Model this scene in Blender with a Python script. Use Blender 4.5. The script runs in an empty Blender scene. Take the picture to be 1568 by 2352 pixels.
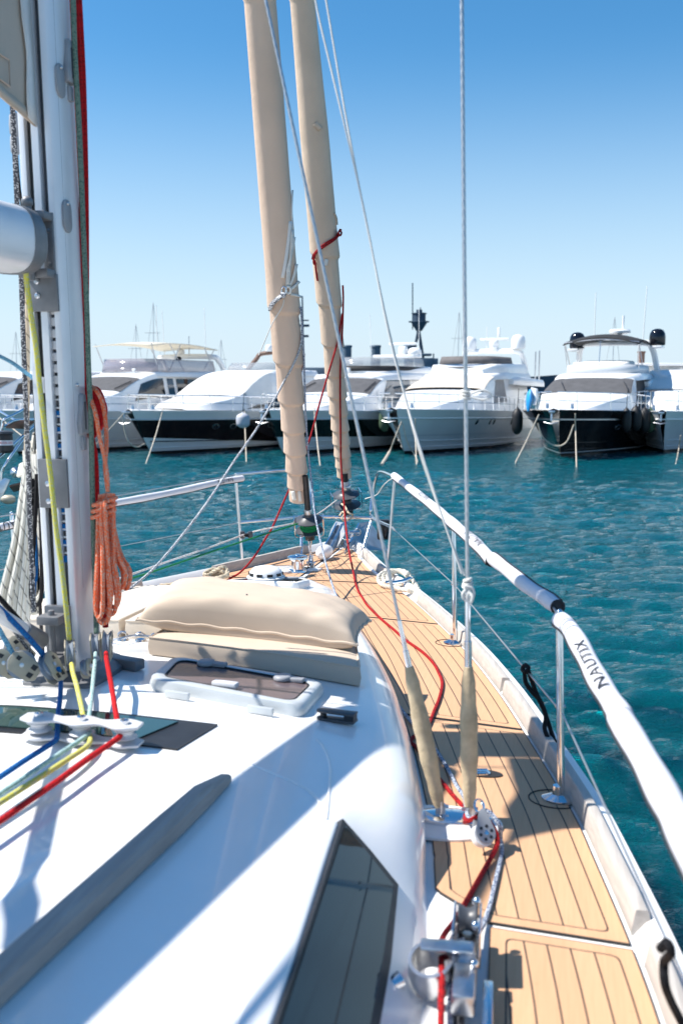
import bpy, bmesh, math, random
import numpy as np
from mathutils import Vector, Matrix
random.seed(7); RNG = np.random.default_rng(11)
C = bpy.context.scene.collection
V = Vector
# ---------------------------------------------------------------- camera frame: turns a picture point and a real distance / height into a point of the place
F_, HC, YH = 2287.0, 2.6, 895.0
PIT = math.atan((1176-YH)/F_)
def _ray(px, py):
    a = (px-784)/F_; b = (1176-py)/F_
    return V((a, math.cos(PIT)+b*math.sin(PIT), -math.sin(PIT)+b*math.cos(PIT)))
def Z(px, py, z):
    d = _ray(px, py); k = (z-HC)/d.z
    return V((d.x*k, d.y*k, z))
def U(px, py, Y):
    d = _ray(px, py); k = Y/d.y
    return V((d.x*k, Y, HC+d.z*k))
TH = math.radians(9.5); SN, CS = math.sin(TH), math.cos(TH)
OX, OY = -0.88, 3.3
DZ = 1.24                                   # deck height above the water
def Bp(s, t, z):                            # boat frame: s forward of the mast, t to starboard
    return V((OX+s*SN+t*CS, OY+s*CS-t*SN, z))
def ST(P):
    dx, dy = P[0]-OX, P[1]-OY
    return dx*SN+dy*CS, dx*CS-dy*SN
AX0, AXD = V((-1.012, 3.795, 0)), V((math.sin(math.radians(12.1)), math.cos(math.radians(12.1)), 0))   # the boat's centre line
def mir(P):                                 # the same point on the other side of the boat
    n = V((AXD.y, -AXD.x, 0)); return P-n*2*(P-AX0).dot(n)
def BQ(sg, s, t, z): return Bp(s, t, z) if sg > 0 else mir(Bp(s, t, z))
def tax(s): return -.211+(s-.466)*.0452      # t of the centre line in deck measure
CAM0 = V((0, 0, HC))
def kroof(s):                               # measures on the cabin top are taken on a higher plane: bring them to their real size and place
    for (a, b), (c, d) in zip(((-99, 1.15), (.8, 1.15), (1.6, 1.115), (2.7, 1.055), (3.4, 1.0)), ((.8, 1.15), (1.6, 1.115), (2.7, 1.055), (3.4, 1.0), (99, 1.0))):
        if s <= c: return b+(d-b)*(s-a)/(c-a)
def SC(P): return CAM0+(P-CAM0)*kroof(ST(P)[0])
def SCM(P): return CAM0+(P-CAM0)*1.15
ROOF = [None]
def interp(x, tab):
    if x <= tab[0][0]: return tab[0][1]
    for (a, b), (c, d) in zip(tab, tab[1:]):
        if x <= c:
            return b+(d-b)*(x-a)/(c-a)
    return tab[-1][1]
def cr(pts, k=6, closed=False):             # smooth curve through points
    P = [V(p) for p in pts]; n = len(P); out = []
    if n < 3 and not closed:
        return [P[0].lerp(P[-1], i/k) for i in range(k+1)]
    m = n if closed else n-1
    for i in range(m):
        if closed: a, b, c, d = P[i-1], P[i], P[(i+1) % n], P[(i+2) % n]
        else:
            b, c = P[i], P[i+1]
            a = P[i-1] if i else b*2-c
            d = P[i+2] if i+2 < n else c*2-b
        for j in range(k):
            t = j/k
            out.append(0.5*((2*b)+(c-a)*t+(2*a-5*b+4*c-d)*t*t+(3*b-a-3*c+d)*t**3))
    if not closed: out.append(P[-1])
    return out
def spline1(tab, x):                        # smooth 1-D curve through a table
    n = len(tab)
    if x <= tab[0][0]: return tab[0][1]
    if x >= tab[-1][0]: return tab[-1][1]
    for i in range(n-1):
        if x <= tab[i+1][0]:
            x0, y0 = tab[i]; x1, y1 = tab[i+1]
            m0 = (y1-tab[i-1][1])/(x1-tab[i-1][0]) if i else (y1-y0)/(x1-x0)
            m1 = (tab[i+2][1]-y0)/(tab[i+2][0]-x0) if i+2 < n else (y1-y0)/(x1-x0)
            h = x1-x0; t = (x-x0)/h
            return (2*t**3-3*t*t+1)*y0+(t**3-2*t*t+t)*h*m0+(-2*t**3+3*t*t)*y1+(t**3-t*t)*h*m1
class MB:
    def __init__(s): s.v = []; s.f = []; s.uv = []; s.att = {}
    def add(s, verts, faces, uvs=None):
        o = len(s.v); s.v += [V(p) for p in verts]
        for i, f in enumerate(faces):
            s.f.append([o+j for j in f]); s.uv.append(uvs[i] if uvs else None)
        return s
    def tube(s, pts, r, n=8, caps=True, closed=False, flat=1.0, up=None):
        P = [V(p) for p in pts]; m = len(P)
        R = r if isinstance(r, (list, tuple)) else [r]*m
        T = []
        for i in range(m):
            a = P[i-1] if (i or closed) else P[i]; b = P[(i+1) % m] if (i < m-1 or closed) else P[i]
            d = b-a
            T.append(d.normalized() if d.length > 1e-9 else V((0, 0, 1)))
        u = V(up) if up else (V((0, 0, 1)) if abs(T[0].z) < .9 else V((1, 0, 0)))
        u = (u-T[0]*u.dot(T[0])).normalized()
        vs = []; L = [0.0]
        for i in range(m):
            if i:
                L.append(L[-1]+(P[i]-P[i-1]).length)
                u = (u-T[i]*u.dot(T[i]))
                u = u.normalized() if u.length > 1e-6 else T[i].orthogonal().normalized()
            w = T[i].cross(u)
            for k in range(n):
                a = 2*math.pi*k/n
                vs.append(P[i]+(u*math.cos(a)*flat+w*math.sin(a))*R[i])
        fs = []; us = []
        for i in range(m if closed else m-1):
            j = (i+1) % m
            l0 = L[i]; l1 = L[j] if j else L[i]+(P[0]-P[i]).length
            for k in range(n):
                q = (k+1) % n
                fs.append([i*n+k, i*n+q, j*n+q, j*n+k])
                us.append([(l0, k/n), (l0, (k+1)/n), (l1, (k+1)/n), (l1, k/n)])
        if caps and not closed:
            fs.append(list(range(n))[::-1]); us.append([(0, 0)]*n)
            fs.append([(m-1)*n+k for k in range(n)]); us.append([(L[-1], 0)]*n)
        return s.add(vs, fs, us)
    def strand(s, pts, r, pitch=None, n=6, sub=None):      # three-strand laid rope
        P = [V(p) for p in pts]; pitch = pitch or r*7
        L = 0; Q = [(0, P[0])]
        for a, b in zip(P, P[1:]):
            L += (b-a).length; Q.append((L, b))
        N = max(6, int(L/pitch*9)); R = []; i = 0
        for k in range(N+1):
            d = L*k/N
            while i < len(Q)-2 and Q[i+1][0] < d: i += 1
            t = (d-Q[i][0])/max(1e-9, Q[i+1][0]-Q[i][0])
            R.append(Q[i][1].lerp(Q[i+1][1], min(1, max(0, t))))
        for h in range(3):
            out = []
            T = (R[1]-R[0]).normalized(); u = T.orthogonal().normalized()
            for k in range(N+1):
                T = (R[min(N, k+1)]-R[max(0, k-1)]).normalized()
                u = (u-T*u.dot(T)).normalized(); w = T.cross(u)
                a = 2*math.pi*(L*k/N/pitch+h/3)
                out.append(R[k]+(u*math.cos(a)+w*math.sin(a))*r*.5)
            s.tube(out, r*.56, n)
        return s
    def box(s, c, size, M=None):
        c = V(c); x, y, z = [d/2 for d in size]
        M = M or Matrix.Identity(3)
        vs = [c+M@V((i*x, j*y, k*z)) for i in (-1, 1) for j in (-1, 1) for k in (-1, 1)]
        return s.add(vs, [[0, 1, 3, 2], [4, 6, 7, 5], [0, 4, 5, 1], [2, 3, 7, 6], [0, 2, 6, 4], [1, 5, 7, 3]])
    def lathe(s, prof, c, n=20, M=None, caps=True):
        c = V(c); M = M or Matrix.Identity(3); vs = []; fs = []
        for r, z in prof:
            for k in range(n):
                a = 2*math.pi*k/n
                vs.append(c+M@V((r*math.cos(a), r*math.sin(a), z)))
        for i in range(len(prof)-1):
            for k in range(n):
                q = (k+1) % n
                fs.append([i*n+k, i*n+q, (i+1)*n+q, (i+1)*n+k])
        if caps:
            fs.append(list(range(n))[::-1]); fs.append([(len(prof)-1)*n+k for k in range(n)])
        return s.add(vs, fs)
    def prism(s, poly, h, c, M=None):       # flat outline (x, y) given thickness h along z
        c = V(c); M = M or Matrix.Identity(3); n = len(poly)
        vs = [c+M@V((x, y, -h/2)) for x, y in poly]+[c+M@V((x, y, h/2)) for x, y in poly]
        fs = [list(range(n))[::-1], list(range(n, 2*n))]+[[k, (k+1) % n, n+(k+1) % n, n+k] for k in range(n)]
        return s.add(vs, fs)
    def grid(s, rows, closed=False, uv=True):
        m, n = len(rows), len(rows[0]); vs = [p for r in rows for p in r]; fs = []; us = []
        for i in range(m-1):
            for k in range(n if closed else n-1):
                q = (k+1) % n
                fs.append([i*n+k, i*n+q, (i+1)*n+q, (i+1)*n+k])
                us.append([(i/(m-1), k/n), (i/(m-1), (k+1)/n), ((i+1)/(m-1), (k+1)/n), ((i+1)/(m-1), k/n)])
        return s.add(vs, fs, us if uv else None)
    def ball(s, c, r, n=12, sq=(1, 1, 1), M=None):
        prof = [(max(1e-4, math.sin(math.pi*i/n)), -math.cos(math.pi*i/n)) for i in range(n+1)]
        D = Matrix.Diagonal(V(sq)*r)
        return s.lathe(prof, c, n+4, (M@D) if M else D, False)
ROOTM = {}
def rootm(o): return ROOTM.get(o.name, Matrix.Identity(4))
def build(mb, name, m, parent=None, local=False, bevel=0, segs=2, sharp=38, smooth=True, origin=None, subsurf=0, fix=True):
    if ROOF[0] and not local: mb.v = [ROOF[0](p) for p in mb.v]
    me = bpy.data.meshes.new(name)
    if parent is not None:
        M = rootm(parent); inv = M.inverted()
        vs = mb.v if local else [inv@p for p in mb.v]
        loc = V((0, 0, 0))
    else:
        if origin is None:
            n = len(mb.v); c = sum(mb.v, V((0, 0, 0)))/n
            origin = V((c.x, c.y, min(p.z for p in mb.v)))
        loc = V(origin); vs = [p-loc for p in mb.v]; M = Matrix.Translation(loc)
    me.from_pydata([tuple(p) for p in vs], [], mb.f)
    if any(mb.uv):
        ul = me.uv_layers.new(name='UVMap'); flat = []
        for f, u in zip(mb.f, mb.uv):
            for k in range(len(f)):
                flat += list(u[k]) if u else [0, 0]
        ul.data.foreach_set('uv', flat)
    for an, vals in mb.att.items():
        a = me.attributes.new(an, 'FLOAT', 'POINT'); a.data.foreach_set('value', vals)
    if bevel or fix:
        bm = bmesh.new(); bm.from_mesh(me)
        if fix: bmesh.ops.recalc_face_normals(bm, faces=bm.faces)
        if bevel:
            es = [e for e in bm.edges if e.is_manifold and e.calc_face_angle(0) > math.radians(32)]
            bmesh.ops.bevel(bm, geom=es, offset=bevel, segments=segs, affect='EDGES', profile=.5, clamp_overlap=True)
        bm.to_mesh(me); bm.free()
    if smooth:
        me.polygons.foreach_set('use_smooth', [True]*len(me.polygons))
        me.set_sharp_from_angle(angle=math.radians(sharp))
    o = bpy.data.objects.new(name, me); C.objects.link(o)
    if parent is not None:
        o.parent = parent; ROOTM[o.name] = M
    else:
        o.location = loc; ROOTM[o.name] = M
    if m:
        for mm in (m if isinstance(m, (list, tuple)) else [m]): me.materials.append(mm)
    if subsurf:
        md = o.modifiers.new('sub', 'SUBSURF'); md.levels = md.render_levels = subsurf
    return o
def tag(o, label, cat, group=None):
    o['label'] = label; o['category'] = cat
    if group: o['group'] = group
    return o
def thing(name, label, cat, loc=(0, 0, 0), rotz=0, group=None):
    o = bpy.data.objects.new(name, None); C.objects.link(o); o.empty_display_size = .2
    if ROOF[0]: loc = tuple(ROOF[0](V(loc)))
    o.location = loc; o.rotation_euler = (0, 0, rotz)
    ROOTM[o.name] = Matrix.Translation(V(loc))@Matrix.Rotation(rotz, 4, 'Z')
    return tag(o, label, cat, group)
def dup(root, loc, rotz, label, group=None):
    def cp(o, par):
        c = o.copy(); C.objects.link(c)
        if par is not None: c.parent = par
        for ch in [q for q in bpy.data.objects if q.parent == o]: cp(ch, c)
        return c
    r = cp(root, None); r.location = loc; r.rotation_euler = (0, 0, rotz); r['label'] = label
    if group: r['group'] = group
    return r
def axisM(d, up=(0, 0, 1)):                 # matrix whose z axis is d
    z = V(d).normalized(); u = V(up)
    if abs(z.dot(u)) > .98: u = V((1, 0, 0))
    x = u.cross(z).normalized(); y = z.cross(x)
    return Matrix((x, y, z)).transposed()
def frameM(x, y):                           # matrix with given x axis and approximate y axis
    x = V(x).normalized(); y = V(y); y = (y-x*y.dot(x)).normalized(); z = x.cross(y)
    return Matrix((x, y, z)).transposed()
# ---------------------------------------------------------------- materials
def srgb(r, g, b):
    def f(c):
        c /= 255
        return c/12.92 if c <= .04045 else ((c+.055)/1.055)**2.4
    return (f(r), f(g), f(b), 1)
class NT:
    def __init__(s, name):
        s.m = bpy.data.materials.new(name); s.m.use_nodes = True
        s.t = s.m.node_tree; s.b = s.t.nodes['Principled BSDF']; s.n = s.t.nodes; s.l = s.t.links
    def node(s, typ, **kw):
        n = s.n.new(typ)
        for k, v in kw.items(): setattr(n, k, v)
        return n
    def math(s, op, a, b=None, c=None, clamp=False):
        n = s.n.new('ShaderNodeMath'); n.operation = op; n.use_clamp = clamp
        for i, x in enumerate((a, b, c)):
            if x is None: continue
            if isinstance(x, (int, float)): n.inputs[i].default_value = x
            else: s.l.new(x, n.inputs[i])
        return n.outputs[0]
    def mix(s, fac, a, b):
        n = s.n.new('ShaderNodeMix'); n.data_type = 'RGBA'
        for i, x in ((0, fac), (6, a), (7, b)):
            if isinstance(x, (int, float, tuple)): n.inputs[i].default_value = x
            else: s.l.new(x, n.inputs[i])
        return n.outputs[2]
    def noise(s, vec, scale, detail=4, rough=.55, dist=0):
        n = s.n.new('ShaderNodeTexNoise'); n.inputs['Scale'].default_value = scale
        n.inputs['Detail'].default_value = detail; n.inputs['Roughness'].default_value = rough
        n.inputs['Distortion'].default_value = dist
        if vec is not None: s.l.new(vec, n.inputs['Vector'])
        return n.outputs[0]
    def coord(s, which='Object', scale=(1, 1, 1), rot=(0, 0, 0)):
        c = s.n.new('ShaderNodeTexCoord'); mp = s.n.new('ShaderNodeMapping')
        mp.inputs['Scale'].default_value = scale; mp.inputs['Rotation'].default_value = rot
        s.l.new(c.outputs[which], mp.inputs['Vector']); return mp.outputs[0]
    def ramp(s, fac, stops):
        n = s.n.new('ShaderNodeValToRGB'); e = n.color_ramp.elements
        while len(e) < len(stops): e.new(.5)
        for q, (p, c) in zip(e, stops): q.position = p; q.color = c
        s.l.new(fac, n.inputs[0]); return n.outputs[0]
    def bump(s, h, strength=.3, dist=.01):
        n = s.n.new('ShaderNodeBump'); n.inputs['Strength'].default_value = strength
        n.inputs['Distance'].default_value = dist; s.l.new(h, n.inputs['Height'])
        s.l.new(n.outputs[0], s.b.inputs['Normal']); return n
    def set(s, **kw):
        for k, v in kw.items():
            i = s.b.inputs[k.replace('_', ' ')]
            if isinstance(v, bpy.types.NodeSocket): s.l.new(v, i)
            else: i.default_value = v
        return s
def mat(name, col, rough=.5, metal=0, var=.08, vscale=6, bump=0, bscale=60, coat=0, spec=.5, bdist=.004):
    t = NT(name); v = t.coord()
    n = t.noise(v, vscale, 5)
    c2 = tuple(max(0, x*(1-var*2)) for x in col[:3])+(1,)
    c3 = tuple(min(1, x*(1+var)) for x in col[:3])+(1,)
    t.set(Base_Color=t.ramp(n, [(.3, c2), (.7, c3)]), Metallic=metal, Coat_Weight=coat)
    t.b.inputs['Specular IOR Level'].default_value = spec
    t.set(Roughness=t.math('ADD', t.math('MULTIPLY', t.noise(v, vscale*3, 3), .12), max(.02, rough-.06)))
    if bump: t.bump(t.noise(v, bscale, 3), bump, bdist)
    return t.m
def ropemat(name, a, b, amount=.3, pitch=.018, rnd=True, tracer=None):
    t = NT(name); t.set(Specular_IOR_Level=.25); uv = t.n.new('ShaderNodeUVMap'); sep = t.n.new('ShaderNodeSeparateXYZ')
    t.l.new(uv.outputs[0], sep.inputs[0]); u, v = sep.outputs[0], sep.outputs[1]
    p1 = t.math('ADD', t.math('MULTIPLY', u, 1/pitch), t.math('MULTIPLY', v, 2))
    p2 = t.math('SUBTRACT', t.math('MULTIPLY', u, 1/pitch), t.math('MULTIPLY', v, 2))
    w = t.math('MULTIPLY', t.math('SINE', t.math('MULTIPLY', p1, 2*math.pi*2)), t.math('SINE', t.math('MULTIPLY', p2, 2*math.pi*2)))
    cb = t.n.new('ShaderNodeCombineXYZ')
    t.l.new(t.math('FLOOR', t.math('MULTIPLY', p1, 4)), cb.inputs[0]); t.l.new(t.math('FLOOR', t.math('MULTIPLY', p2, 4)), cb.inputs[1])
    wn = t.n.new('ShaderNodeTexWhiteNoise'); wn.noise_dimensions = '2D'; t.l.new(cb.outputs[0], wn.inputs['Vector'])
    if tracer:                              # regular dark dashes running round the rope
        ph = t.math('FRACT', t.math('ADD', t.math('MULTIPLY', u, 1/tracer), v))
        on = t.math('LESS_THAN', ph, .13)
        chk = t.math('GREATER_THAN', t.math('SINE', t.math('MULTIPLY', p2, 2*math.pi*4)), -.35)
        fac = t.math('MULTIPLY', on, chk)
    else:
        fac = t.math('LESS_THAN', wn.outputs[0], amount)
    col = t.mix(fac, a, b)
    dirt = t.noise(t.coord('Object'), 14, 3)
    col = t.mix(t.math('MULTIPLY', dirt, .25), col, tuple(x*.6 for x in a[:3])+(1,))
    t.set(Base_Color=col, Roughness=.8); t.bump(w, .5, .0015)
    return t.m
def wiremat(name, col, pitch=.03):
    t = NT(name); uv = t.n.new('ShaderNodeUVMap'); sep = t.n.new('ShaderNodeSeparateXYZ')
    t.l.new(uv.outputs[0], sep.inputs[0])
    p = t.math('ADD', t.math('MULTIPLY', sep.outputs[0], 1/pitch), t.math('MULTIPLY', sep.outputs[1], 3))
    w = t.math('SINE', t.math('MULTIPLY', p, 2*math.pi))
    t.set(Base_Color=t.mix(t.math('MULTIPLY_ADD', w, .2, .6), tuple(x*.7 for x in col[:3])+(1,), col), Metallic=.85, Roughness=.38); t.bump(w, .35, .0012)
    return t.m
W = {}
W['gel'] = mat('white_gelcoat', (.85, .85, .84, 1), .22, 0, .015, 3, coat=.4)
W['gel2'] = mat('white_moulding', (.82, .82, .81, 1), .4, 0, .03, 5)
W['alu'] = mat('satin_aluminium', (.78, .79, .81, 1), .40, .3, .05, 3, bump=.05, bscale=300, bdist=.001)
W['alu_white'] = mat('painted_aluminium', (.72, .73, .75, 1), .35, .15, .04, 4)
W['grey_cast'] = mat('grey_cast_metal', (.20, .205, .215, 1), .5, .35, .1, 12, bump=.1, bscale=120)
W['steel'] = mat('polished_steel', (.80, .81, .83, 1), .12, 1, .06, 9)
W['steel2'] = mat('worn_steel', (.62, .63, .65, 1), .3, 1, .12, 18)
W['black'] = mat('black_plastic', (.018, .018, .02, 1), .42, 0, .2, 9)
W['rubber'] = mat('black_rubber', (.012, .012, .013, 1), .7, 0, .2, 9)
W['dgrey'] = mat('dark_grey_plastic', (.06, .065, .075, 1), .4, 0, .15, 9)
W['grey'] = mat('grey_plastic', (.33, .34, .36, 1), .45, 0, .1, 9)
W['lgrey'] = mat('pale_grey_plastic', (.60, .60, .61, 1), .45, 0, .08, 9)
W['tan'] = mat('tan_plate', (.42, .38, .29, 1), .5, .2, .1, 9)
W['blue_sheave'] = mat('blue_grey_sheave', (.25, .29, .34, 1), .4, .2, .1, 9)
W['sail'] = mat('beige_sailcloth', (.66, .49, .37, 1), .75, 0, .05, 2.2, bump=.25, bscale=16, bdist=.012)
W['sail_white'] = mat('white_sailcloth', (.74, .73, .70, 1), .7, 0, .05, 4, bump=.12, bscale=60)
W['sail_tan'] = mat('sand_sailcloth', (.67, .515, .385, 1), .75, 0, .06, 2.6, bump=.25, bscale=18, bdist=.012)
W['sail_main'] = mat('taupe_sailcloth', (.56, .46, .37, 1), .75, 0, .08, 3, bump=.2, bscale=25)
W['canvas'] = mat('beige_canvas', (.56, .455, .355, 1), .85, 0, .05, 3, bump=.12, bscale=420, bdist=.002)  # pillow and flat cushion fabric, colour darkened for the shade they lie in
W['boot'] = mat('tan_leather', (.56, .44, .28, 1), .8, 0, .18, 16, bump=.3, bscale=60, bdist=.006)
W['web'] = mat('white_webbing', (.74, .72, .66, 1), .8, 0, .08, 9, bump=.25, bscale=250, bdist=.002)
W['neoprene'] = mat('white_neoprene', (.66, .66, .70, 1), .8, 0, .04, 5, bump=.1, bscale=200, bdist=.001)
W['ink'] = mat('black_print', (.02, .02, .025, 1), .6, 0, .1, 9)
W['r_red'] = ropemat('red_fleck_rope', srgb(176, 28, 32), srgb(80, 12, 22), .3)
W['r_redweb'] = ropemat('red_rope', srgb(196, 20, 26), srgb(120, 8, 14), .15)
W['r_blue'] = ropemat('blue_fleck_rope', srgb(196, 204, 214), srgb(52, 74, 110), .5)
W['r_grey'] = ropemat('grey_fleck_rope', srgb(214, 216, 218), srgb(62, 66, 78), .42)
W['r_dark'] = ropemat('dark_fleck_rope', srgb(64, 66, 72), srgb(175, 176, 178), .27)
W['r_or'] = ropemat('orange_fleck_rope', srgb(246, 118, 74), srgb(226, 176, 152), .35)
W['r_yel'] = ropemat('yellow_rope', srgb(214, 206, 84), srgb(196, 198, 150), .4)
W['r_sage'] = ropemat('sage_rope', srgb(122, 142, 126), srgb(80, 110, 96), .3)
W['r_mint'] = ropemat('mint_rope', srgb(176, 204, 200), srgb(120, 160, 162), .3)
W['r_azure'] = ropemat('azure_rope', srgb(16, 104, 170), srgb(20, 70, 130), .3)
W['r_lblue'] = ropemat('pale_blue_rope', srgb(110, 170, 200), srgb(70, 120, 160), .3)
W['r_green'] = ropemat('green_rope', srgb(20, 132, 80), srgb(10, 90, 50), .3)
W['r_rw'] = ropemat('white_red_rope', srgb(226, 220, 214), srgb(170, 50, 60), .3, tracer=.05)
W['r_wb'] = ropemat('white_black_rope', srgb(228, 224, 212), srgb(30, 30, 34), .3, tracer=.06)
W['r_bw'] = ropemat('beige_black_rope', srgb(214, 196, 170), srgb(40, 36, 34), .3, tracer=.05)
W['r_black'] = ropemat('black_rope', srgb(26, 26, 30), srgb(14, 14, 16), .3)
W['r_cream'] = mat('cream_laid_rope', (.66, .61, .51, 1), .85, 0, .1, 20)
W['r_tan'] = mat('tan_laid_rope', (.50, .43, .32, 1), .85, 0, .12, 20)
W['r_white'] = mat('white_cord', (.68, .67, .63, 1), .8, 0, .06, 20)
W['galv'] = mat('galvanised_steel', (.50, .51, .52, 1), .38, .6, .12, 12)
W['hatch_alu'] = mat('hatch_frame_metal', (.56, .59, .60, 1), .35, .2, .05, 6)
W['wire'] = wiremat('shroud_wire', (.62, .63, .64, 1))
W['wire2'] = wiremat('lifeline_wire', (.58, .59, .60, 1), .02)
# weathered wood
def woodmat(name, a, b, rough=.6):
    t = NT(name); v = t.coord('Object', (30, 2.0, 30)); n = t.noise(v, 1.6, 7, .65, .4)
    t.set(Base_Color=t.ramp(n, [(.25, a), (.75, b)]), Roughness=rough); t.bump(n, .25, .003)
    return t.m
W['rail'] = woodmat('bleached_teak', (.36, .325, .29, 1), (.54, .50, .455, 1))
W['handrail'] = woodmat('grey_teak', (.27, .24, .22, 1), (.42, .38, .35, 1))
W['brown'] = woodmat('brown_teak', (.12, .065, .045, 1), (.2, .11, .08, 1))
def teakmat():
    t = NT('teak_deck_planks')
    def at(n):
        a = t.n.new('ShaderNodeAttribute'); a.attribute_name = n; return a.outputs['Fac']
    dv, di, de = at('dv'), at('di'), at('de')
    def smin(a, b):
        n = t.n.new('ShaderNodeMath'); n.operation = 'SMOOTH_MIN'; t.l.new(a, n.inputs[0]); t.l.new(b, n.inputs[1]); n.inputs[2].default_value = .035
        return n.outputs[0]
    raw = t.math('MINIMUM', t.math('MINIMUM', dv, di), de)
    sm = smin(smin(dv, di), de)
    m, pw, w = .042, .0555, .0021
    plank = t.math('LESS_THAN', t.math('PINGPONG', t.math('SUBTRACT', dv, m), pw/2), w)
    inside = t.math('GREATER_THAN', sm, m)
    bord = t.math('LESS_THAN', t.math('ABSOLUTE', t.math('SUBTRACT', sm, m)), w)
    edge = t.math('LESS_THAN', raw, .0035)
    line = t.math('MAXIMUM', t.math('MAXIMUM', t.math('MULTIPLY', plank, inside), bord), edge)
    idx = t.math('FLOOR', t.math('DIVIDE', t.math('SUBTRACT', dv, m), pw))
    wn = t.n.new('ShaderNodeTexWhiteNoise'); wn.noise_dimensions = '1D'; t.l.new(idx, wn.inputs['W'])
    g = t.noise(t.coord('Object', (60, 3.0, 60)), 2.2, 6, .6)
    blot = t.noise(t.coord('Object'), 2.3, 5, .6)
    base = t.ramp(g, [(.2, (.55, .315, .17, 1)), (.8, (.64, .385, .22, 1))])
    base = t.mix(t.math('MULTIPLY', wn.outputs[0], .34), base, (.48, .275, .15, 1))
    base = t.mix(t.math('MULTIPLY', t.math('SUBTRACT', blot, .45, clamp=True), .5), base, (.44, .29, .18, 1))
    stain = t.math('GREATER_THAN', t.noise(t.coord('Object'), 21, 2, .5), .73)
    base = t.mix(t.math('MULTIPLY', stain, .12), base, (.3, .18, .1, 1))
    t.set(Base_Color=t.mix(line, base, (.022, .02, .02, 1)), Roughness=.62)
    t.bump(t.math('SUBTRACT', t.math('MULTIPLY', g, .25), line), .35, .002)
    return t.m
W['teak'] = teakmat()
def glassmat(name, col, rough=.04, alpha=0.0):
    t = NT(name); t.set(Base_Color=col, Roughness=rough, Metallic=0, Coat_Weight=0)
    t.b.inputs['Specular IOR Level'].default_value = .8
    return t.m
W['dglass'] = glassmat('dark_tinted_glass', (.006, .016, .024, 1)); W['dglass'].node_tree.nodes['Principled BSDF'].inputs['Specular IOR Level'].default_value = .5
W['gglass'] = glassmat('green_tinted_glass', (.03, .065, .06, 1))
def smoked():
    t = NT('smoked_acrylic'); v = t.coord()
    t.set(Base_Color=(.13, .10, .105, 1), Roughness=t.math('MULTIPLY_ADD', t.noise(v, 9, 5), .2, .08)); return t.m
W['smoke'] = smoked()
def clearglass(name, col):
    t = NT(name); t.set(Base_Color=col, Roughness=.02, Transmission_Weight=.9, IOR=1.1); return t.m
# ---------------------------------------------------------------- world, sun, camera
sc = bpy.context.scene
w = bpy.data.worlds.new('World'); sc.world = w; w.use_nodes = True
nt = w.node_tree; bg = nt.nodes['Background']
sky = nt.nodes.new('ShaderNodeTexSky'); sky.sky_type = 'NISHITA'; sky.sun_disc = False
SUN_EL, AZ = math.radians(53.5), math.radians(-1)
LD = V((math.cos(AZ)*math.cos(SUN_EL), math.sin(AZ)*math.cos(SUN_EL), -math.sin(SUN_EL)))   # direction the light travels
sky.sun_elevation = SUN_EL; sky.sun_rotation = math.atan2(-LD.x, -LD.y)
sky.altitude = 0; sky.air_density = 1.0; sky.dust_density = .35; sky.ozone_density = 2.6
hs = nt.nodes.new('ShaderNodeHueSaturation'); hs.inputs['Saturation'].default_value = 1.34; hs.inputs['Hue'].default_value = .494; hs.inputs['Value'].default_value = 1.0
nt.links.new(sky.outputs[0], hs.inputs['Color'])
tcw = nt.nodes.new('ShaderNodeTexCoord'); spw = nt.nodes.new('ShaderNodeSeparateXYZ'); nt.links.new(tcw.outputs['Generated'], spw.inputs[0])
mrw = nt.nodes.new('ShaderNodeMapRange'); mrw.interpolation_type = 'SMOOTHSTEP'; mrw.inputs['From Min'].default_value = -.02; mrw.inputs['From Max'].default_value = .325
mrw.inputs['To Min'].default_value = .92; mrw.inputs['To Max'].default_value = 0; nt.links.new(spw.outputs[2], mrw.inputs['Value'])
mxw = nt.nodes.new('ShaderNodeMix'); mxw.data_type = 'RGBA'; mxw.inputs[7].default_value = (4.25, 5.25, 6.15, 1)      # pale blue air low over the sea
nt.links.new(mrw.outputs[0], mxw.inputs[0]); nt.links.new(hs.outputs[0], mxw.inputs[6]); nt.links.new(mxw.outputs[2], bg.inputs['Color']); bg.inputs['Strength'].default_value = .100
sl = bpy.data.lights.new('sun', 'SUN'); sl.energy = 4.9; sl.angle = math.radians(.53); sl.color = (1, .955, .89)
so = bpy.data.objects.new('sun', sl); C.objects.link(so); so.rotation_euler = LD.to_track_quat('-Z', 'Y').to_euler(); so.location = (-20, -6, 30)
cd = bpy.data.cameras.new('camera'); co = bpy.data.objects.new('camera', cd); C.objects.link(co)
co.location = (0, 0, HC); co.rotation_euler = (math.pi/2-PIT, 0, 0)
cd.sensor_fit = 'VERTICAL'; cd.sensor_height = 36; cd.sensor_width = 24; cd.lens = 35*F_/2286.7
cd.clip_start = .05; cd.clip_end = 9000
cd.dof.use_dof = True; cd.dof.focus_distance = 6.2; cd.dof.aperture_fstop = 3.2
sc.camera = co
sc.view_settings.view_transform = 'Standard'; sc.view_settings.look = 'None'; sc.view_settings.gamma = 1; sc.view_settings.exposure = .72
sc.render.engine = 'CYCLES'
sc.cycles.max_bounces = 8
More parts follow.
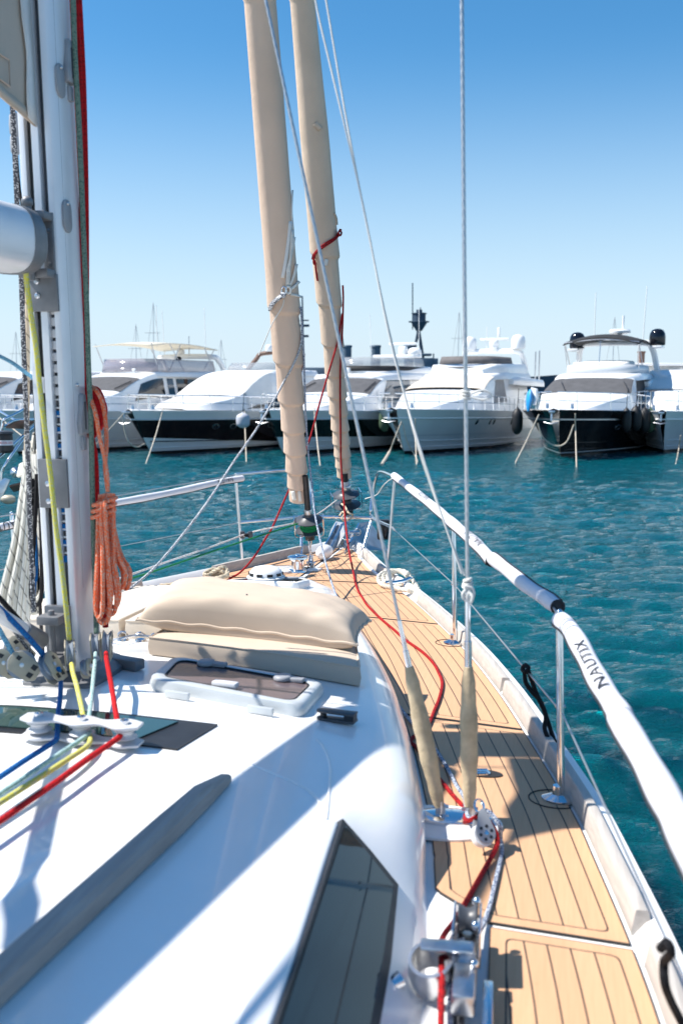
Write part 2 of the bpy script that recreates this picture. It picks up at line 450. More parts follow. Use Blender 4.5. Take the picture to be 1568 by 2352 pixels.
# ---------------------------------------------------------------- water and far hills
def make_water():
    ys = [-60, -30, -12, -5, 0]
    y = 1.0
    while y < 60: ys.append(y); y += .022+.0042*y
    while y < 7000: ys.append(y); y *= 1.06
    ys = np.array(ys); nx = 300
    q = np.linspace(-1, 1, nx); q = np.sign(q)*(.42*np.abs(q)+.58*np.abs(q)**4)*1.35
    half = np.maximum(np.abs(ys), 3)*.9+4
    X = q[None, :]*half[:, None]; Y = np.repeat(ys[:, None], nx, 1)
    dy = np.gradient(ys)[:, None]; dx = np.abs(np.gradient(X, axis=1)); cell = np.maximum(dy, dx)
    H = np.zeros_like(X)
    dirm = math.radians(82)
    for i in range(70):
        lam = .17*(1.039**i)+RNG.uniform(0, .04)
        a = dirm+RNG.normal(0, .42)
        k = 2*math.pi/lam; amp = .0085*lam*min(1, (.62/lam)**.95)
        att = np.clip((lam/cell-2.2)/2.5, 0, 1)
        ph = RNG.uniform(0, 6.28)
        arg = k*(X*math.cos(a)+Y*math.sin(a))+ph+.8*np.sin(.35*X+.22*Y+i)
        H += att*amp*(np.sin(arg)+.25*np.cos(2*arg))
    gust = .75+.35*np.sin(.31*X+.17*Y)*np.sin(.13*Y-.09*X+1)
    H *= gust
    co_ = np.stack([X, Y, H], -1).reshape(-1, 3)
    m, n = X.shape
    idx = np.arange(m*n).reshape(m, n)
    fc = np.stack([idx[:-1, :-1], idx[:-1, 1:], idx[1:, 1:], idx[1:, :-1]], -1).reshape(-1, 4)
    me = bpy.data.meshes.new('water')
    me.vertices.add(m*n); me.vertices.foreach_set('co', co_.ravel())
    me.loops.add(fc.size); me.loops.foreach_set('vertex_index', fc.ravel())
    me.polygons.add(len(fc)); me.polygons.foreach_set('loop_start', np.arange(0, fc.size, 4)); me.polygons.foreach_set('loop_total', np.full(len(fc), 4))
    me.update(); me.validate()
    me.polygons.foreach_set('use_smooth', [True]*len(fc))
    t = NT('sea_water'); v = t.coord('Object', (1, 1.9, 1), (0, 0, .12))
    n1 = t.noise(v, 8.5, 5, .6, .5); n2 = t.noise(t.coord('Object', (1, 1.5, 1), (0, 0, -.3)), 2.4, 4, .6)
    n3 = t.noise(t.coord('Object', (.16, .42, .3)), .6, 3)
    t.set(Base_Color=t.mix(n3, (.0, .044, .056, 1), (.0, .074, .096, 1)), Roughness=.03, IOR=1.33)
    t.set(Subsurface_Weight=1.0, Subsurface_Scale=4.0); t.b.inputs['Subsurface Radius'].default_value = (.4, 1, 1)
    t.bump(t.math('ADD', n1, t.math('MULTIPLY', n2, 1.2)), 1.0, .095)
    me.materials.append(t.m)
    o = bpy.data.objects.new('water', me); C.objects.link(o); o['kind'] = 'structure'
    return o
make_water()
# ================================================================ the sailing yacht we stand on
boat = thing('sailboat', 'white sailing yacht with teak side deck, seen forward from its cockpit', 'sailboat', tuple(AX0), -math.radians(12.1))
def part(mb, name, m, parent=None, **kw): return build(mb, name, W[m] if isinstance(m, str) else m, boat if parent is None else parent, **kw)
RAIL = [(-9, 1.60), (-6, 1.80), (-3, 1.84), (-1.02, 1.772), (-.15, 1.683), (.11, 1.645), (.83, 1.505), (1.37, 1.39), (2.1, 1.2), (3.29, .81), (4.13, .48), (4.86, .245), (5.35, .085), (5.56, .025)]
def trail(s): return spline1(RAIL, s)
WT = [(-9, .99), (-1.8, 1.05), (-1, 1.03), (-.3, 1.02), (0, .98), (1, .77), (2, .48), (3, .22), (3.5, .10), (3.8, -.02), (3.95, -.055)]
WB = [(-9, 1.27), (-1, 1.25), (-.5, 1.215), (0, 1.155), (1, .958), (2.14, .635), (3.3, .30), (3.6, .165), (3.85, -.01), (3.97, -.052)]
HCR = [(-9, 1.68), (-1, 1.668), (0, 1.65), (1, 1.605), (2, 1.51), (3, 1.37), (3.6, 1.275), (3.95, DZ+.005)]
def roofz(s, t):
    w = max(.05, spline1(WT, s)); h = spline1(HCR, s)
    z = h-.045*min(1.1, (t/w)**2)*min(1, max(.2, (h-DZ)/.4))
    for sg in (1,):                         # moulded ridge beside the handrail
        if s < -.45:
            rt = sg*(.71+(s+.51)*.185)
            d = abs(t-rt)
            if d < .05: z += .022*min(1, (-.45-s)/.15)*(math.cos(d/.05*math.pi)+1)/2
    return z
# hull
mb = MB(); rows = []
for i in range(70):
    s = -9+14.53*i/69; t = trail(s)+.085; k = min(1, max(0, (5.55-s)/3)); a = tax(s)
    half = [(s-(1-zz/1.3)*.45*max(0, (s-2)/3.5), a+(t-a)*(1-(1-zz/1.3)*(.1+.45*(1-k))), zz) for zz in (1.275, 1.2, .8, .3, -.3)]
    rows.append([BQ(-1, *h) for h in half]+[BQ(1, *h) for h in half[::-1]])
mb.grid(rows, uv=False); mb.add([rows[0][k] for k in range(10)], [list(range(10))]); mb.add([rows[-1][k] for k in range(10)], [list(range(10))])
part(mb, 'hull', 'gel')
# white deck moulding
mb = MB(); rows = []
for i in range(90):
    s = -9+14.48*i/89; t = trail(s)+.085
    half = [(t, 1.278), (t-.03, 1.284), (t-.05, 1.27), (t-.08, DZ-.008)]
    rows.append([BQ(-1, s, *h) for h in half]+[BQ(1, s, tax(s), DZ-.008)]+[BQ(1, s, *h) for h in half[::-1]])
mb.grid(rows, uv=False); part(mb, 'deck', 'gel2')
# teak panels
def panel(s0, s1, tin, tout, side=1, ns=60, nt_=14, z=DZ, end0=True, end1=True, name='teak_panel'):
    mb = MB(); dv = []; di = []; de = []; rows = []
    for i in range(ns+1):
        q = i/ns; row = []
        for k in range(nt_+1):
            wv = k/nt_; a = s0[0]+(s0[1]-s0[0])*wv; b = s1[0]+(s1[1]-s1[0])*wv
            s = a+(b-a)*q; ti, to = tin(s), tout(s); t = ti+(to-ti)*wv
            row.append(BQ(side, s, t, z)); dv.append(to-t); di.append(t-ti)
            de.append(min(s-a if end0 else 9, b-s if end1 else 9))
        rows.append(row)
    mb.grid(rows, uv=False); top = len(mb.v)
    edge = [rows[0][k] for k in range(nt_+1)]+[r[-1] for r in rows[1:]]+[rows[-1][k] for k in range(nt_-1, -1, -1)]+[r[0] for r in rows[-2:0:-1]]
    n = len(edge); zz = V((0, 0, -.008))
    mb.add(edge+[p+zz for p in edge], [[k, (k+1) % n, n+(k+1) % n, n+k] for k in range(n)])
    pad = [0.0]*(2*n)
    mb.att = {'dv': dv+pad, 'di': di+pad, 'de': de+pad}
    return part(mb, name, 'teak', fix=False, smooth=False)
tin_c = lambda s: spline1(WB, s)+.022
tout = lambda s: trail(s)-.012
tin1 = lambda s: 1.39
tin2 = lambda s: (1.215+.0*s if s > -.52 else 1.215+(-.52-s)*1.1)
for sg in (1, -1):
    panel((-5.0, -5.0), (-.687, -.735), tin1, tout, sg)
    panel((-.665, -.712), (.94, .822), lambda s: max(tin_c(s), min(1.39, 1.222+max(0, -.5-s)*1.02) if s < -.3 else 0), tout, sg)
    panel((.962, .842), (2.735, 2.59), tin_c, tout, sg)
    panel((2.758, 2.612), (3.80, 3.74), lambda s: max(spline1(WB, s)+.02, tax(s)+.022), tout, sg)
    panel((3.83, 3.78), (4.86, 4.84), lambda s: tax(s)+.02, lambda s: trail(s)-.03, sg, nt_=10)
    panel((4.89, 4.87), (5.28, 5.22), lambda s: tax(s)+.015, lambda s: max(tax(s)+.03, trail(s)-.012), sg, ns=16, nt_=8)
# white joint trim round the anchor locker lid
mb = MB()
mb.tube([Bp(s, trail(s)-.022, DZ+.004) for s in np.linspace(3.85, 4.85, 14)], .014, 6)
part(mb, 'locker_trim', 'gel')
# toe rails: bleached timber in lengths with gaps
def toe(s0, s1, sg, hgt=.068, off=0.0):
    mb = MB(); rows = []; n = max(3, int((s1-s0)/.12))
    for i in range(n+1):
        s = s0+(s1-s0)*i/n; t = trail(s)+off
        e = 1.0
        if i in (0, n): e = .93
        rows.append([BQ(sg, s, t-.002, DZ-.006), BQ(sg, s, t+.010, DZ+hgt*e), BQ(sg, s, t+.042, DZ+hgt*e), BQ(sg, s, t+.052, DZ-.006)])
    mb.grid(rows, closed=True, uv=False); mb.add(rows[0], [[0, 1, 2, 3]]); mb.add(rows[-1], [[3, 2, 1, 0]])
    part(mb, 'toe_rail', 'rail', bevel=.007)
for sg in (1, -1):
    for a, b in ((-4.6, -.80), (-.66, 1.30), (1.345, 3.18), (3.86, 4.98)): toe(a, b, sg)
# coachroof
def taxr(s):                                # centre line in cabin-top measure
    lo, hi = -1.2, 1.2; n = V((AXD.y, -AXD.x, 0))
    for _ in range(40):
        m_ = (lo+hi)/2
        if (SC(Bp(s, m_, 1.6))-AX0).dot(n) < 0: lo = m_
        else: hi = m_
    return lo
def wbase(Y):                               # foot of the cabin side at a given distance
    lo, hi = -9.0, 3.97
    for _ in range(40):
        m_ = (lo+hi)/2
        if Bp(m_, spline1(WB, m_), 0).y < Y: lo = m_
        else: hi = m_
    return Bp(lo, spline1(WB, lo), DZ-.01)
def sidept(s, v):                           # on the cabin side, v = 0 at the roof edge, 1 at the deck
    wt = spline1(WT, s); T = SC(Bp(s, wt, roofz(s, wt))); B = wbase(T.y-.03)
    a = math.pi/2*v; pl = min(1, max(0, (-.74-s)/.25))
    h = math.sin(a)**1.15; z = math.cos(a)**.62
    h = h+(.05+.95*v-h)*pl; z = z+((1-v)-z)*pl
    return V((T.x+(B.x-T.x)*h, T.y+(B.y-T.y)*h, B.z+(T.z-B.z)*z))
mb = MB(); rows = []
ss = list(np.linspace(-5, -1.1, 30))+list(np.linspace(-1.05, 3.95, 66))
for s in ss:
    a, wt = taxr(s), spline1(WT, s); wt = max(a+.01, wt)
    half = [SC(Bp(s, a+(wt-a)*k/28, roofz(s, a+(wt-a)*k/28))) for k in range(29)]+[sidept(s, k/11) for k in range(1, 12)]
    rows.append([mir(p) for p in half[::-1]]+half[1:])
mb.grid(rows, uv=False); part(mb, 'coachroof', 'gel', sharp=60)
# roof lip and side windows
MQ = lambda sg, p: p if sg > 0 else mir(p)
for sg in (1, -1):
    mb = MB(); rows = []
    for s in np.linspace(-5, -.98, 30):
        t0 = spline1(WT, s); z0 = roofz(s, t0)
        rows.append([MQ(sg, SC(p)) for p in (Bp(s, t0-.03, z0+.006), Bp(s, t0+.012, z0+.004), Bp(s, t0+.022, z0-.008), Bp(s, t0+.02, z0-.024), Bp(s, t0-.02, z0-.026))])
    mb.grid(rows, closed=True, uv=False); mb.add(rows[-1], [[0, 1, 2, 3, 4]]); part(mb, 'roof_lip', 'gel', sharp=70)
    def sw(s, v, off=0.0):                  # side window surface
        return MQ(sg, sidept(s, v)+V((off, 0, off*.6)))
    qq = [(-.96, .03), (-.98, .35), (-1.0, .64), (-1.3, .66), (-1.75, .67), (-2.2, .68), (-3.4, .68), (-4.6, .68), (-4.6, .03), (-3.4, .03), (-2.2, .03), (-1.75, .03), (-1.3, .03)]
    mb = MB(); o1 = [sw(a, b, .012) for a, b in qq]; o0 = [sw(a, b, -.012) for a, b in qq]; n = len(qq)
    mb.add(o1+o0, [list(range(n))]+[[k, (k+1) % n, n+(k+1) % n, n+k] for k in range(n)])
    fr = part(mb, 'side_window', 'black', sharp=20)
    qq = [(-.985, .06), (-1.005, .33), (-1.03, .585), (-1.3, .585), (-1.75, .595), (-2.2, .60), (-3.4, .60), (-4.5, .60), (-4.5, .05), (-3.4, .05), (-2.2, .05), (-1.75, .05), (-1.3, .05)]
    mb = MB(); mb.add([sw(a, b, .0145) for a, b in qq], [list(range(len(qq)))]); build(mb, 'pane', W['dglass'], fr, sharp=20)
def onroof(s, t, dz=0.0): return Bp(s, t, roofz(s, t)+dz)
ROOF[0] = SC
# front roof window (flush glass with dark border)
def onroof(s, t, dz=0.0): return Bp(s, t, roofz(s, t)+dz)
def sheet(outline, dz, name, m, parent=None, th=.012, n=10, **kw):
    mb = MB(); P = [onroof(a, b, dz) for a, b in outline]; Q = [onroof(a, b, dz-th) for a, b in outline]; k = len(P)
    mb.add(P+Q, [list(range(k))]+[[i, (i+1) % k, k+(i+1) % k, k+i] for i in range(k)])
    return part(mb, name, m, parent, **kw)
rw = sheet([(-.455, -.61), (-.44, -.3), (-.435, 0), (-.44, .3), (-.455, .61), (-.68, .565), (-.665, .3), (-.66, 0), (-.665, -.3), (-.68, -.565)], .006, 'roof_window', 'black')
sheet([(-.475, -.50), (-.46, -.25), (-.457, 0), (-.46, .25), (-.475, .50), (-.645, .44), (-.635, .25), (-.63, 0), (-.635, -.25), (-.645, -.44)], .0095, 'pane', 'gglass', rw, th=.003)
# teak handrails on the roof
for sg in (1,):
    mb = MB(); rows = []
    for i in range(25):
        f = i/24; s = -.845-3.4*f; t = sg*(.745-.02*f-.13*min(1, f*3)); e = min(1, .45+f*14)
        w_ = .029*(.55+.45*min(1, f*16)); z = roofz(s, t)
        rows.append([Bp(s, t-w_, z+.003), Bp(s, t-w_, z+.003+.032*e), Bp(s, t-w_*.6, z+.003+.042*e), Bp(s, t+w_*.6, z+.003+.042*e), Bp(s, t+w_, z+.003+.032*e), Bp(s, t+w_, z+.003)])
    mb.grid(rows, closed=True, uv=False); mb.add(rows[0], [list(range(6))])
    part(mb, 'handrail', 'handrail', sharp=30)
# moulded joint line on the cabin top
for pts in ([(-.685, .732), (-.758, .852), (-.817, .94), (-.901, .995), (-.972, 1.02)], [(-.47, .90), (-.524, .93), (-.658, .972), (-.829, 1.0), (-.972, 1.02)]):
    mb = MB(); mb.tube(cr([onroof(a_, b_, .0005) for a_, b_ in pts], 6), .0035, 6); part(mb, 'roof_joint', 'gel2')
# deck hatch
def rrect(corners, r=.06, n=5):
    out = []; m = len(corners)
    for i in range(m):
        p, a, b = V(corners[i]), V(corners[i-1]), V(corners[(i+1) % m])
        da, db = (a-p).normalized(), (b-p).normalized()
        for k in range(n+1):
            f = k/n
            out.append(tuple((p+da*r)*(1-f)**2+p*2*f*(1-f)+(p+db*r)*f*f))
    return out
def hatch(cors, dz0, dz1, inset, name, m, lens, lid=None):
    outl = rrect([(a, b, 0) for a, b in cors], .05)
    c = (sum(a for a, b in cors)/4, sum(b for a, b in cors)/4)
    def ring(f, dz): return [onroof(c[0]+(a-c[0])*f, c[1]+(b-c[1])*f, dz) for a, b, _ in outl]
    def sh(d):
        L = []
        for a, b, _ in outl:
            v = V((a-c[0], b-c[1])); L.append((c[0]+v.x-math.copysign(min(d, abs(v.x)), v.x), c[1]+v.y-math.copysign(min(d, abs(v.y)), v.y)))
        return L
    mb = MB(); rows = [[onroof(a, b, dz) for a, b in sh(d)] for d, dz in ((-.004, -.01), (0, dz0*.6), (.006, dz1*.9), (.016, dz1), (inset*.8, dz1-.001), (inset, dz1-.008))]
    mb.grid(rows, closed=True, uv=False); fr = part(mb, name, m, sharp=50)
    g = [onroof(a, b, dz1-.007) for a, b in sh(inset-.002)]
    mb = MB(); mb.add(g, [list(range(len(g)))]); build(mb, 'lens', W[lens], fr)
    gk = MB(); gk.tube([onroof(a, b, dz1-.006) for a, b in sh(inset-.001)], .004, 5, closed=True); build(gk, 'seal', W['rubber'], fr)
    return fr
hf = hatch([(-.185, .295), (.125, .275), (.0, .842), (-.31, .83)], .03, .042, .042, 'deck_hatch', 'hatch_alu', 'smoke')
def onh(s, t, dz): return onroof(s, t, .036+dz)
for s, t in ((.055, .42), (-.035, .705)):
    mb = MB(); M = Matrix.Rotation(-TH-.18, 3, 'Z')
    mb.lathe([(.001, .016), (.026, .016), (.032, .010), (.032, 0)], onh(s, t, 0), 14, M); mb.box(onh(s-.004, t+.042, .006), (.06, .03, .014), M)
    build(mb, 'hatch_handle', W['grey'], hf, bevel=.004)
mb = MB(); mb.box(onh(-.185, .555, .008), (.085, .03, .018), Matrix.Rotation(-TH-.22, 3, 'Z')); build(mb, 'hatch_handle', W['lgrey'], hf, bevel=.006)
for t in (.42, .70):
    mb = MB(); s = -.226-(t-.295)*.235
    mb.box(onroof(s+.006, t, .014), (.085, .014, .022), Matrix.Rotation(-TH-.22, 3, 'Z')); build(mb, 'hinge', W['hatch_alu'], hf, bevel=.003)
# forward hatch
fh = hatch([(2.50, -.26), (2.98, -.24), (2.98, .20), (2.50, .22)], .03, .045, .035, 'fore_hatch', 'gel2', 'dglass')
mb = MB(); c = onroof(2.72, -.03, .045)
mb.lathe([(.115, 0), (.118, .012), (.105, .018), (.098, .045), (.075, .068), (.03, .078), (.001, .079)], c, 28)
build(mb, 'vent_dome', W['gel'], fh)
for k in range(10):
    mb = MB(); a = k*math.pi/5; mb.box(c+V((.1*math.cos(a), .1*math.sin(a), .032)), (.012, .034, .016), Matrix.Rotation(a, 3, 'Z'))
    build(mb, 'vent_slot', W['black'], fh)
mb = MB(); mb.box(onroof(2.76, .12, .052), (.09, .035, .018)); build(mb, 'hatch_handle', W['grey'], fh, bevel=.006)
# mooring pad with three chrome eyes and steel rods, forward of the mast
mb = MB(); M = Matrix.Rotation(-TH, 3, 'Z')
pl = [(x, y) for x, y in ((-.16, -.05), (.10, -.06), (.16, -.03), (.17, .03), (.10, .07), (-.16, .06))]
mb.prism(pl, .03, onroof(.33, .06, .012), M); ep = part(mb, 'eye_pad', 'gel', bevel=.01)
for t in (-.03, .04, .10):
    mb = MB(); c = onroof(.36, t+.03, .03)
    mb.lathe([(.022, 0), (.02, .006), (.008, .01)], c, 14); mb.tube([c+V((.018*math.cos(a), 0, .012+.018*math.sin(a))) for a in np.linspace(0, math.pi, 9)], .004, 6)
    build(mb, 'eye', W['steel'], ep)
mb = MB(); mb.tube(cr([onroof(.31, -.03, .035), onroof(.29, .02, .05), onroof(.345, .06, .052), onroof(.35, .13, .048)], 6), .004, 6); build(mb, 'steel_rod', W['steel2'], ep)
# low black fairlead on the roof edge
mb = MB(); M = frameM(Bp(0, 1, 0)-Bp(0, 0, 0)+(Bp(-.18, 0, 0)-Bp(0, 0, 0)), Bp(1, 0, 0)-Bp(0, 0, 0))
c = onroof(-.295, .935, .0)
pl = [(-.055+.016*math.cos(a), .016*math.sin(a)) for a in np.linspace(math.pi/2, 3*math.pi/2, 8)]+[(.05, -.02), (.052, .02)]
mb.prism(pl, .008, c+V((0, 0, .008)), M); mb.prism(pl, .007, c+V((0, 0, .031)), M)
fl = part(mb, 'fairlead', 'dgrey', bevel=.002)
mb = MB(); mb.lathe([(.015, -.009), (.010, -.003), (.010, .003), (.015, .009)], c+M@V((-.05, 0, .02)), 14); build(mb, 'sheave', W['black'], fl)
mb = MB(); mb.box(c+M@V((.035, 0, .02)), (.03, .034, .016), M); build(mb, 'spacer', W['black'], fl)
# deck organiser: stacked plates with three sheaves
mb = MB(); oc = [onroof(-.70, t, .05) for t in (.19, .31, .43)]
M = frameM(oc[2]-oc[0], Bp(1, 0, 0)-Bp(0, 0, 0))
out = []
for i in range(60):
    f = i/59; x = -.165+.33*f; out.append((x, .030+.010*math.cos((x+.0)/.12*2*math.pi)))
out = out+[(x, -y) for x, y in out[::-1]]
for dz in (-.034, .014): mb.prism(out, .008, oc[1]+V((0, 0, dz)), M)
og = part(mb, 'deck_organiser', 'lgrey', bevel=.003)
for p in oc:
    mb = MB(); mb.lathe([(.03, -.02), (.034, -.017), (.022, -.010), (.022, -.004), (.034, .004), (.03, .008)], p, 20); build(mb, 'sheave', W['lgrey'], og)
    mb = MB(); mb.lathe([(.012, .0), (.012, .028), (.006, .031), (.001, .031)], p, 12); build(mb, 'bolt', W['steel'], og)
ROOF[0] = None
# chainplate, tan-booted turnbuckles, shrouds
mb = MB(); cc = Bp(-.085, 1.262, DZ); M = Matrix.Rotation(-TH, 3, 'Z')
el = lambda a, b, n=40: [(a*math.cos(2*math.pi*k/n), b*math.sin(2*math.pi*k/n)) for k in range(n)]
for sg in (1, -1):
    cc = BQ(sg, -.085, 1.262, DZ)
    mb = MB(); mb.prism(el(.185, .125), .012, BQ(sg, -.10, 1.235, DZ+.004), M); part(mb, 'chainplate_pad', 'gel2', bevel=.004)
    mb = MB(); rows = [[cc+M@V((a*math.cos(x), b*math.sin(x), z)) for x in np.linspace(0, 2*math.pi, 40, endpoint=False)] for a, b, z in
                       ((.122, .056, .006), (.126, .058, .014), (.122, .056, .022), (.106, .046, .029), (.066, .028, .034), (.01, .005, .036))]
    mb.grid(rows, closed=True, uv=False); mb.add(rows[-1], [list(range(40))]); cp = part(mb, 'chainplate', 'steel')
CH1, CH2 = Z(1011, 1866, DZ+.036), Z(1078, 1872, DZ+.036)
SH1T = V((OX, OY, 0))+V((0, 0, 6.9))
def wireline(a, b, f0=0, f1=1, n=2): return [a.lerp(b, f0+(f1-f0)*i/(n-1)) for i in range(n)]
top1 = U(610, 0, 3.16); d1 = (top1-CH1).normalized()
top2 = U(1060, 0, 3.04); d2 = (top2-CH2).normalized()
def shroud(base, d, length, boot0, boot1, swage, r):
    mb = MB(); mb.tube([base+d*x for x in np.linspace(boot1-.05, length, 40)], r, 10); so_ = part(mb, 'shroud', 'wire')
    mb = MB(); mb.tube([base+d*(boot1-.06), base+d*(boot1+swage*.35), base+d*(boot1+swage*.36), base+d*(boot1+swage)], [r*1.9, r*1.9, r*1.45, r*1.35], 12); build(mb, 'swage', W['steel'], so_)
    mb = MB(); pts = []; rr = []
    n = 26
    for k in range(n+1):
        f = k/n; pts.append(base+d*(boot0+(boot1-boot0)*f))
        rr.append((.0155+.0125*max(0, math.sin(math.pi*min(1, f*1.02)))**.8+.0012*math.sin(f*23)+.0008*math.sin(f*57+1))*(1 if f < .97 else .9))
    mb.tube(pts, rr, 14); bo = part(mb, 'turnbuckle_boot', 'boot')
    mb = MB(); mb.tube([base-d*.01, base+d*(boot0+.03)], .008, 10)
    mb.tube([base+V((0, -.012, .0)), base+V((0, -.012, .04))], .004, 6); mb.tube([base+V((0, .012, .0)), base+V((0, .012, .04))], .004, 6)
    mb.box(base+V((0, 0, .012)), (.03, .02, .03), M); mb.tube([base+V((-.025, 0, .02)), base+V((.025, 0, .02))], .006, 8)
    part(mb, 'toggle', 'steel2')
shroud(CH1, d1, 5.9, .02, .475, .15, .0052)
shroud(CH2, d2, 7.5, .03, .475, .23, .0062)
for cb, tt, L, r in ((CH1, top1, 5.9, .0052), (CH2, top2, 7.5, .0062)):
    a, b = mir(cb), mir(tt); shroud(a, (b-a).normalized(), L, .02, .475, .15, r)
# spreaders high on the mast
for sg in (1, -1):
    mb = MB(); tip = CH2+d2*7.0; tip = tip if sg > 0 else mir(tip)
    mb.tube([SCM(Bp(-.2, 0, 7.2)), tip], .035, 8); part(mb, 'spreader', 'alu')
# flush pad eye in the side deck
mb = MB(); mb.prism(el(.075, .035), .004, Z(1105, 1776, DZ+.002), Matrix.Rotation(-TH-.1, 3, 'Z')); pe = part(mb, 'deck_fitting', 'teak', fix=False)
mb = MB(); c = Z(1103, 1777, DZ+.006); mb.tube([c+V((-.03, 0, 0)), c+V((-.02, 0, .012)), c+V((.02, 0, .012)), c+V((.03, 0, 0))], .007, 8); mb.box(c, (.05, .03, .006)); build(mb, 'pad_eye', W['steel'], pe)
# ---- stanchions
def stanchion(base, top, mids):
    mb = MB(); d = (top-base).normalized()
    mb.tube([base+d*.0, base+d*.006, top-d*.006, top], [.0125, .0128, .0118, .010], 12)
    so_ = part(mb, 'stanchion', 'steel')
    mb = MB(); M = Matrix.Rotation(-TH-.12, 3, 'Z')
    rows = [[base+M@V((a*math.cos(x)-.012, b*math.sin(x), z)) for x in np.linspace(0, 2*math.pi, 28, endpoint=False)] for a, b, z in ((.055, .045, -.004), (.053, .043, .008), (.034, .028, .016), (.019, .019, .022), (.017, .017, .05))]
    mb.grid(rows, closed=True, uv=False); mb.add(rows[-1], [list(range(28))]); build(mb, 'stanchion_base', W['steel'], so_)
    mb = MB(); c = base+d*(mids); mb.tube([c-V((.016, 0, 0)), c+V((.016, 0, 0))], .006, 8); build(mb, 'eyelet', W['steel2'], so_)
    mb = MB(); mb.ball(top+d*.008, .011, 8); build(mb, 'cap', W['steel'], so_)
S1B = Z(1288, 1838, DZ); S1T = U(1284, 1412, S1B.y)
S2B = Z(1045, 1478, DZ); S2T = U(1041, 1216, S2B.y)
S0B = Bp(-2.05, 1.80, DZ); S0T = S0B+V((.01, 0, .625))
stanchion(S1B, S1T, .325); stanchion(S2B, S2T, .325); stanchion(S0B, S0T, .325)
# teak ring cut round the stanchion foot
for b in (S1B, S2B):
    mb = MB(); M = Matrix.Rotation(-TH-.2, 3, 'Z')
    n = 30; p0 = [(.088*math.cos(a)-.02, .075*math.sin(a)) for a in np.linspace(0, 2*math.pi, n, endpoint=False)]
    mb.tube([b+M@V((x, y, .0015)) for x, y in p0 if x < .05], .0022, 5); part(mb, 'deck_caulking', 'rubber')
portS = [(-2.05, 1.80), (.14, 1.612), (2.15, 1.152)]
PST = []
for s, t in portS:
    b = BQ(-1, s, t, DZ); tp = b+V((-.02, 0, .635)); stanchion(b, tp, .325); PST.append(tp)
# ---- pulpit: two halves joined by a low cross bar
PB = Z(889, 1312, DZ); PT = U(906, 1097, PB.y)
sPB, tPB = ST(PB)
def bsm(P, sg): return P if sg > 0 else mir(P)
PFT = U(879, 1085, 8.15); PFK = U(866, 1090, 8.4); PF1 = U(857, 1126, 8.45); PF2 = U(851, 1170, 8.4); PMJ = U(856, 1190, 8.3); PMP = U(899, 1211, PB.y); PLB = Z(829, 1279, DZ)
for sg in (1, -1):
    mb = MB()
    mb.tube(cr([bsm(p, sg) for p in (PT, PFT, PFK, PF1, PF2, PMJ, PMP)], 8), .0135, 10)
    mb.tube([bsm(PB, sg), bsm(PT, sg)], .0135, 10)
    mb.tube([bsm(PLB, sg), bsm(U(852, 1196, 8.25), sg)], .0135, 10)
    part(mb, 'pulpit', 'steel')
mb = MB(); a, b = bsm(PMJ, 1), bsm(PMJ, -1); mb.tube([a, b], .0135, 10); part(mb, 'pulpit_crossbar', 'steel')
# ---- lifeline wires
mid = [PMP, U(1046, 1346, S2B.y), U(1290, 1638, S1B.y), S0B+V((0, 0, .325))]
mb = MB(); mb.tube([mid[0], mid[0].lerp(mid[1], .07), mid[0].lerp(mid[1], .071), mid[1], mid[2], mid[3]], [.008, .008, .003, .003, .003, .003], 6); part(mb, 'lifeline', 'wire2')
pp = bsm(PT, -1)
mb = MB(); mb.tube([pp]+PST[::-1], .004, 6); part(mb, 'lifeline', 'wire2')
dn = V((0, 0, -.31))
mb = MB(); mb.tube([bsm(PMP, -1)]+[p+dn for p in PST[::-1]], .003, 6); part(mb, 'lifeline', 'wire2')
# navigation light on the pulpit
mb = MB(); c = U(880, 1216, 8.0); mb.box(c, (.10, .09, .16)); nl = part(mb, 'navigation_light', 'black', bevel=.012)
mb = MB(); mb.box(c+V((.03, -.049, 0)), (.05, .012, .11)); build(mb, 'lens', W['dglass'], nl, bevel=.004)
# ---- bow roller cheeks, stem fitting, capstan
mb = MB()
for sg, t in ((1, .10), (-1, -.10)):
    pl = [(-.35, 0), (.45, .02), (.5, .12), (.42, .16), (.1, .09), (-.3, .03)]
    Mx = frameM(Bp(1, 0, 0)-Bp(0, 0, 0), V((0, 0, 1))); mb.prism(pl, .012, Bp(5.25, t, DZ+.01), Mx)
mb.lathe([(.045, -.08), (.03, 0), (.045, .08)], Bp(5.62, 0, DZ+.07), 14, axisM(Bp(0, 1, 0)-Bp(0, 0, 0)))
part(mb, 'bow_roller', 'steel')
mb = MB(); cp_ = Z(684, 1312, DZ)
mb.lathe([(.075, 0), (.072, .012), (.05, .02), (.047, .08), (.062, .092), (.080, .1), (.078, .112), (.06, .122), (.02, .126), (.018, .132), (.001, .132)], cp_, 32); cs_ = part(mb, 'capstan', 'steel')
mb = MB(); mb.prism(el(.22, .12), .02, cp_+Bp(.02, -.12, 0)-Bp(0, 0, 0)+V((0, 0, .004)), Matrix.Rotation(.3, 3, 'Z')); part(mb, 'locker_rim', 'gel', bevel=.006)
mb = MB(); c = Z(745, 1268, DZ+.06); mb.ball(c, .075, 12, (.8, 1.6, .8), Matrix.Rotation(-TH-.2, 3, 'Z')); part(mb, 'windlass_cover', 'gel')
# ---- cleats
for pxy, rot in (((915, 1338), -.75), ((492, 1332), .5)):
    mb = MB(); c = Z(pxy[0], pxy[1], DZ+.05); M = Matrix.Rotation(math.pi/2+rot-.1, 3, 'Z')
    mb.tube([c+M@V((x, 0, z)) for x, z in ((-.13, .012), (-.11, .016), (-.05, .004), (.05, .004), (.11, .016), (.13, .012))], [.008, .013, .015, .015, .013, .008], 10)
    for x in (-.045, .045): mb.tube([c+M@V((x, 0, -.05)), c+M@V((x, 0, .005))], .012, 8)
    part(mb, 'cleat', 'steel')
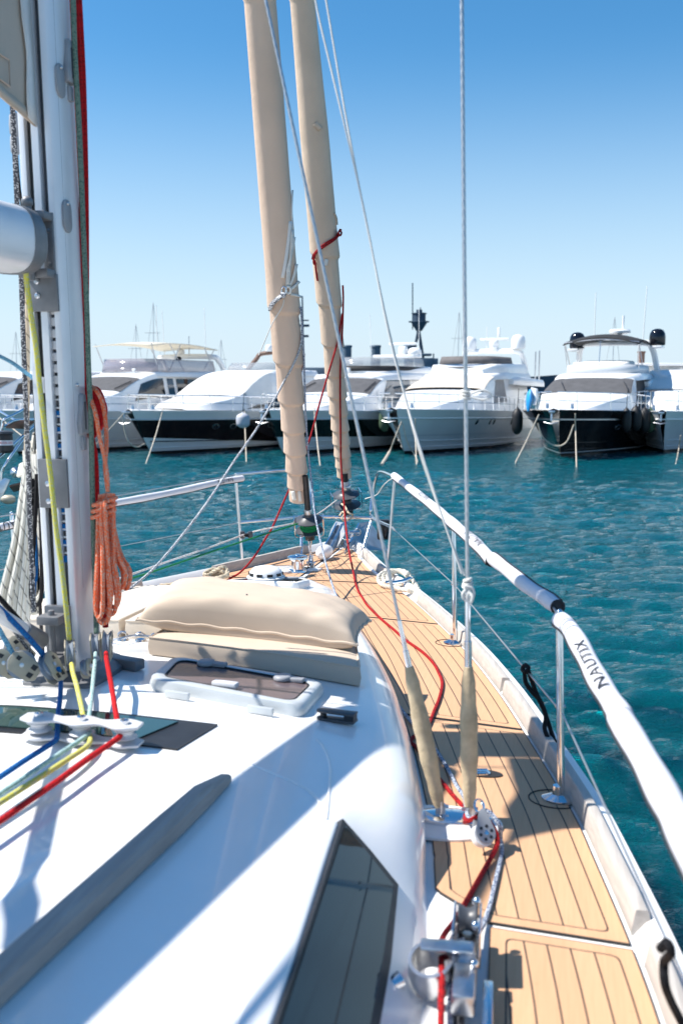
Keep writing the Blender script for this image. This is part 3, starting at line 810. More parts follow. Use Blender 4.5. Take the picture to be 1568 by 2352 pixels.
# ---- genoa track with car and the winch-like cam car
mb = MB(); a, b = Bp(-.66, 1.325, DZ+.0), Bp(-3.2, 1.345, DZ+.0); d = (b-a).normalized(); x = V((d.y, -d.x, 0))
mb.box((a+b)/2+V((0, 0, .012)), ((b-a).length, .032, .022), frameM(d, V((0, 0, 1)).cross(d)))
tk = part(mb, 'genoa_track', 'dgrey', bevel=.003)
for k in range(18):
    mb = MB(); mb.lathe([(.007, 0), (.006, .004), (.001, .005)], a+d*(.5+.1*k)+V((0, 0, .024)), 10); build(mb, 'bolt', W['steel'], tk)
cb = Z(1068, 2245, DZ+.03); M = frameM(d, V((0, 0, 1)).cross(d))
mb = MB(); mb.box(cb+d*-.03+V((0, 0, .02)), (.30, .052, .045), M); mb.box(cb+d*.10+V((0, 0, .035)), (.13, .05, .05), M)
car = part(mb, 'track_car', 'steel2', bevel=.008)
mb = MB()
for off in (-.034, .034): mb.box(cb+M@V((-.08, off*.9, .06)), (.14, .006, .09), M)
mb.box(cb+M@V((.13, .052, .015)), (.16, .022, .03), M); build(mb, 'cheek', W['steel'], car, bevel=.004)
mb = MB(); mb.lathe([(.032, -.024), (.036, -.02), (.026, -.006), (.026, .006), (.036, .02), (.032, .024)], cb+M@V((-.12, 0, .075)), 22, axisM(M@V((0, 1, 0)))); build(mb, 'sheave', W['dgrey'], car)
for xx in (-.16, -.05, .05): 
    mb = MB(); mb.ball(cb+M@V((xx, .02, .10 if xx < 0 else .065)), .011, 8); build(mb, 'bolt', W['steel'], car)
# swivelling lead ring beside the car (wide polished band)
rc = Z(990, 2228, DZ+.06); mb = MB(); R0 = Matrix.Rotation(-.35, 3, 'Z')@Matrix.Rotation(.35, 3, 'X')
rows = []
for zz, ro, ri in ((-.04, .048, .040), (.0, .053, .043), (.036, .050, .042)):
    rows.append((zz, ro, ri))
prof = [(r, z) for z, r, _ in rows]+[(ri, z) for z, _, ri in rows[::-1]]
prof.append(prof[0]); mb.lathe(prof, rc, 32, R0, caps=False)
ld = part(mb, 'lead_block', 'steel2')
mb = MB(); mb.box(rc+V((.035, -.0, .058)), (.12, .045, .008), Matrix.Rotation(-.12, 3, 'Z')); build(mb, 'lead_plate', W['steel2'], ld, bevel=.01)
mb = MB(); mb.tube([rc+V((-.07, -.02, -.01)), rc+V((-.11, -.04, -.02))], [.02, .012], 10); mb.tube([rc+V((0, 0, -.05)), rc+V((0, 0, -.11))], .012, 8); build(mb, 'lead_pin', W['steel'], ld)
ROOF[0] = SCM
# ================================================================ mast, boom, vang
RAKE = V((Bp(-.030, -.006, 0)-Bp(0, 0, 0)).xy.to_3d()+V((0, 0, 1))).normalized()
ZM = 1.655
def Mp(s, t, h):                            # mast frame: s fore-aft, t across, h height above the partners
    b = Bp(s, t-.012, ZM); return b+RAKE*h
prof = []
for k in range(25):                         # rounded forward part from starboard to port
    a = math.pi*k/24-math.pi/2
    prof.append((.0+.108*math.cos(a), -.062*math.sin(a)))
prof = [(s+.008, -t) for s, t in prof]       # port -> starboard? keep order, t from -.062 to .062
aft = [(-.055, .062), (-.095, .059), (-.112, .054), (-.116, .05)]
notch = [(-.116, .033), (-.092, .033), (-.092, .014), (-.116, .014), (-.120, .012), (-.120, -.010), (-.116, -.012), (-.088, -.012), (-.088, -.034), (-.116, -.034)]
full = prof+aft+notch+[(s, -t) for s, t in aft[::-1]]
mb = MB(); hs_ = [0, 1, 2.5, 5, 9, 14]
rows = [[Mp(s, t, h) for s, t in full] for h in hs_]
mb.grid(rows, closed=True, uv=False); mb.add(rows[-1], [list(range(len(full)))])
mast = part(mb, 'mast', 'alu', sharp=50)
def mpart(mb, name, m, **kw): return build(mb, name, W[m], mast, **kw)
MF = frameM(Bp(-1, 0, 0)-Bp(0, 0, 0), Bp(0, 1, 0)-Bp(0, 0, 0))      # x aft, y starboard, z down-ish
MR = Matrix((MF.col[1], MF.col[0]*-1, RAKE)).transposed()           # x starboard, y forward, z up
mb = MB(); mb.box(Mp(-.092, -.023, 6.5), (.020, .004, 12.9), MR); mpart(mb, 'sail_slot', 'black')
mb = MB(); mb.box(Mp(-.0945, .0235, 6.5), (.018, .004, 12.9), MR); mpart(mb, 'track_slot', 'dgrey')
h = .40
while h < .92:
    mb = MB(); mb.box(Mp(-.098, .0235, h), (.0185, .01, .0215), MR); h += .052; mpart(mb, 'blue_slide', 'r_azure')
h = .42
while h < 1.26:
    mb = MB(); mb.box(Mp(-.099, .0235, h), (.0185, .012, .006 if h < .93 else .026), MR); h += .026 if h < .93 else .036
    mpart(mb, 'track_rung', 'lgrey', bevel=.002)
mb = MB(); mb.box(Mp(-.115, -.023, .96), (.022, .008, .05), MR); mpart(mb, 'slot_gate', 'lgrey', bevel=.002)
mb = MB(); mb.tube([Mp(-.07, .0600, .3), Mp(-.07, .0600, 5)], .0014, 5); mpart(mb, 'seam_strip', 'grey')
def hz(px, py, s=-.12, t=0):                # height on the mast seen at a picture row
    lo, hi = 0.0, 6.0
    for _ in range(40):
        m_ = (lo+hi)/2; P = SCM(Mp(s, t, m_))
        zc = P.y*math.cos(PIT)-(P.z-HC)*math.sin(PIT); up = P.y*math.sin(PIT)+(P.z-HC)*math.cos(PIT)
        if 1176-F_*up/zc > py: lo = m_
        else: hi = m_
    return lo
for y0, y1 in ((630, 716), (1054, 1166)):
    h0, h1 = hz(0, y1), hz(0, y0)
    mb = MB(); mb.box(Mp(-.124, .004, (h0+h1)/2), (.098, .012, h1-h0), MR); pl_ = mpart(mb, 'mast_plate', 'grey_cast', bevel=.003)
    for f in (.80, .42) if y0 < 700 else (.50, .14):
        mb = MB(); mb.lathe([(.009, 0), (.009, .004), (.005, .006), (.001, .006)], Mp(-.131, -.012, h0+(h1-h0)*f), 12, axisM(Bp(-1, 0, 0)-Bp(0, 0, 0))); build(mb, 'bolt', W['steel2'], mast)
# oval cover plates on the starboard side
def stadium(w_, h_, n=8): return [(w_/2*math.cos(a), h_/2-w_/2+w_/2*math.sin(a)) for a in np.linspace(0, math.pi, n)]+[(w_/2*math.cos(a), -h_/2+w_/2+w_/2*math.sin(a)) for a in np.linspace(math.pi, 2*math.pi, n)]
MS = Matrix((-MF.col[0], RAKE, Bp(0, 1, 0)-Bp(0, 0, 0))).transposed()
def side_pt(s, h, off=.0):                  # on the rounded starboard flank
    t = .062*math.sqrt(max(0, 1-((s-.008)/.108)**2)) if s > .008 else .062
    return Mp(s, t+off, h)
for y0, y1 in ((154, 233), (463, 539)):
    h0, h1 = hz(0, y1, -.02, .06), hz(0, y0, -.02, .06)
    mb = MB(); mb.prism(stadium(.058, h1-h0), .008, side_pt(-.055, (h0+h1)/2, .001), MS); mpart(mb, 'cover_plate', 'grey', bevel=.002)
    mb = MB(); mb.ball(side_pt(-.055, h1-.012, .006), .006, 6); mpart(mb, 'bolt', 'steel2')
# halyard exit boxes
for yc, s_ in ((150, .008), (958, -.022)):
    h = hz(0, yc, s_, .06); c = side_pt(s_, h, .004)
    mb = MB(); pl = [(-.030, -.055), (.030, -.055), (.034, -.02), (.022, .02), (.014, .075), (-.014, .075), (-.02, .03), (-.034, -.02)]
    mb.prism(pl, .022, c, MS); ex = mpart(mb, 'halyard_exit', 'grey', bevel=.006)
    mb = MB(); mb.prism([(-.004, -.04), (.004, -.04), (.006, .05), (-.006, .05)], .026, c, MS); mpart(mb, 'exit_slot', 'dgrey')
    mb = MB(); mb.box(c+MS@V((0, -.085, -.004)), (.026, .045, .02), MS); mpart(mb, 'exit_foot', 'grey', bevel=.004)
mb = MB(); mb.ball(side_pt(-.045, hz(0, 884, -.04, .06), .002), .007, 8); mpart(mb, 'bolt', 'steel2')
# halyard winch-style cleat drum carrying the red coil on the forward starboard side
# mast foot collar
mb = MB(); rows = []
for r_, zz in ((1.75, .0), (1.75, .018), (1.55, .026), (1.25, .034)):
    rows.append([Bp(s*r_+(-.01), t*(r_+.35), 0)+V((0, 0, roofz(0, 0)-.002+zz)) for s, t in prof+aft+[(s, -t) for s, t in aft[::-1]]])
mb.grid(rows, closed=True, uv=False); mb.add(rows[-1], [list(range(len(rows[-1])))]); mpart(mb, 'mast_collar', 'grey_cast', sharp=40)
mb = MB(); mb.box(Bp(.06, .13, roofz(0, .1)+.018), (.13, .05, .036), Matrix.Rotation(-.5, 3, 'Z')); mpart(mb, 'collar_lug', 'grey_cast', bevel=.006)
# vang bracket and tube
hv = .20
mb = MB()
for h in (.085, .215): mb.box(Mp(-.155, -.005, h), (.075, .10, .028), MR)
mb.box(Mp(-.128, -.005, .15), (.082, .026, .20), MR); mb.tube([Mp(-.175, -.005, .05), Mp(-.175, -.005, .245)], .011, 10)
mpart(mb, 'vang_bracket', 'grey_cast', bevel=.005)
V0, V1 = Mp(-.19, -.01, .13), Bp(-1.75, -.22, 2.78); dvg = (V1-V0).normalized()
mb = MB(); mb.tube([V0+dvg*.05, V0+dvg*.055, V0+dvg*.16, V0+dvg*.165], [.022, .030, .027, .02], 18); vb = part(mb, 'vang_end', 'grey_cast')
mb = MB(); mb.tube([V0+dvg*.15, V1], .0215, 20); part(mb, 'vang', 'alu_white')
# boom with gooseneck
GZ = hz(0, 566)
bz = Mp(-.2, 0, GZ).z
def bring(s, k=1.0, n=28):
    out = []
    for i in range(n):
        a = 2*math.pi*i/n; c_, s_ = math.cos(a), math.sin(a)
        out.append(Bp(s, (s+.2)*.19+.082*k*math.copysign(abs(c_)**.75, c_), bz+.098*k*math.copysign(abs(s_)**.8, s_)-.004))
    return out
mb = MB(); rows = [bring(s) for s in (-.335, -.6, -2, -5.2)]; mb.grid(rows, closed=True, uv=False); mb.add(rows[0], [list(range(28))]); mb.add(rows[-1], [list(range(28))])
boom = part(mb, 'boom', 'alu', sharp=50)
mb = MB(); rows = [bring(s, k) for s, k in ((-.345, 1.03), (-.338, 1.03), (-.29, .98), (-.262, .80), (-.26, .4))]; mb.grid(rows, closed=True, uv=False); mb.add(rows[-1], [list(range(28))]); mb.add(rows[0], [list(range(28))])
be = build(mb, 'boom_end', W['grey_cast'], boom, sharp=45)
mb = MB()
for dz in (-.085, .085): mb.box(Mp(-.15, .0, GZ+dz), (.095, .06, .024), MR)
mb.box(Mp(-.122, .030, GZ), (.034, .010, .20), MR); mb.box(Mp(-.122, -.036, GZ), (.034, .010, .20), MR)
mb.tube([Mp(-.19, 0, GZ-.11), Mp(-.19, 0, GZ+.11)], .012, 10); mb.box(Mp(-.21, .0, GZ+.0), (.04, .11, .13), MR); mb.ball(Mp(-.19, 0, GZ+.12), .018, 8)
gk_ = part(mb, 'gooseneck', 'grey_cast', bevel=.003)
for dz in (-.08, -.055, .045, .08):
    mb = MB(); mb.lathe([(.007, 0), (.007, .003), (.001, .004)], Mp(-.128, .032, GZ+dz), 10, axisM(Bp(-1, 0, 0)-Bp(0, 0, 0))); build(mb, 'bolt', W['steel2'], gk_)
# rolled mainsail showing its clew corner aft of the mast
tack = Mp(-.118, .012, hz(0, 292))
def msail(f, g):                            # f along the foot aft, g up the luff
    H = 1.5; L = .62*(1-g)
    s = -.118-L*f-.006; z = tack.z-ZM+H*g+.10*f*(1-g)
    bul = .02*math.sin(f*math.pi)*(1-g)*math.sin(g*9+f*5)+.012*math.sin(f*17+g*6)*f
    return Mp(s, .012+bul+(s+.12)*.10, z)
mb = MB(); rows = [[msail(f, g) for f in np.linspace(0, 1, 26)] for g in np.linspace(0, .985, 40)]
mb.grid(rows); ms = build(mb, 'mainsail', W['sail_main'])
ms.modifiers.new('thick', 'SOLIDIFY').thickness = .004
tag(ms, 'taupe corner of the rolled mainsail hanging from the mast above the boom', 'sail')
mb = MB(); rows = []
for g in np.linspace(0, .9, 30):
    P = msail(0, g); wv = .06+.006*math.sin(g*40)
    rows.append([P+V((.0, -.004, 0)), msail(min(.9, wv/.62/(1-g)), g)+V((.006, -.006, 0))])
mb.grid(rows); lt = build(mb, 'luff_tape', W['sail_white'], ms); lt.modifiers.new('thick', 'SOLIDIFY').thickness = .005
mb = MB(); rows = [[msail(f, 0)+V((0, 0, dz+.0))+V((.004, -.004, 0)) for dz in (-.004, .028)] for f in np.linspace(.02, 1, 24)]
mb.grid(rows); ft = build(mb, 'foot_hem', W['sail_tan'], ms); ft.modifiers.new('thick', 'SOLIDIFY').thickness = .005
mb = MB(); q = [(.26, .03), (.52, .03), (.53, .075), (.26, .08)]
mb.tube([msail(a, b)+V((.006, -.006, 0)) for a, b in q], .0025, 5, closed=True); build(mb, 'patch_seam', W['sail'], ms)
mb = MB(); c = msail(.62, .015)+V((.008, -.008, 0)); mb.tube([c+V((.02*math.cos(a), 0, .02*math.sin(a))) for a in np.linspace(0, 6.28, 16, endpoint=False)], .005, 6, closed=True); build(mb, 'eyelet', W['steel2'], ms)
mb = MB(); a_ = msail(1, 0); mb.tube([a_, Bp(-2.2, -.33, bz+.36), Bp(-4.6, -.73, bz+.10)], .012, 8)
tag(build(mb, 'outhaul_rope', W['r_wb']), 'rope hauling the mainsail corner aft along the boom', 'rope')
ROOF[0] = None
# ================================================================ furled sails, furlers, ropes, cushions and loose gear
def solo(mb, name, m, label, cat, group=None, **kw):
    return tag(build(mb, name, W[m] if isinstance(m, str) else m, **kw), label, cat, group)
def pxr(px, P): return px*(P.y*math.cos(PIT)-(P.z-HC)*math.sin(PIT))/F_
def furled(p0, p1, radii, seed, wraps, extra, name, m, label):
    rnd = random.Random(seed)
    a, b = U(*p0), U(*p1); d = (b-a).normalized(); L = (b-a).length
    bow = V((OX-.12, OY, 16))
    pts = []; n = 900; tot = L+extra
    ez = axisM(d, (0, -1, 0)); ex, ey = ez.col[0], ez.col[1]
    ph = 0; mb = MB(); rows = []; prev = 0
    kf = [(rnd.uniform(0, 6.28), rnd.uniform(.4, 1.4), rnd.choice((2, 3, 4))) for _ in range(5)]
    for i in range(n+1):
        f = (i/n)**1.25; l = tot*f; P = a+d*l
        zc = P.y*math.cos(PIT)-(P.z-HC)*math.sin(PIT); up = P.y*math.sin(PIT)+(P.z-HC)*math.cos(PIT)
        py = 1176-F_*up/zc
        r = interp(py, radii)*zc/F_ if py > 0 else radii[0][1]*(U(p1[0], 0, p1[2])-V((0, 0, HC))).y/F_*max(.35, 1-(l-L)/extra*.55)
        pitch, amp = interp(py, [(k, v) for k, v, _ in wraps]), interp(py, [(k, v) for k, _, v in wraps])
        ph += (l-prev)/pitch; prev = l
        row = []
        for k in range(56):
            th = 2*math.pi*k/56
            ta_ = ((th+math.pi/2) % (2*math.pi))/(2*math.pi)-.5
            q = (ph+.5*ta_+.05*math.cos(th)) % 1.0
            saw = 1-q if q > .05 else q/.05*.95
            fold = sum(math.sin(m_*th+p_+l*w_*2.1) for p_, w_, m_ in kf)*.008
            pk = .011*math.sin(13*th+l*23+4*math.sin(l*7+th))*min(1, amp/.08)*(1.3 if q > .6 else .25)
            rr = r*(1+amp*(saw-.5)+fold+pk)
            row.append(P+(ex*math.cos(th)+ey*math.sin(th))*rr)
        rows.append(row)
    mb.grid(rows, closed=True); mb.add(rows[0], [list(range(56))[::-1]])
    o = solo(mb, name, m, label, 'sail', sharp=80)
    return o, a, d, L, ex, ey
s1o, s1a, s1d, s1L, s1x, s1y = furled((687, 1150, 7.40), (597, 0, 6.35), [(0, 37), (300, 38), (627, 37), (760, 35), (879, 30), (987, 26), (1090, 23.5), (1130, 22), (1150, 20)], 3,
    [(0, .9, .012), (560, .8, .015), (630, .5, .10), (700, .42, .15), (800, .36, .18), (1000, .18, .20), (1150, .10, .22)], 8.5, 'furled_sail', 'sail',
    'pinkish beige sail rolled on the nearer inner stay, fastened with white straps')
s2o, s2a, s2d, s2L, s2x, s2y = furled((791, 1096, 8.58), (694, 0, 7.5), [(0, 29), (300, 33), (580, 32), (650, 29), (771, 25), (879, 22), (987, 19.5), (1077, 17), (1096, 15)], 8,
    [(0, 1.2, .012), (480, 1.0, .02), (560, .5, .09), (590, .42, .15), (760, .33, .19), (900, .17, .22), (1096, .085, .24)], 8.0, 'furled_sail', 'sail_tan',
    'sand coloured sail rolled on the forward bow stay, bound with a dark red rope')
def on_sail(px, py, a, d, ex, ey, rad, out=.0, Y0=None):
    P0 = a                                  # point on the front of a rolled sail seen at (px, py)
    ray = _ray(px, py); C0 = V((0, 0, HC))
    best = None
    lo = (a.y-2.2)
    for k in range(900):
        y = lo+k*.004; P = C0+ray*(y/ray.y); w_ = P-a; ax = d*w_.dot(d); dist = (w_-ax).length
        zc = y; r = interp(py, rad)*zc/F_+out
        if dist <= r: return P
        if best is None or dist < best[0]: best = (dist, P)
    return best[1]
R1_ = [(0, 37), (300, 38), (627, 37), (760, 35), (879, 30), (987, 26), (1090, 23.5), (1150, 20)]
R2_ = [(0, 29), (300, 33), (580, 32), (650, 29), (771, 25), (879, 22), (987, 19.5), (1096, 15)]
os1 = lambda x, y, o=.019: on_sail(x, y, s1a, s1d, s1x, s1y, R1_, o)
os2 = lambda x, y, o=.019: on_sail(x, y, s2a, s2d, s2x, s2y, R2_, o)
# white straps, ring and patch on the inner sail (parts of it)
def strap(pts, w_, name, m, parent, fn, off=.006):
    mb = MB(); rows = []; P = cr([V((x, y, 0)) for x, y in pts], 5)
    for i, p in enumerate(P):
        q = P[min(len(P)-1, i+1)]-P[max(0, i-1)]; nrm = V((-q.y, q.x, 0)).normalized()*w_/2*(1 if not isinstance(w_, tuple) else 1)
        rows.append([fn(p.x+nrm.x*k, p.y+nrm.y*k, off) for k in (-1, 0, 1)])
    mb.grid(rows); o = build(mb, name, W[m], parent, fix=False); o.modifiers.new('thick', 'SOLIDIFY').thickness = .006
    return o
z6 = lambda X, Y: (533.1+.2*X, 376.3+.2*Y)
strap([z6(580, 1310), z6(620, 1100), z6(655, 860), z6(675, 660)], 8, 'clew_patch', 'sail_white', s1o, os1)
for pts in ([(650, 1400), (660, 1180), (690, 1000), (718, 840)], [(665, 1400), (715, 1280), (745, 1150)], [(680, 1440), (730, 1400), (775, 1350)], [(670, 1500), (740, 1512), (800, 1530)], [(630, 1400), (640, 1220), (672, 1080), (700, 760)]):
    strap([z6(*p) for p in pts], 5.5, 'clew_strap', 'web', s1o, os1, .012)
mb = MB(); c = os1(*z6(645, 1450), .02); mb.tube([c+V((.016*math.cos(a), -.006*math.sin(a), .022*math.sin(a))) for a in np.linspace(0, 6.28, 18, endpoint=False)], .008, 8, closed=True); build(mb, 'clew_ring', W['web'], s1o)
mb = MB(); c = os1(*z6(595, 1455), .02); mb.tube([c+V((.017*math.cos(a), -.01*math.cos(a), .024*math.sin(a))) for a in np.linspace(0, 6.28, 18, endpoint=False)], .004, 8, closed=True); build(mb, 'shackle', W['steel'], s1o)
strap([z6(700, 300), z6(690, 520), z6(700, 760)], 2.0, 'leech_edge', 'sail_white', s1o, os1)
strap([z6(1175, 560), z6(1200, 620), z6(1208, 700)], 3.0, 'leech_edge', 'sail_tan', s2o, os2)
strap([z6(1085, 1095), z6(1070, 1170)], 9, 'repair_patch', 'sail_white', s2o, os2)
strap([(731-8, 283), (731+6, 297)], 13, 'sail_patch', 'sail_tan', s2o, os2, .01)
strap([(672, 1128), (676, 1150)], 9, 'tack_strap', 'web', s1o, os1, .012)
strap([(687, 1128), (690, 1152)], 7, 'tack_strap', 'web', s1o, os1, .012)
# ---- furler drums
def furler(base, d, discs, hub, tube_r, tube_len, guard, label, linecol, foot, legs):
    M = axisM(d, (0, -1, 0)); t = thing('sail_furler', label, 'furler', base)
    (r1, h1), (r2, h2) = discs
    def P(name, mb, m, **kw): return build(mb, name, W[m], t, **kw)
    mb = MB(); mb.lathe([(.03, h1-.004), (r1, h1-.003), (r1+.002, h1), (r1, h1+.003), (r1*.55, h1+.012), (hub*1.05, h1+.03), (hub, h1+.05)], base, 36, M); P('lower_disc', mb, 'dgrey')
    mb = MB(); mb.lathe([(.03, h2-.004), (r2, h2-.003), (r2+.002, h2), (r2, h2+.003), (r2*.6, h2+.014), (hub*1.1, h2+.035), (hub*.95, h2+.06)], base, 36, M); P('upper_disc', mb, 'dgrey')
    mb = MB(); mb.lathe([(hub*1.15, h1-.075), (hub*1.2, h1-.06), (hub*1.2, h1-.012), (hub, h1)], base, 24, M); P('hub', mb, 'black')
    mb = MB(); mb.lathe([(hub*1.0, h1), (hub, h2)], base, 24, M); P('spool', mb, 'black')
    mb = MB(); mb.lathe([(tube_r, h2+.03), (tube_r, h2+tube_len)], base, 20, M); P('foil', mb, 'black')
    mb = MB(); mb.lathe([(tube_r*1.35, h2+.05), (tube_r*1.4, h2+.055), (tube_r*1.4, h2+.085), (tube_r*1.3, h2+.09)], base, 20, M); P('collar', mb, 'steel2')
    for a in (-.5, 2.6):                    # bent steel wire guards
        g = []
        for da, hh, rr in ((0, h1-.035, r1*.55), (0, h1-.02, r1+.012), (0, h2+.012, r1+.014), (.12, h2+.02, r1+.012), (.75, h2+.02, r1+.012), (.87, h2+.012, r1+.014), (.87, h1-.02, r1+.012), (.87, h1-.035, r1*.55)):
            x = a+guard+da; g.append(base+M@V((rr*math.cos(x), rr*math.sin(x), hh)))
        mb = MB(); mb.tube(cr(g, 3), .0042, 6); P('wire_guard', mb, 'steel')
    if linecol:
        mb = MB(); n = 5
        for k in range(n):
            z = h1+.014+(h2-h1-.03)*k/(n-1)
            mb.tube([base+M@V(((hub+.028+.006*(k % 2))*math.cos(x), (hub+.028+.006*(k % 2))*math.sin(x), z)) for x in np.linspace(0, 6.283, 28, endpoint=False)], .0085, 6, closed=True)
        P('wound_line', mb, linecol)
    mb = MB()
    for off in (-.024, .024):
        mb.add([p for p in [foot+V((off, 0, 0)), foot+V((off, .05, 0)), base+M@V((off*.8, .02, h1-.06)), base+M@V((off*.8, -.02, h1-.06))]]+[p+V((.006*math.copysign(1, off), 0, 0)) for p in [foot+V((off, 0, 0)), foot+V((off, .05, 0)), base+M@V((off*.8, .02, h1-.06)), base+M@V((off*.8, -.02, h1-.06))]],
               [[0, 1, 2, 3], [4, 5, 6, 7], [0, 1, 5, 4], [1, 2, 6, 5], [2, 3, 7, 6], [3, 0, 4, 7]])
    mb.tube([foot+V((-.035, .02, .05)), foot+V((.035, .02, .05))], .009, 8)
    P('link_plate', mb, 'steel', bevel=.002)
    return t
b1 = U(711, 1226, 7.42)
furler(b1, s1d, ((.103, .03), (.105, .115)), .030, .022, .36, 0.1, 'black roller drum wound with green line at the foot of the inner stay', 'r_green', Z(714, 1308, DZ), None)
mb = MB(); mb.prism([(-.06, -.05), (.06, -.05), (.08, .04), (-.08, .04)], .02, Z(715, 1309, DZ+.004)+V((0, .02, 0)), Matrix.Rotation(-TH, 3, 'Z')); part(mb, 'stay_plate', 'gel', bevel=.005)
mb = MB(); c = Z(714, 1306, DZ); mb.box(c+V((0, .03, .05)), (.035, .04, .10)); part(mb, 'stay_fitting', 'steel', bevel=.004)
b2 = U(797, 1166, 8.62)
furler(b2, s2d, ((.122, .025), (.118, .125)), .042, .034, .20, .3, 'dark grey roller drum with pale collar at the foot of the bow stay', None, Z(798, 1252, DZ+.03), None)
mb = MB(); mb.lathe([(.038, .16), (.040, .17), (.040, .21), (.036, .215), (.036, .25), (.03, .255)], b2, 24, axisM(s2d)); part(mb, 'stay_collar', 'lgrey')
# ---- anchor on the bow roller
an = thing('anchor', 'polished steel anchor stowed on the bow roller under the pulpit', 'anchor', tuple(Z(800, 1255, DZ)))
for sg in (1, -1):
    q = [U(784+sg*8-4, 1262, 8.5), U(745+(55 if sg > 0 else 0)*1+(90 if sg > 0 else 0), 1265, 8.75), U(760 if sg < 0 else 862, 1218, 9.0), U(771 if sg < 0 else 848, 1200, 9.05), U(788 if sg < 0 else 826, 1203, 8.9), U(792 if sg < 0 else 806, 1230, 8.7)]
    mb = MB(); n = len(q); th_ = V((0, .012, .01)); mb.add(q+[p+th_ for p in q], [list(range(n)), list(range(n, 2*n))]+[[k, (k+1) % n, n+(k+1) % n, n+k] for k in range(n)])
    build(mb, 'fluke', W['galv'], an, bevel=.003)
mb = MB(); mb.tube([U(757, 1262, 8.35), U(785, 1205, 8.75), U(800, 1196, 8.9)], .014, 8, flat=.5); mb.tube([U(752, 1266, 8.3), U(762, 1262, 8.35)], .022, 8); build(mb, 'shank', W['steel2'], an)
mb = MB(); mb.tube([U(822, 1222, 8.7)+V((.022*math.cos(a), 0, .03*math.sin(a))) for a in np.linspace(0, 6.28, 16, endpoint=False)], .006, 6, closed=True); mb.tube([U(800, 1223, 8.6), U(826, 1223, 8.6)], .012, 8); build(mb, 'shackle', W['steel2'], an)
# ---- ropes
def rope(pts, r, m, label, cat='rope', n=8, k=6, group=None, name='rope', extra=None, **kw):
    mb = MB(); mb.tube(cr(pts, k), r, n)
    for e in (extra or []): mb.tube(cr(e, k), r, n)
    return solo(mb, name, m, label, cat, group, **kw)
Ys2 = lambda y: 8.58-(1096-y)/1096*1.08
Ys1 = lambda y: 7.40-(1150-y)/1150*1.05
BLK = Z(1108, 1906, 1.31)                   # block beside the chainplate
rr = .0075
zd = DZ+rr+.001
deck_red = [(819, 1349), (834, 1376), (844, 1391), (873, 1420), (905, 1447), (931, 1470), (969, 1497), (993, 1521), (1007, 1545), (1015, 1570), (1008, 1604), (997, 1632), (987, 1658), (978, 1675), (962, 1686), (949, 1692), (944, 1705), (958, 1719), (985, 1762), (1011, 1792), (1039, 1826), (1066, 1858)]
pts = [os2(787, 655), os2(788, 690), os2(786, 760), os2(782, 830), os2(781, 900), os2(782, 990), os2(783, 1060), U(789, 1145, 8.33), U(793, 1198, 8.15), U(800, 1258, 7.75), Z(810, 1308, zd+.02)]+[Z(x, y, zd) for x, y in deck_red]+[BLK+V((-.04, .06, .0)), BLK+V((.0, .03, .03)), BLK+V((.035, 0, -.0)), Z(1141, 1938, zd+.03), Z(1128, 1968, zd+.01), Z(1109, 2002, zd), Z(1076, 2060, zd), Z(1044, 2114, zd), Z(1020, 2146, zd+.01), Z(1012, 2175, zd+.04), Z(1014, 2230, zd+.07), Z(1013, 2280, zd+.05), Z(1012, 2352, zd+.05), Z(1011, 2440, zd+.05)]
rope(pts, rr, 'r_red', 'long dark red sheet running along the deck and through the track car', k=5)
pts = [os2(786, 720), os2(775, 785), U(754, 857, 8.1), U(732, 933, 8.02), U(711, 1009, 7.95), U(690, 1067, 7.85), U(667, 1117, 7.75), U(627, 1208, 7.45), U(611, 1235, 7.35), U(590, 1270, 7.2), U(571, 1295, 7.1), U(550, 1316, 6.95), Z(531, 1327, zd+.02), Z(500, 1345, zd), Z(420, 1372, zd)]
rope(pts, rr, 'r_red', 'dark red sheet crossing behind the inner sail down to the port side')
rope([os2(781, 527, .02), os2(770, 545, .016), os2(750, 557, .014), os2(733, 570, .014), os2(720, 585, .016), os2(717, 595, .01)], rr, 'r_red', 'dark red tie wound round the forward rolled sail with a knot', 'rope',
     extra=[[os2(779, 540, .018), os2(765, 553, .02), os2(742, 568, .02), os2(725, 582, .02), os2(720, 600, .012), os2(722, 608, .008)], [os2(783, 528, .03), os2(777, 534, .045), os2(781, 541, .03), os2(784, 534, .02), os2(779, 530, .02)], [os2(723, 598, .012), os2(726, 625, .008), os2(729, 645, .006)]])
deck_blue = [(820, 1450), (832, 1475), (851, 1511), (870, 1547), (880, 1566), (908, 1610), (941, 1655), (975, 1692), (1002, 1725), (1025, 1761), (1047, 1803), (1066, 1834)]
pts = [os1(690, 705), os1(694, 753, .015), os1(698, 828, .016), os1(702, 951, .016), os1(708, 1041, .016), U(718, 1129, 7.22), U(722, 1174, 7.12), U(735, 1239, 6.85), U(750, 1301, 6.55), U(771, 1366, 6.25), U(796, 1420, 5.75)]+[Z(x, y, zd) for x, y in deck_blue]+[BLK+V((-.03, .075, .0)), BLK+V((.015, .045, .04)), BLK+V((.05, .01, .01)), Z(1148, 1925, zd+.02), Z(1151, 1960, zd), Z(1137, 2025, zd), Z(1124, 2080, zd), Z(1111, 2119, zd), Z(1091, 2150, zd+.02), Z(1062, 2160, zd+.06), Z(1040, 2178, zd+.08), Z(1036, 2230, zd+.05), Z(1033, 2300, zd+.02), Z(1033, 2440, zd+.02)]
rope(pts, rr*.93, 'r_blue', 'blue and white flecked sheet lying along the cabin side to the deck block', k=5)
pts = [os1(694, 745, .01), os1(690, 795, .014), os1(671, 843, .016), os1(650, 880, .02), U(631, 915, 6.78), U(588, 987, 6.6), U(538, 1059, 6.4), U(475, 1155, 6.1), U(411, 1239, 5.8), U(351, 1308, 5.5), U(295, 1355, 5.2), U(250, 1388, 4.95)]
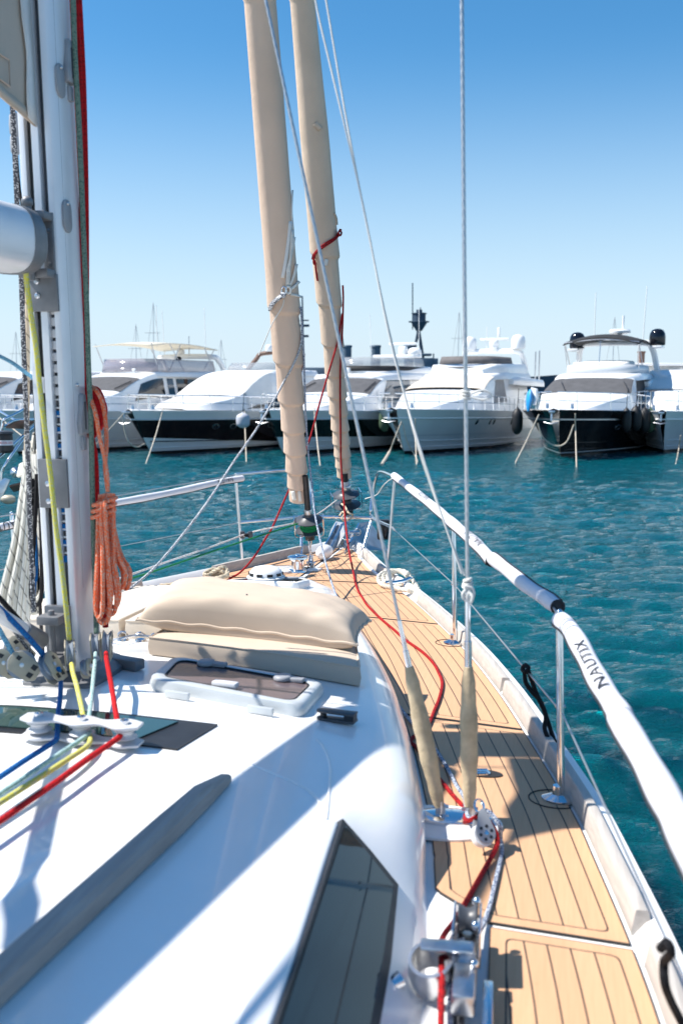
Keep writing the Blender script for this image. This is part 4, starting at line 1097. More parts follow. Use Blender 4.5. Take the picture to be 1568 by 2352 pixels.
rope(pts, rr*.95, 'r_grey', 'grey flecked sheet slanting from the inner sail down to the port side')
rope([os1(*z6(580, 1500), .02), os1(*z6(500, 1560), .016), os1(*z6(445, 1620), .016), os1(*z6(428, 1680), .01)], .011, 'r_grey', 'grey flecked knotted tie round the inner rolled sail', extra=[[os1(*z6(610, 1510), .02), os1(*z6(560, 1530), .03), os1(*z6(470, 1610), .03), os1(*z6(440, 1670), .02)], [os1(*z6(560, 1490), .03), os1(*z6(600, 1500), .045), os1(*z6(590, 1530), .04)]])
rope([os1(652, 688, .02), os1(648, 705, .02), U(626, 742, 6.85), U(607, 786, 6.88), U(594, 816, 6.9)], .0035, 'r_white', 'thin white cord dangling from the ring of the inner sail', 'cord')
rope([U(684, 1203, 7.33), U(571, 1239, 6.95), U(451, 1279, 6.3), U(351, 1313, 5.7), U(287, 1333, 5.3), U(205, 1358, 4.85)], .0062, 'r_green', 'green furling line led aft from the green drum over the water side')
rope([U(773, 1149, 8.48), U(735, 1177, 8.1), U(700, 1195, 7.62), U(660, 1205, 7.42), U(600, 1217, 7.3), U(563, 1227, 7.24), U(491, 1254, 6.6), U(391, 1288, 5.9), U(291, 1323, 5.3), U(215, 1348, 4.9)], .0058, 'r_rw', 'white furling line with red flecks running beside the green line')
# lead block on the port pulpit leg
pb = thing('lead_block', 'small black block clipped to the port pulpit leg guiding the furling lines', 'block', tuple(U(566, 1228, 7.25)))
c = U(566, 1228, 7.25)
for dx in (-.028, .03):
    mb = MB(); mb.box(c+V((dx, -.01, .0)), (.034, .03, .055)); build(mb, 'cheek', W['dgrey'], pb, bevel=.008)
mb = MB(); mb.lathe([(.03, -.012), (.02, 0), (.03, .012)], c+V((0, -.01, 0)), 16, axisM((0, 0, 1))); build(mb, 'sheave', W['black'], pb)
# cord tied between the drum and the cross bar
rope([U(779, 1186, 8.25), U(786, 1176, 8.3), U(791, 1180, 8.25), U(785, 1192, 8.22), U(795, 1196, 8.25), U(806, 1190, 8.28), U(810, 1182, 8.3), U(800, 1178, 8.25), U(793, 1165, 8.38), U(784, 1157, 8.45)], .008, 'r_bw', 'beige cord knotted round the pulpit cross bar below the bow drum', 'cord')
rope([U(905, 1098, 7.38), U(895, 1102, 7.4), U(880, 1115, 7.5), U(865, 1136, 7.6), U(838, 1146, 7.7)], .004, 'r_white', 'short white cord end hanging off the starboard pulpit top', 'cord')
# flag halyards, shroud knots
KN = CH2+d2*((U(1070, 1340, 3.04)-CH2).length)
pl3 = [U(722, -30, 3.2), U(728, 20, 3.2), U(770, 200, 3.17), U(829, 450, 3.14), U(889, 750, 3.1), U(938, 940, 3.07), U(1000, 1140, 3.03), U(1060, 1318, 3.0)]
pl4 = [U(744, -30, 3.22), U(752, 20, 3.22), U(800, 300, 3.18), U(869, 650, 3.12), U(905, 810, 3.1), U(958, 1020, 3.06), U(1012, 1180, 3.03), U(1066, 1322, 3.0)]
rope(pl3, .0030, 'r_white', 'left of two thin white halyards slanting down to a knot on the upright shroud', 'cord')
rope(pl4, .0030, 'r_white', 'right of two thin white halyards slanting down to a knot on the upright shroud', 'cord')
def knot(c, label, turns=3, w_=.016, loop=True, r=.005):
    ex = []
    for k in range(turns):
        z = (k-turns/2)*r*2.1+.012
        ex.append([c+V((w_*math.cos(a)*(1-.1*k), w_*math.sin(a), z+.004*math.sin(a+k))) for a in np.linspace(0, 6.4, 12)])
    if loop: ex += [[c+V((0, -.016, -.005)), c+V((-.016, -.022, -.02)), c+V((-.014, -.022, -.036)), c+V((.0, -.022, -.042)), c+V((.016, -.02, -.028)), c+V((.012, -.018, -.006)), c+V((-.012, -.02, .0))], [c+V((.0, -.02, -.015)), c+V((.012, -.03, -.03)), c+V((.006, -.024, -.05)), c+V((-.004, -.024, -.035)), c+V((.004, -.02, -.01))]]
    return rope(ex[0], r, 'r_white', label, 'knot', extra=ex[1:], name='rope_knot')
knot(KN, 'white rope knot with a small loop low on the upright shroud', 3, .013)
K2 = CH2+d2*((U(1064, 906, 3.04)-CH2).length)
mb = MB()
rope([K2+V((.012*math.cos(a), .012*math.sin(a), .014-a*.0015)) for a in np.linspace(0, 19, 40)], .0035, 'r_white', 'thin white whipping with a stray loop high on the upright shroud', 'knot', name='rope_knot', extra=[[K2+V((.01, -.01, 0)), K2+V((.05, -.02, .012)), K2+V((.075, -.02, -.004)), K2+V((.05, -.02, -.016)), K2+V((.012, -.012, -.008))]])
# ---- the block beside the chainplate
bk = thing('ratchet_block', 'grey block with a holed cheek plate beside the chainplate, red and blue sheets in it', 'block', tuple(BLK))
nb = V((.28, -.78, .56)).normalized(); ub = (Z(1098, 1872, 1.35)-Z(1116, 1940, 1.29)); ub = (ub-nb*ub.dot(nb)).normalized(); MBk = Matrix((ub.cross(nb), ub, nb)).transposed()
out = [(.031*math.cos(a), .031*math.sin(a)-.012) for a in np.linspace(math.pi*.93, math.pi*2.07, 18)]+[(.012, .05), (.004, .058), (-.004, .058), (-.012, .05)]
for o_ in (.018, -.018):
    mb = MB(); mb.prism(out, .005, BLK+nb*o_, MBk); ck = build(mb, 'cheek', W['grey'], bk, bevel=.0015)
    if o_ > 0:
        for k in range(6):
            a = k*math.pi/3+.3; mb = MB(); mb.lathe([(.005, 0), (.005, .0008)], BLK+nb*(o_+.0026)+MBk@V((.019*math.cos(a), .019*math.sin(a)-.012, 0)), 12, MBk); build(mb, 'hole', W['black'], ck)
        mb = MB(); mb.lathe([(.008, 0), (.007, .003), (.001, .004)], BLK+nb*(o_+.0025)+MBk@V((0, -.012, 0)), 14, MBk); build(mb, 'axle', W['steel'], ck)
mb = MB(); mb.lathe([(.031, -.014), (.033, -.012), (.025, -.004), (.025, .004), (.033, .012), (.031, .014)], BLK+MBk@V((-.004, -.016, 0)), 26, MBk); build(mb, 'sheave', W['gel2'], bk)
mb = MB(); c = BLK+MBk@V((0, .068, 0)); mb.tube([c+MBk@V((.015*math.cos(a), .02*math.sin(a), 0)) for a in np.linspace(0, 6.28, 16, endpoint=False)], .004, 6, closed=True); build(mb, 'shackle', W['steel'], bk)
ROOF[0] = SCM
# ---- halyards beside the mast
def chain(pts): return [U(x, y, Y) for x, y, Y in pts]
rope(chain([(60, 600, 2.98), (60, 627, 2.99), (69, 704, 3.0), (83, 795, 3.02), (92, 888, 3.04), (103, 982, 3.05), (115, 1075, 3.06), (131, 1226, 3.06), (144, 1319, 3.06), (157, 1439, 3.06), (160, 1468, 3.07)]), .0082, 'r_yel', 'yellow rope running from the boom down to the mast foot block', n=10)
rope(chain([(28, 225, 3.36), (30, 260, 3.36), (35, 360, 3.36), (41, 491, 3.36), (49, 632, 3.36), (52, 715, 3.36), (56, 822, 3.35), (60, 928, 3.34), (64, 1035, 3.32), (67, 1119, 3.28), (70, 1226, 3.25), (75, 1333, 3.22), (78, 1405, 3.22)]), .0085, 'r_dark', 'dark grey flecked halyard hanging upright on the port side of the mast', n=10)
rope(chain([(63, 600, 3.40), (64, 700, 3.40), (64, 768, 3.40), (63, 929, 3.40), (60, 1089, 3.40), (58, 1110, 3.40)]), .0085, 'r_bw', 'beige halyard with black flecks hanging behind the dark one', n=10)
rope(chain([(36, 318, 3.5), (44, 420, 3.48), (56, 520, 3.45), (60, 700, 3.44)]), .005, 'r_black', 'thin black line hanging from the grey block above the boom', 'line')
rope(chain([(-40, 798, 2.9), (0, 818, 3.0), (30, 834, 3.1), (60, 856, 3.2), (88, 876, 3.28)]), .006, 'r_lblue', 'pale blue line slanting from the left to the mast slot', 'line')
rope(chain([(103, 1560, 3.16), (90, 1330, 3.4), (84, 1000, 3.42), (80, 900, 3.42)]), .006, 'r_black', 'black line lying up the port edge of the mast', 'line')
hr = [(174, -20, 3.30), (178, 60, 3.30), (184, 200, 3.30), (188, 400, 3.30), (190, 600, 3.30), (190, 750, 3.30), (192, 880, 3.29), (200, 960, 3.29), (214, 1020, 3.29), (220, 1066, 3.29), (224, 1199, 3.29), (231, 1280, 3.28), (237, 1333, 3.27), (241, 1400, 3.25), (243, 1440, 3.22)]
rope(chain(hr), .010, 'r_redweb', 'thick red halyard running down the starboard side of the mast', n=10)
rope(chain([(x+9-abs(y-500)*.004, y, Y+.012) for x, y, Y in hr[:8]]), .010, 'r_redweb', 'second red halyard, close beside the thick one above the red coil', n=10)
rope(chain([(168, -20, 3.25), (173, 133, 3.25), (181, 267, 3.25), (187, 400, 3.25), (192, 533, 3.25), (199, 688, 3.25), (204, 848, 3.25), (209, 955, 3.24), (212, 1088, 3.23), (213, 1146, 3.22), (216, 1253, 3.21), (221, 1413, 3.19), (222, 1455, 3.17)]), .0088, 'r_sage', 'sage green halyard in front of the red ones on the mast', n=10)
rope(chain([(160, -20, 3.34), (164, 60, 3.34), (168, 140, 3.34), (175, 300, 3.36), (196, 800, 3.36), (206, 1000, 3.36), (208, 1090, 3.34), (211, 1180, 3.33)]), .005, 'r_or', 'thin orange line along the starboard edge of the mast', 'line')
# ropes from the mast foot blocks to the organiser and out to the cockpit
def q(x, y, z): return Z(x, y, z)
oz = roofz(-.70, .3)+.05
rope([U(165, 1525, 3.02), q(168, 1545, 1.75), q(176, 1573, 1.735), q(187, 1621, 1.72), q(195, 1661, oz-.005), q(206, 1690, oz-.02), q(202, 1712, oz-.02), q(150, 1748, 1.70), q(80, 1793, 1.70), q(0, 1844, 1.70), q(-120, 1920, 1.70)], .0070, 'r_yel', 'yellow rope from the mast foot through the organiser toward the cockpit', n=10)
rope([U(220, 1500, 3.12), q(218, 1530, 1.75), q(216, 1546, 1.74), q(212, 1590, 1.73), q(208, 1626, 1.72), q(204, 1660, oz-.003), q(206, 1680, oz-.014), q(196, 1692, oz-.014), q(120, 1743, 1.70), q(60, 1783, 1.70), q(0, 1823, 1.70), q(-120, 1905, 1.70)], .0062, 'r_mint', 'mint green rope from the mast foot through the organiser toward the cockpit', n=10)
rope([U(244, 1500, 3.12), q(246, 1520, 1.77), q(256, 1573, 1.745), q(262, 1610, 1.735), q(267, 1639, 1.725), q(272, 1670, oz), q(276, 1684, oz-.01), q(270, 1696, oz-.012), q(200, 1745, 1.70), q(120, 1803, 1.70), q(0, 1886, 1.70), q(-120, 1968, 1.70)], .0074, 'r_redweb', 'bright red rope from the mast foot through the organiser toward the cockpit', n=10)
rope([U(135, 1535, 2.98), q(140, 1559, 1.71), q(139, 1599, 1.71), q(135, 1635, 1.71), q(133, 1660, oz-.008), q(132, 1690, oz-.02), q(124, 1704, oz-.02), q(60, 1745, 1.70), q(0, 1785, 1.70), q(-120, 1865, 1.70)], .0072, 'r_azure', 'azure blue rope from the mast foot through the organiser toward the cockpit', n=10)
rope(chain([(-30, 1372, 2.82), (0, 1397, 2.86), (36, 1433, 2.9), (72, 1471, 2.95), (104, 1509, 3.0)]), .0085, 'r_azure', 'azure rope beside the vang running down to the tilted block', n=10)
rope(chain([(-20, 1415, 2.92), (0, 1448, 2.93), (18, 1480, 2.95), (30, 1500, 2.97)]), .0075, 'r_lblue', 'pale blue rope end entering the blocks left of the mast', n=10)
rope(chain([(-30, 1345, 2.86), (0, 1374, 2.9), (45, 1424, 2.98), (85, 1468, 3.05)]), .008, 'r_black', 'black rope lying under the white vang tube', n=10)
rope(chain([(-20, 1385, 2.9), (7, 1412, 2.92), (45, 1465, 2.97), (78, 1508, 3.0)]), .0055, 'r_dark', 'thin dark line below the azure rope beside the vang', 'line')
# ---- mast foot blocks
def pulley(c, axis, up, label, R=.036, w_=.022, cheeks=True, open_=False, group='blocks round the mast foot'):
    M = axisM(axis, up); t = thing('pulley_block', label, 'block', tuple(c), 0, group)
    mb = MB(); mb.lathe([(R*.93, -w_*.5), (R, -w_*.45), (R*.74, -w_*.1), (R*.74, w_*.1), (R, w_*.45), (R*.93, w_*.5)], c, 26, M); build(mb, 'sheave', W['blue_sheave'], t)
    upv = M.transposed()@V(up); a0 = math.atan2(upv.y, upv.x)
    for sg in (-1, 1):
        oc_ = [(R*.95, R*.25), (R*1.0, -R*.4), (R*.55, -R*.8), (-R*1.25, -R*.75), (-R*1.35, R*.35), (-R*.9, R*.75), (R*.6, R*.75)]
        pl_ = [(x*math.cos(a0)-y*math.sin(a0), x*math.sin(a0)+y*math.cos(a0)) for x, y in oc_]
        mb = MB(); mb.prism(pl_, .004, c+M@V((0, 0, sg*(w_*.5+.003))), M); ck = build(mb, 'cheek', W['tan'], t, bevel=.0015)
        for x, y, rr_ in ((-R*.85, R*.25, R*.2), (-R*.8, -R*.35, R*.2), (R*.45, -R*.3, R*.16)):
            xx, yy = x*math.cos(a0)-y*math.sin(a0), x*math.sin(a0)+y*math.cos(a0)
            mb = MB(); mb.prism([(xx-rr_, yy-rr_*.8), (xx+rr_, yy-rr_), (xx+rr_*.7, yy+rr_), (xx-rr_, yy+rr_)], .0006, c+M@V((0, 0, sg*(w_*.5+.0055))), M); build(mb, 'cutout', W['black'], ck)
        mb = MB(); mb.lathe([(.007, 0), (.0065, .003), (.001, .0035)], c+M@V((0, 0, sg*(w_*.5+.005)))-M@V((0, 0, .003 if sg < 0 else 0)), 12, M); build(mb, 'axle', W['steel2'], ck)
    return t
X_, Z_ = V((1, 0, 0)), V((0, 0, 1))
pulley(U(161, 1500, 3.06), (1, .28, 0), (0, 0, 1), 'upright block in front of the mast with the yellow rope', .041)
pulley(U(221, 1482, 3.16), (1, .15, .05), (0, 0, 1), 'upright block right of the mast carrying the mint rope', .040)
pulley(U(246, 1478, 3.17), (1, .1, -.05), (0, 0, 1), 'upright block right of the mast carrying the red rope', .041)
pulley(U(117, 1530, 2.99), (.86, -.25, .5), (-.55, .1, .8), 'tilted block at the mast foot carrying the azure rope', .043)
pulley(U(50, 1527, 2.96), (.35, -.9, .2), (-.75, 0, .55), 'tan cheeked block facing us, left of the tilted azure block', .044)
pulley(U(9, 1522, 2.98), (.35, -.9, .2), (-.75, 0, .55), 'tan cheeked block at the left edge of the photo by the mast foot', .044)
pulley(U(40, 1490, 3.12), (.35, -.9, .2), (-.6, 0, .65), 'block half hidden behind the two tan cheeked ones', .042)
pulley(U(201, 1532, 3.06), (.9, -.3, .35), (.2, .3, .9), 'empty small block lying against the starboard mast foot', .026, .018)
# grey halyard block hanging above the boom, port side
hb = thing('hanging_block', 'grey double block hanging on the port side of the mast above the boom', 'block', tuple(U(36, 290, 3.42)))
for y0, y1, w_ in ((258, 318, .032), (308, 358, .026)):
    mb = MB(); a, b = U(34, y0, 3.43), U(36, y1, 3.43); mb.tube([a, a.lerp(b, .15), a.lerp(b, .5), a.lerp(b, .85), b], [.012, w_*.9, w_, w_*.9, .012], 12, flat=.55); build(mb, 'cheek', W['grey'], hb)
# ---- coiled ropes on the mast
def hank(top, n, bots, r, m, label, wraps, wrapc, wrapr, upper=None, seed=1, cat='rope'):
    rn = random.Random(seed); ex = []
    for k in range(n):
        (xb, yb, Y) = bots[k % len(bots)]; f = (k/(n-1)-.5)
        tx, ty, tY = top
        w0 = rn.uniform(7, 12); w1 = rn.uniform(8, 15)
        x0 = tx+f*26; dY = rn.uniform(-.05, .03)
        A = [U(x0-3, ty-rn.uniform(30, 55), tY+dY), U(x0-4, ty, tY+dY), U(x0+(xb-x0)*.45-w1*.7, ty+(yb-ty)*.5, Y+dY), U(xb-w1, yb-40, Y+dY), U(xb-w1*.75, yb-10, Y+dY), U(xb, yb, Y+dY-.004),
             U(xb+w1*.75, yb-10, Y+dY-.01), U(xb+w1, yb-42, Y+dY-.012), U(x0+(xb-x0)*.45+w1*.8, ty+(yb-ty)*.5, Y+dY-.01), U(x0+5, ty, tY+dY-.01), U(x0+4, ty-rn.uniform(30, 55), tY+dY)]
        ex.append(A)
    for k in range(wraps):
        c = U(wrapc[0]-k*1.5, wrapc[1]+k*wrapc[2], top[2])
        ex.append([c+V((wrapr*math.cos(a), wrapr*.8*math.sin(a), .012*math.cos(a))) for a in np.linspace(0, 6.35, 18)])
    for u_ in (upper or []): ex.append(chain(u_))
    return rope(ex[0], r, m, label, cat, extra=ex[1:], name='rope_coil', k=5)
hank((243, 1185, 3.2), 8, [(228, 1418, 3.17), (238, 1432, 3.15), (246, 1400, 3.2), (254, 1412, 3.17), (262, 1395, 3.18), (276, 1352, 3.2), (290, 1352, 3.2), (240, 1425, 3.19)], .0072, 'r_or', 'orange flecked rope coiled in a hank hanging right of the mast', 3, (241, 1152, 14), .036,
     [[(206, 905, 3.26), (212, 925, 3.24), (220, 950, 3.22), (229, 1002, 3.22), (241, 1054, 3.22), (247, 1096, 3.21), (248, 1130, 3.2)], [(210, 895, 3.3), (214, 890, 3.28), (229, 908, 3.26), (239, 940, 3.26), (244, 981, 3.26), (245, 1023, 3.25), (242, 1070, 3.24), (248, 1130, 3.21)],
      [(208, 1010, 3.34), (209, 1060, 3.33), (212, 1140, 3.32), (222, 1280, 3.3), (228, 1380, 3.25)]], seed=4)
ex = []
for k in range(7):
    f = k/6; cx, cy = 212+f*7, 945+4*math.sin(k*2); ax_, ay_ = 10+f*13, 40+13*math.sin(k*1.7)
    ex.append([U(cx+ax_*math.cos(a), cy+ay_*math.sin(a), 3.31+.02*f+.01*math.sin(a)) for a in np.linspace(0, 6.3, 20)])
rope(ex[0], .0085, 'r_redweb', 'bunch of red rope loops gathered on the mast behind the orange ones', 'rope', extra=ex[1:], name='rope_coil')
bots = [(14+k*7.2, 1440-9*abs(k-4)+14*math.sin(k*2.3), 3.42+.02*math.sin(k)) for k in range(11)]
hank((74, 1086, 3.43), 15, bots, .0088, 'r_wb', 'thick hank of white rope with black dashes hung on the port side of the mast', 4, (73, 1062, 7), .036, [[(80, 1000, 3.44), (76, 1030, 3.43), (73, 1070, 3.42)], [(83, 1002, 3.45), (86, 1030, 3.45), (82, 1075, 3.44)], [(80, 1000, 3.44), (84, 996, 3.45), (86, 1010, 3.46), (80, 1030, 3.44)]], seed=9)
hank((84, 1130, 3.36), 4, [(82, 1165, 3.35), (86, 1190, 3.35), (84, 1390, 3.36), (88, 1300, 3.36)], .0075, 'r_black', 'black rope bunched between the white hank and the mast', 2, (86, 1120, 10), .02, None, 12)
rope(chain([(82, 1200, 3.36), (85, 1310, 3.33), (82, 1340, 3.32), (79, 1375, 3.33)]), .0045, 'r_azure', 'short azure line end hanging in front of the white hank', 'line')
ROOF[0] = SC
# ---- cushions and pillow
W['canvas_sunlit'] = mat('sunlit_canvas', (.68, .60, .50, 1), .85, 0, .05, 3, bump=.12, bscale=420, bdist=.002)  # same fabric as the pillow, full sun put into the paler colour
def cushion(cors, th, label, m='canvas', wav=0.0, n=26, z0=.004):
    mb = MB(); top = []; bot = []
    (a, b, c, d) = [V((x, y, 0)) for x, y in cors]
    def pt(u, v): return (a*(1-u)+b*u)*(1-v)+(d*(1-u)+c*u)*v
    rows = []
    for i in range(n+1):
        row = []
        for k in range(n+1):
            u, v = i/n, k/n; p = pt(u, v); e = min(1, min(u, 1-u)*9)*min(1, min(v, 1-v)*9)
            row.append((p, roofz(p.x, p.y), e))
        rows.append(row)
    T = [[onroof(p.x, p.y, z0+th*(.88+.12*e**.5)+wav*math.sin(p.x*13)*math.sin(p.y*9)*e) for p, z, e in r] for r in rows]
    B = [[onroof(p.x, p.y, z0) for p, z, e in r] for r in rows]
    mb.grid(T, uv=False); mb.grid(B, uv=False)
    ring = lambda G: G[0][:]+[r[-1] for r in G[1:]]+G[-1][-2::-1]+[r[0] for r in G[-2:0:-1]]
    rt, rb = ring(T), ring(B); N = len(rt); cen = sum(rt, V((0, 0, 0)))/N
    mid = [(p+q_)/2+(p-cen).normalized()*.008 for p, q_ in zip(rt, rb)]
    mb.grid([rt, mid, rb], closed=True, uv=False)
    o = solo(mb, 'seat_cushion', m, label, 'cushion', sharp=75)
    pm = MB(); pm.tube([p+V((0, 0, .001)) for p in rt], .004, 5, closed=True); build(pm, 'piping', W[m], o)
    return o
cushion([(.255, .145), (.115, .935), (.62, .84), (.80, .16)], .072, 'flat beige cushion with a straight front edge under the pillow by the hatch')
cushion([(.47, -.03), (.47, .12), (1.55, .56), (1.55, -.03)], .085, 'sun cushion coloured pale for sunlight, spread forward of the pillow on the cabin top', 'canvas_sunlit', wav=.004)
cushion([(.47, -.82), (.47, -.06), (1.55, -.06), (1.52, -.56)], .085, 'sun cushion coloured pale for sunlight, on the port half of the cabin top behind the rope coil', 'canvas_sunlit', wav=.004)
FL, FR, BR = Z(313, 1424, 1.755), Z(820, 1482, 1.70), Z(853, 1424, 1.715)
BL = FL+(BR-FR)*1.0+V((0, 0, .03))
mb = MB(); n = 44; up_ = []; lo_ = []; seam = []
for i in range(n+1):
    ru, rl = [], []
    for k in range(n+1):
        u, v = 2*i/n-1, 2*k/n-1
        uu = u*(1-.055*(1-v*v)*abs(u)**2); vv = v*(1-.13*(1-u*u)*abs(v)**2)
        a_, b_ = (uu+1)/2, (vv+1)/2
        P = (FL*(1-a_)+FR*a_)*(1-b_)+(BL*(1-a_)+BR*a_)*b_
        e = max(0, (1-u**4)*(1-v**6))**.5
        wr = .0025*math.sin(14*u+6*v*v+2*math.sin(5*v))*e*(abs(u)**2+abs(v)*.4)+.0018*math.sin(23*u*v+3)*e+.006*math.exp(-((u-.74-.22*v)/.10)**2)*e*-1
        n1 = math.sin(9*math.atan2(v, u+.001))*.004*min(1, (u*u+v*v))*e
        ru.append(P+V((0, -.012*e, .108*e+wr+n1))); rl.append(P+V((0, -.018*e, -.052*e)))
    up_.append(ru); lo_.append(rl)
mb.grid(up_, uv=False); mb.grid(lo_, uv=False)
pil = solo(mb, 'pillow', 'canvas', 'large plump beige pillow lying on the flat cushion behind the hatch', 'pillow', sharp=60)
ring = up_[0][:]+[r[-1] for r in up_[1:]]+up_[-1][-2::-1]+[r[0] for r in up_[-2:0:-1]]
pm = MB(); pm.tube([p+V((.0, 0, .003*math.sin(k*.9))) for k, p in enumerate(ring)], .0055, 6, closed=True); build(pm, 'piping', W['canvas'], pil)
pm = MB(); c = up_[21][14]; pm.ball(c, .004, 6); build(pm, 'button', W['dgrey'], pil)
ROOF[0] = None
# ---- lifeline covers with lettering
def text_mesh(txt, size):
    cu = bpy.data.curves.new('lettering', 'FONT'); cu.body = txt; cu.size = size; cu.align_x = 'CENTER'; cu.align_y = 'CENTER'; cu.offset = size*.004
    cu.space_character = 1.12; cu.resolution_u = 3
    ob = bpy.data.objects.new('lettering', cu); C.objects.link(ob)
    dg = bpy.context.evaluated_depsgraph_get(); dg.update()
    me = bpy.data.meshes.new_from_object(ob.evaluated_get(dg))
    bm = bmesh.new(); bm.from_mesh(me); bmesh.ops.triangulate(bm, faces=bm.faces)
    for _ in range(2): bmesh.ops.subdivide_edges(bm, edges=[e for e in bm.edges if e.calc_length() > size*.12], cuts=1)
    bmesh.ops.triangulate(bm, faces=bm.faces)
    vs = [V(v.co) for v in bm.verts]; fs = [[v.index for v in f.verts] for f in bm.faces]
    bm.free(); bpy.data.objects.remove(ob); bpy.data.curves.remove(cu); bpy.data.meshes.remove(me)
    return vs, fs
COVP = []
def cover(pts, r, label, text=None, tsize=.05, tf=.5, open_end=None, topdir=(0, 0, 1), face=(0, -.6, .8), rev=False, slit=(-.5, 0, -.6), ls=1.9):
    COVP.append(pts); P = cr(pts, 8); mb = MB(); n = len(P); rn = random.Random(len(label))
    R = [r*(1+.05*math.sin(i*.55+rn.random()*.4)) for i in range(n)]
    mb.tube(P, R, 18, caps=False)
    o = solo(mb, 'lifeline_cover', 'neoprene', label, 'rail cover', 'padded covers on the lifelines')
    for k, e in ((0, P[0]-P[1]), (-1, P[-1]-P[-2])):
        c = P[k]; M = axisM(e); pm = MB(); pm.lathe([(R[k]*.98, -.002), (R[k]*1.0, .001), (R[k]*.72, .0015), (R[k]*.68, -.012), (.001, -.013)], c, 18, M); build(pm, 'open_end', W['ink'] if open_end else W['neoprene'], o)
    sv = V(slit).normalized(); pm = MB(); line = []
    for i in range(n):
        T = (P[min(n-1, i+1)]-P[max(0, i-1)]).normalized(); d = (sv-T*sv.dot(T)).normalized(); line.append(P[i]+d*R[i]*.97)
    pm.tube(line, r*.2, 6); build(pm, 'seam', W['ink'], o)
    if text:
        vs, fs = text_mesh(text, tsize)
        L = [0]
        for a, b in zip(P, P[1:]): L.append(L[-1]+(b-a).length)
        tm = MB(); out = []
        for v in vs:
            l = L[-1]*tf+(-v.x if rev else v.x)*ls; i = 0
            while i < n-2 and L[i+1] < l: i += 1
            f = (l-L[i])/max(1e-6, L[i+1]-L[i]); c = P[i].lerp(P[i+1], f); T = (P[min(n-1, i+1)]-P[i]).normalized()
            fd = V(face); fd = (fd-T*fd.dot(T)).normalized(); td = V(topdir); td = (td-T*td.dot(T)-fd*td.dot(fd)).normalized()
            a = v.y/r; rr_ = r*1.06+.0012
            out.append(c+(fd*math.cos(a)+td*math.sin(a))*rr_)
        tm.add(out, fs); build(tm, 'lettering', W['ink'], o, fix=False, smooth=False)
    return o
def zc_(x, y, z=1.868): return Z(x, y, z)
inb = (-.75, -.45, -.5)
cover([zc_(905, 1093, 1.955), U(930, 1113, 6.95), U(965, 1140, 6.35), U(1000, 1168, 5.8), U(1031, 1195, 5.38)], .027, 'white padded cover from the pulpit to the first starboard stanchion', 'NAUTIX', .042, .62, topdir=inb, face=(-.25, -.5, .9), rev=True, slit=(-.8, -.3, -.5))
cover([U(1031, 1195, 5.36), U(1062, 1222, 5.02), U(1098, 1254, 4.66), U(1129, 1288, 4.3)], .028, 'white padded cover with a dark open end, just aft of the first starboard stanchion', 'NAUTIX', .046, .6, True, topdir=inb, face=(-.25, -.5, .9), rev=True, slit=(-.8, -.3, -.5))
cover([U(1131, 1283, 4.27), U(1162, 1307, 4.05), U(1210, 1346, 3.75), U(1258, 1378, 3.5), U(1280, 1394, 3.38)], .028, 'half shaded white padded cover ending in a dark hole before the nearest stanchion', None, open_end=True, slit=(.4, -.6, .75))
cover([U(1286, 1424, 3.19), U(1309, 1446, 3.06), U(1338, 1495, 2.83), U(1370, 1556, 2.58), U(1405, 1613, 2.38), U(1430, 1650, 2.26)], .0285, 'nearest white padded cover with whole black lettering beside the stanchion', 'NAUTIX', .043, .60, topdir=inb, face=(-.40, -.45, .85), rev=True, slit=(-.85, -.2, -.45), ls=2.45)
cover([U(1422, 1648, 2.28), U(1480, 1745, 1.98), U(1533, 1844, 1.76), U(1568, 1911, 1.65), U(1640, 2060, 1.43)], .030, 'blurred white padded cover at the right edge of the photo', None, .06, .95, topdir=inb, face=(-.4, -.5, .8), rev=True, slit=(-.85, -.2, -.45))
Ppt = bsm(PT, -1)
cover([U(556, 1099, 7.28), U(500, 1108, 7.0), U(420, 1126, 6.62), U(340, 1142, 6.3), U(255, 1157, 5.98)], .023, 'white padded cover on the port lifeline between pulpit and rope coil', 'NAUTIX', .05, .17, topdir=(0, -.1, -1), face=(.25, -.85, .3), rev=False, slit=(.2, -.6, -.8), ls=1.0)
cover([U(250, 1158, 5.95), U(150, 1176, 5.7), U(50, 1200, 5.45), U(-60, 1225, 5.2)], .023, 'white padded cover on the port lifeline left of the mast', 'NAUTIX', .06, .80, topdir=(0, -.1, -1), face=(.25, -.85, .3), rev=False, slit=(.2, -.6, -.8), ls=1.0)
mb = MB(); mb.tube(cr([p for c_ in COVP[:5] for p in (c_[:-1] if c_ is not COVP[4] else c_)], 6), .004, 6); part(mb, 'lifeline', 'wire2')
# ---- black cords over the side
rope([U(1203, 1540, 3.66), U(1207, 1568, 3.66), U(1222, 1590, 3.65), U(1237, 1607, 3.65), U(1252, 1644, 3.64), U(1250, 1674, 3.62), U(1262, 1706, 3.6), U(1272, 1740, 3.6)], .0085, 'r_black', 'black cord tied to the lower lifeline and hanging over the toe rail', 'cord',
     extra=[[U(1212, 1540, 3.64), U(1222, 1568, 3.64), U(1232, 1595, 3.66), U(1245, 1620, 3.66), U(1255, 1650, 3.65), U(1268, 1690, 3.62), U(1282, 1728, 3.6)], [U(1199, 1536, 3.68), U(1205, 1528, 3.66), U(1213, 1534, 3.64), U(1206, 1543, 3.64), U(1199, 1538, 3.67)]])
rope([Z(1515, 2180, 1.56), Z(1530, 2165, 1.58), Z(1540, 2190, 1.56), Z(1524, 2210, 1.5), Z(1526, 2260, 1.46), Z(1540, 2300, 1.4), Z(1560, 2340, 1.34), Z(1600, 2420, 1.28)], .009, 'r_black', 'blurred black cord tied at the lower right edge of the photo', 'cord')
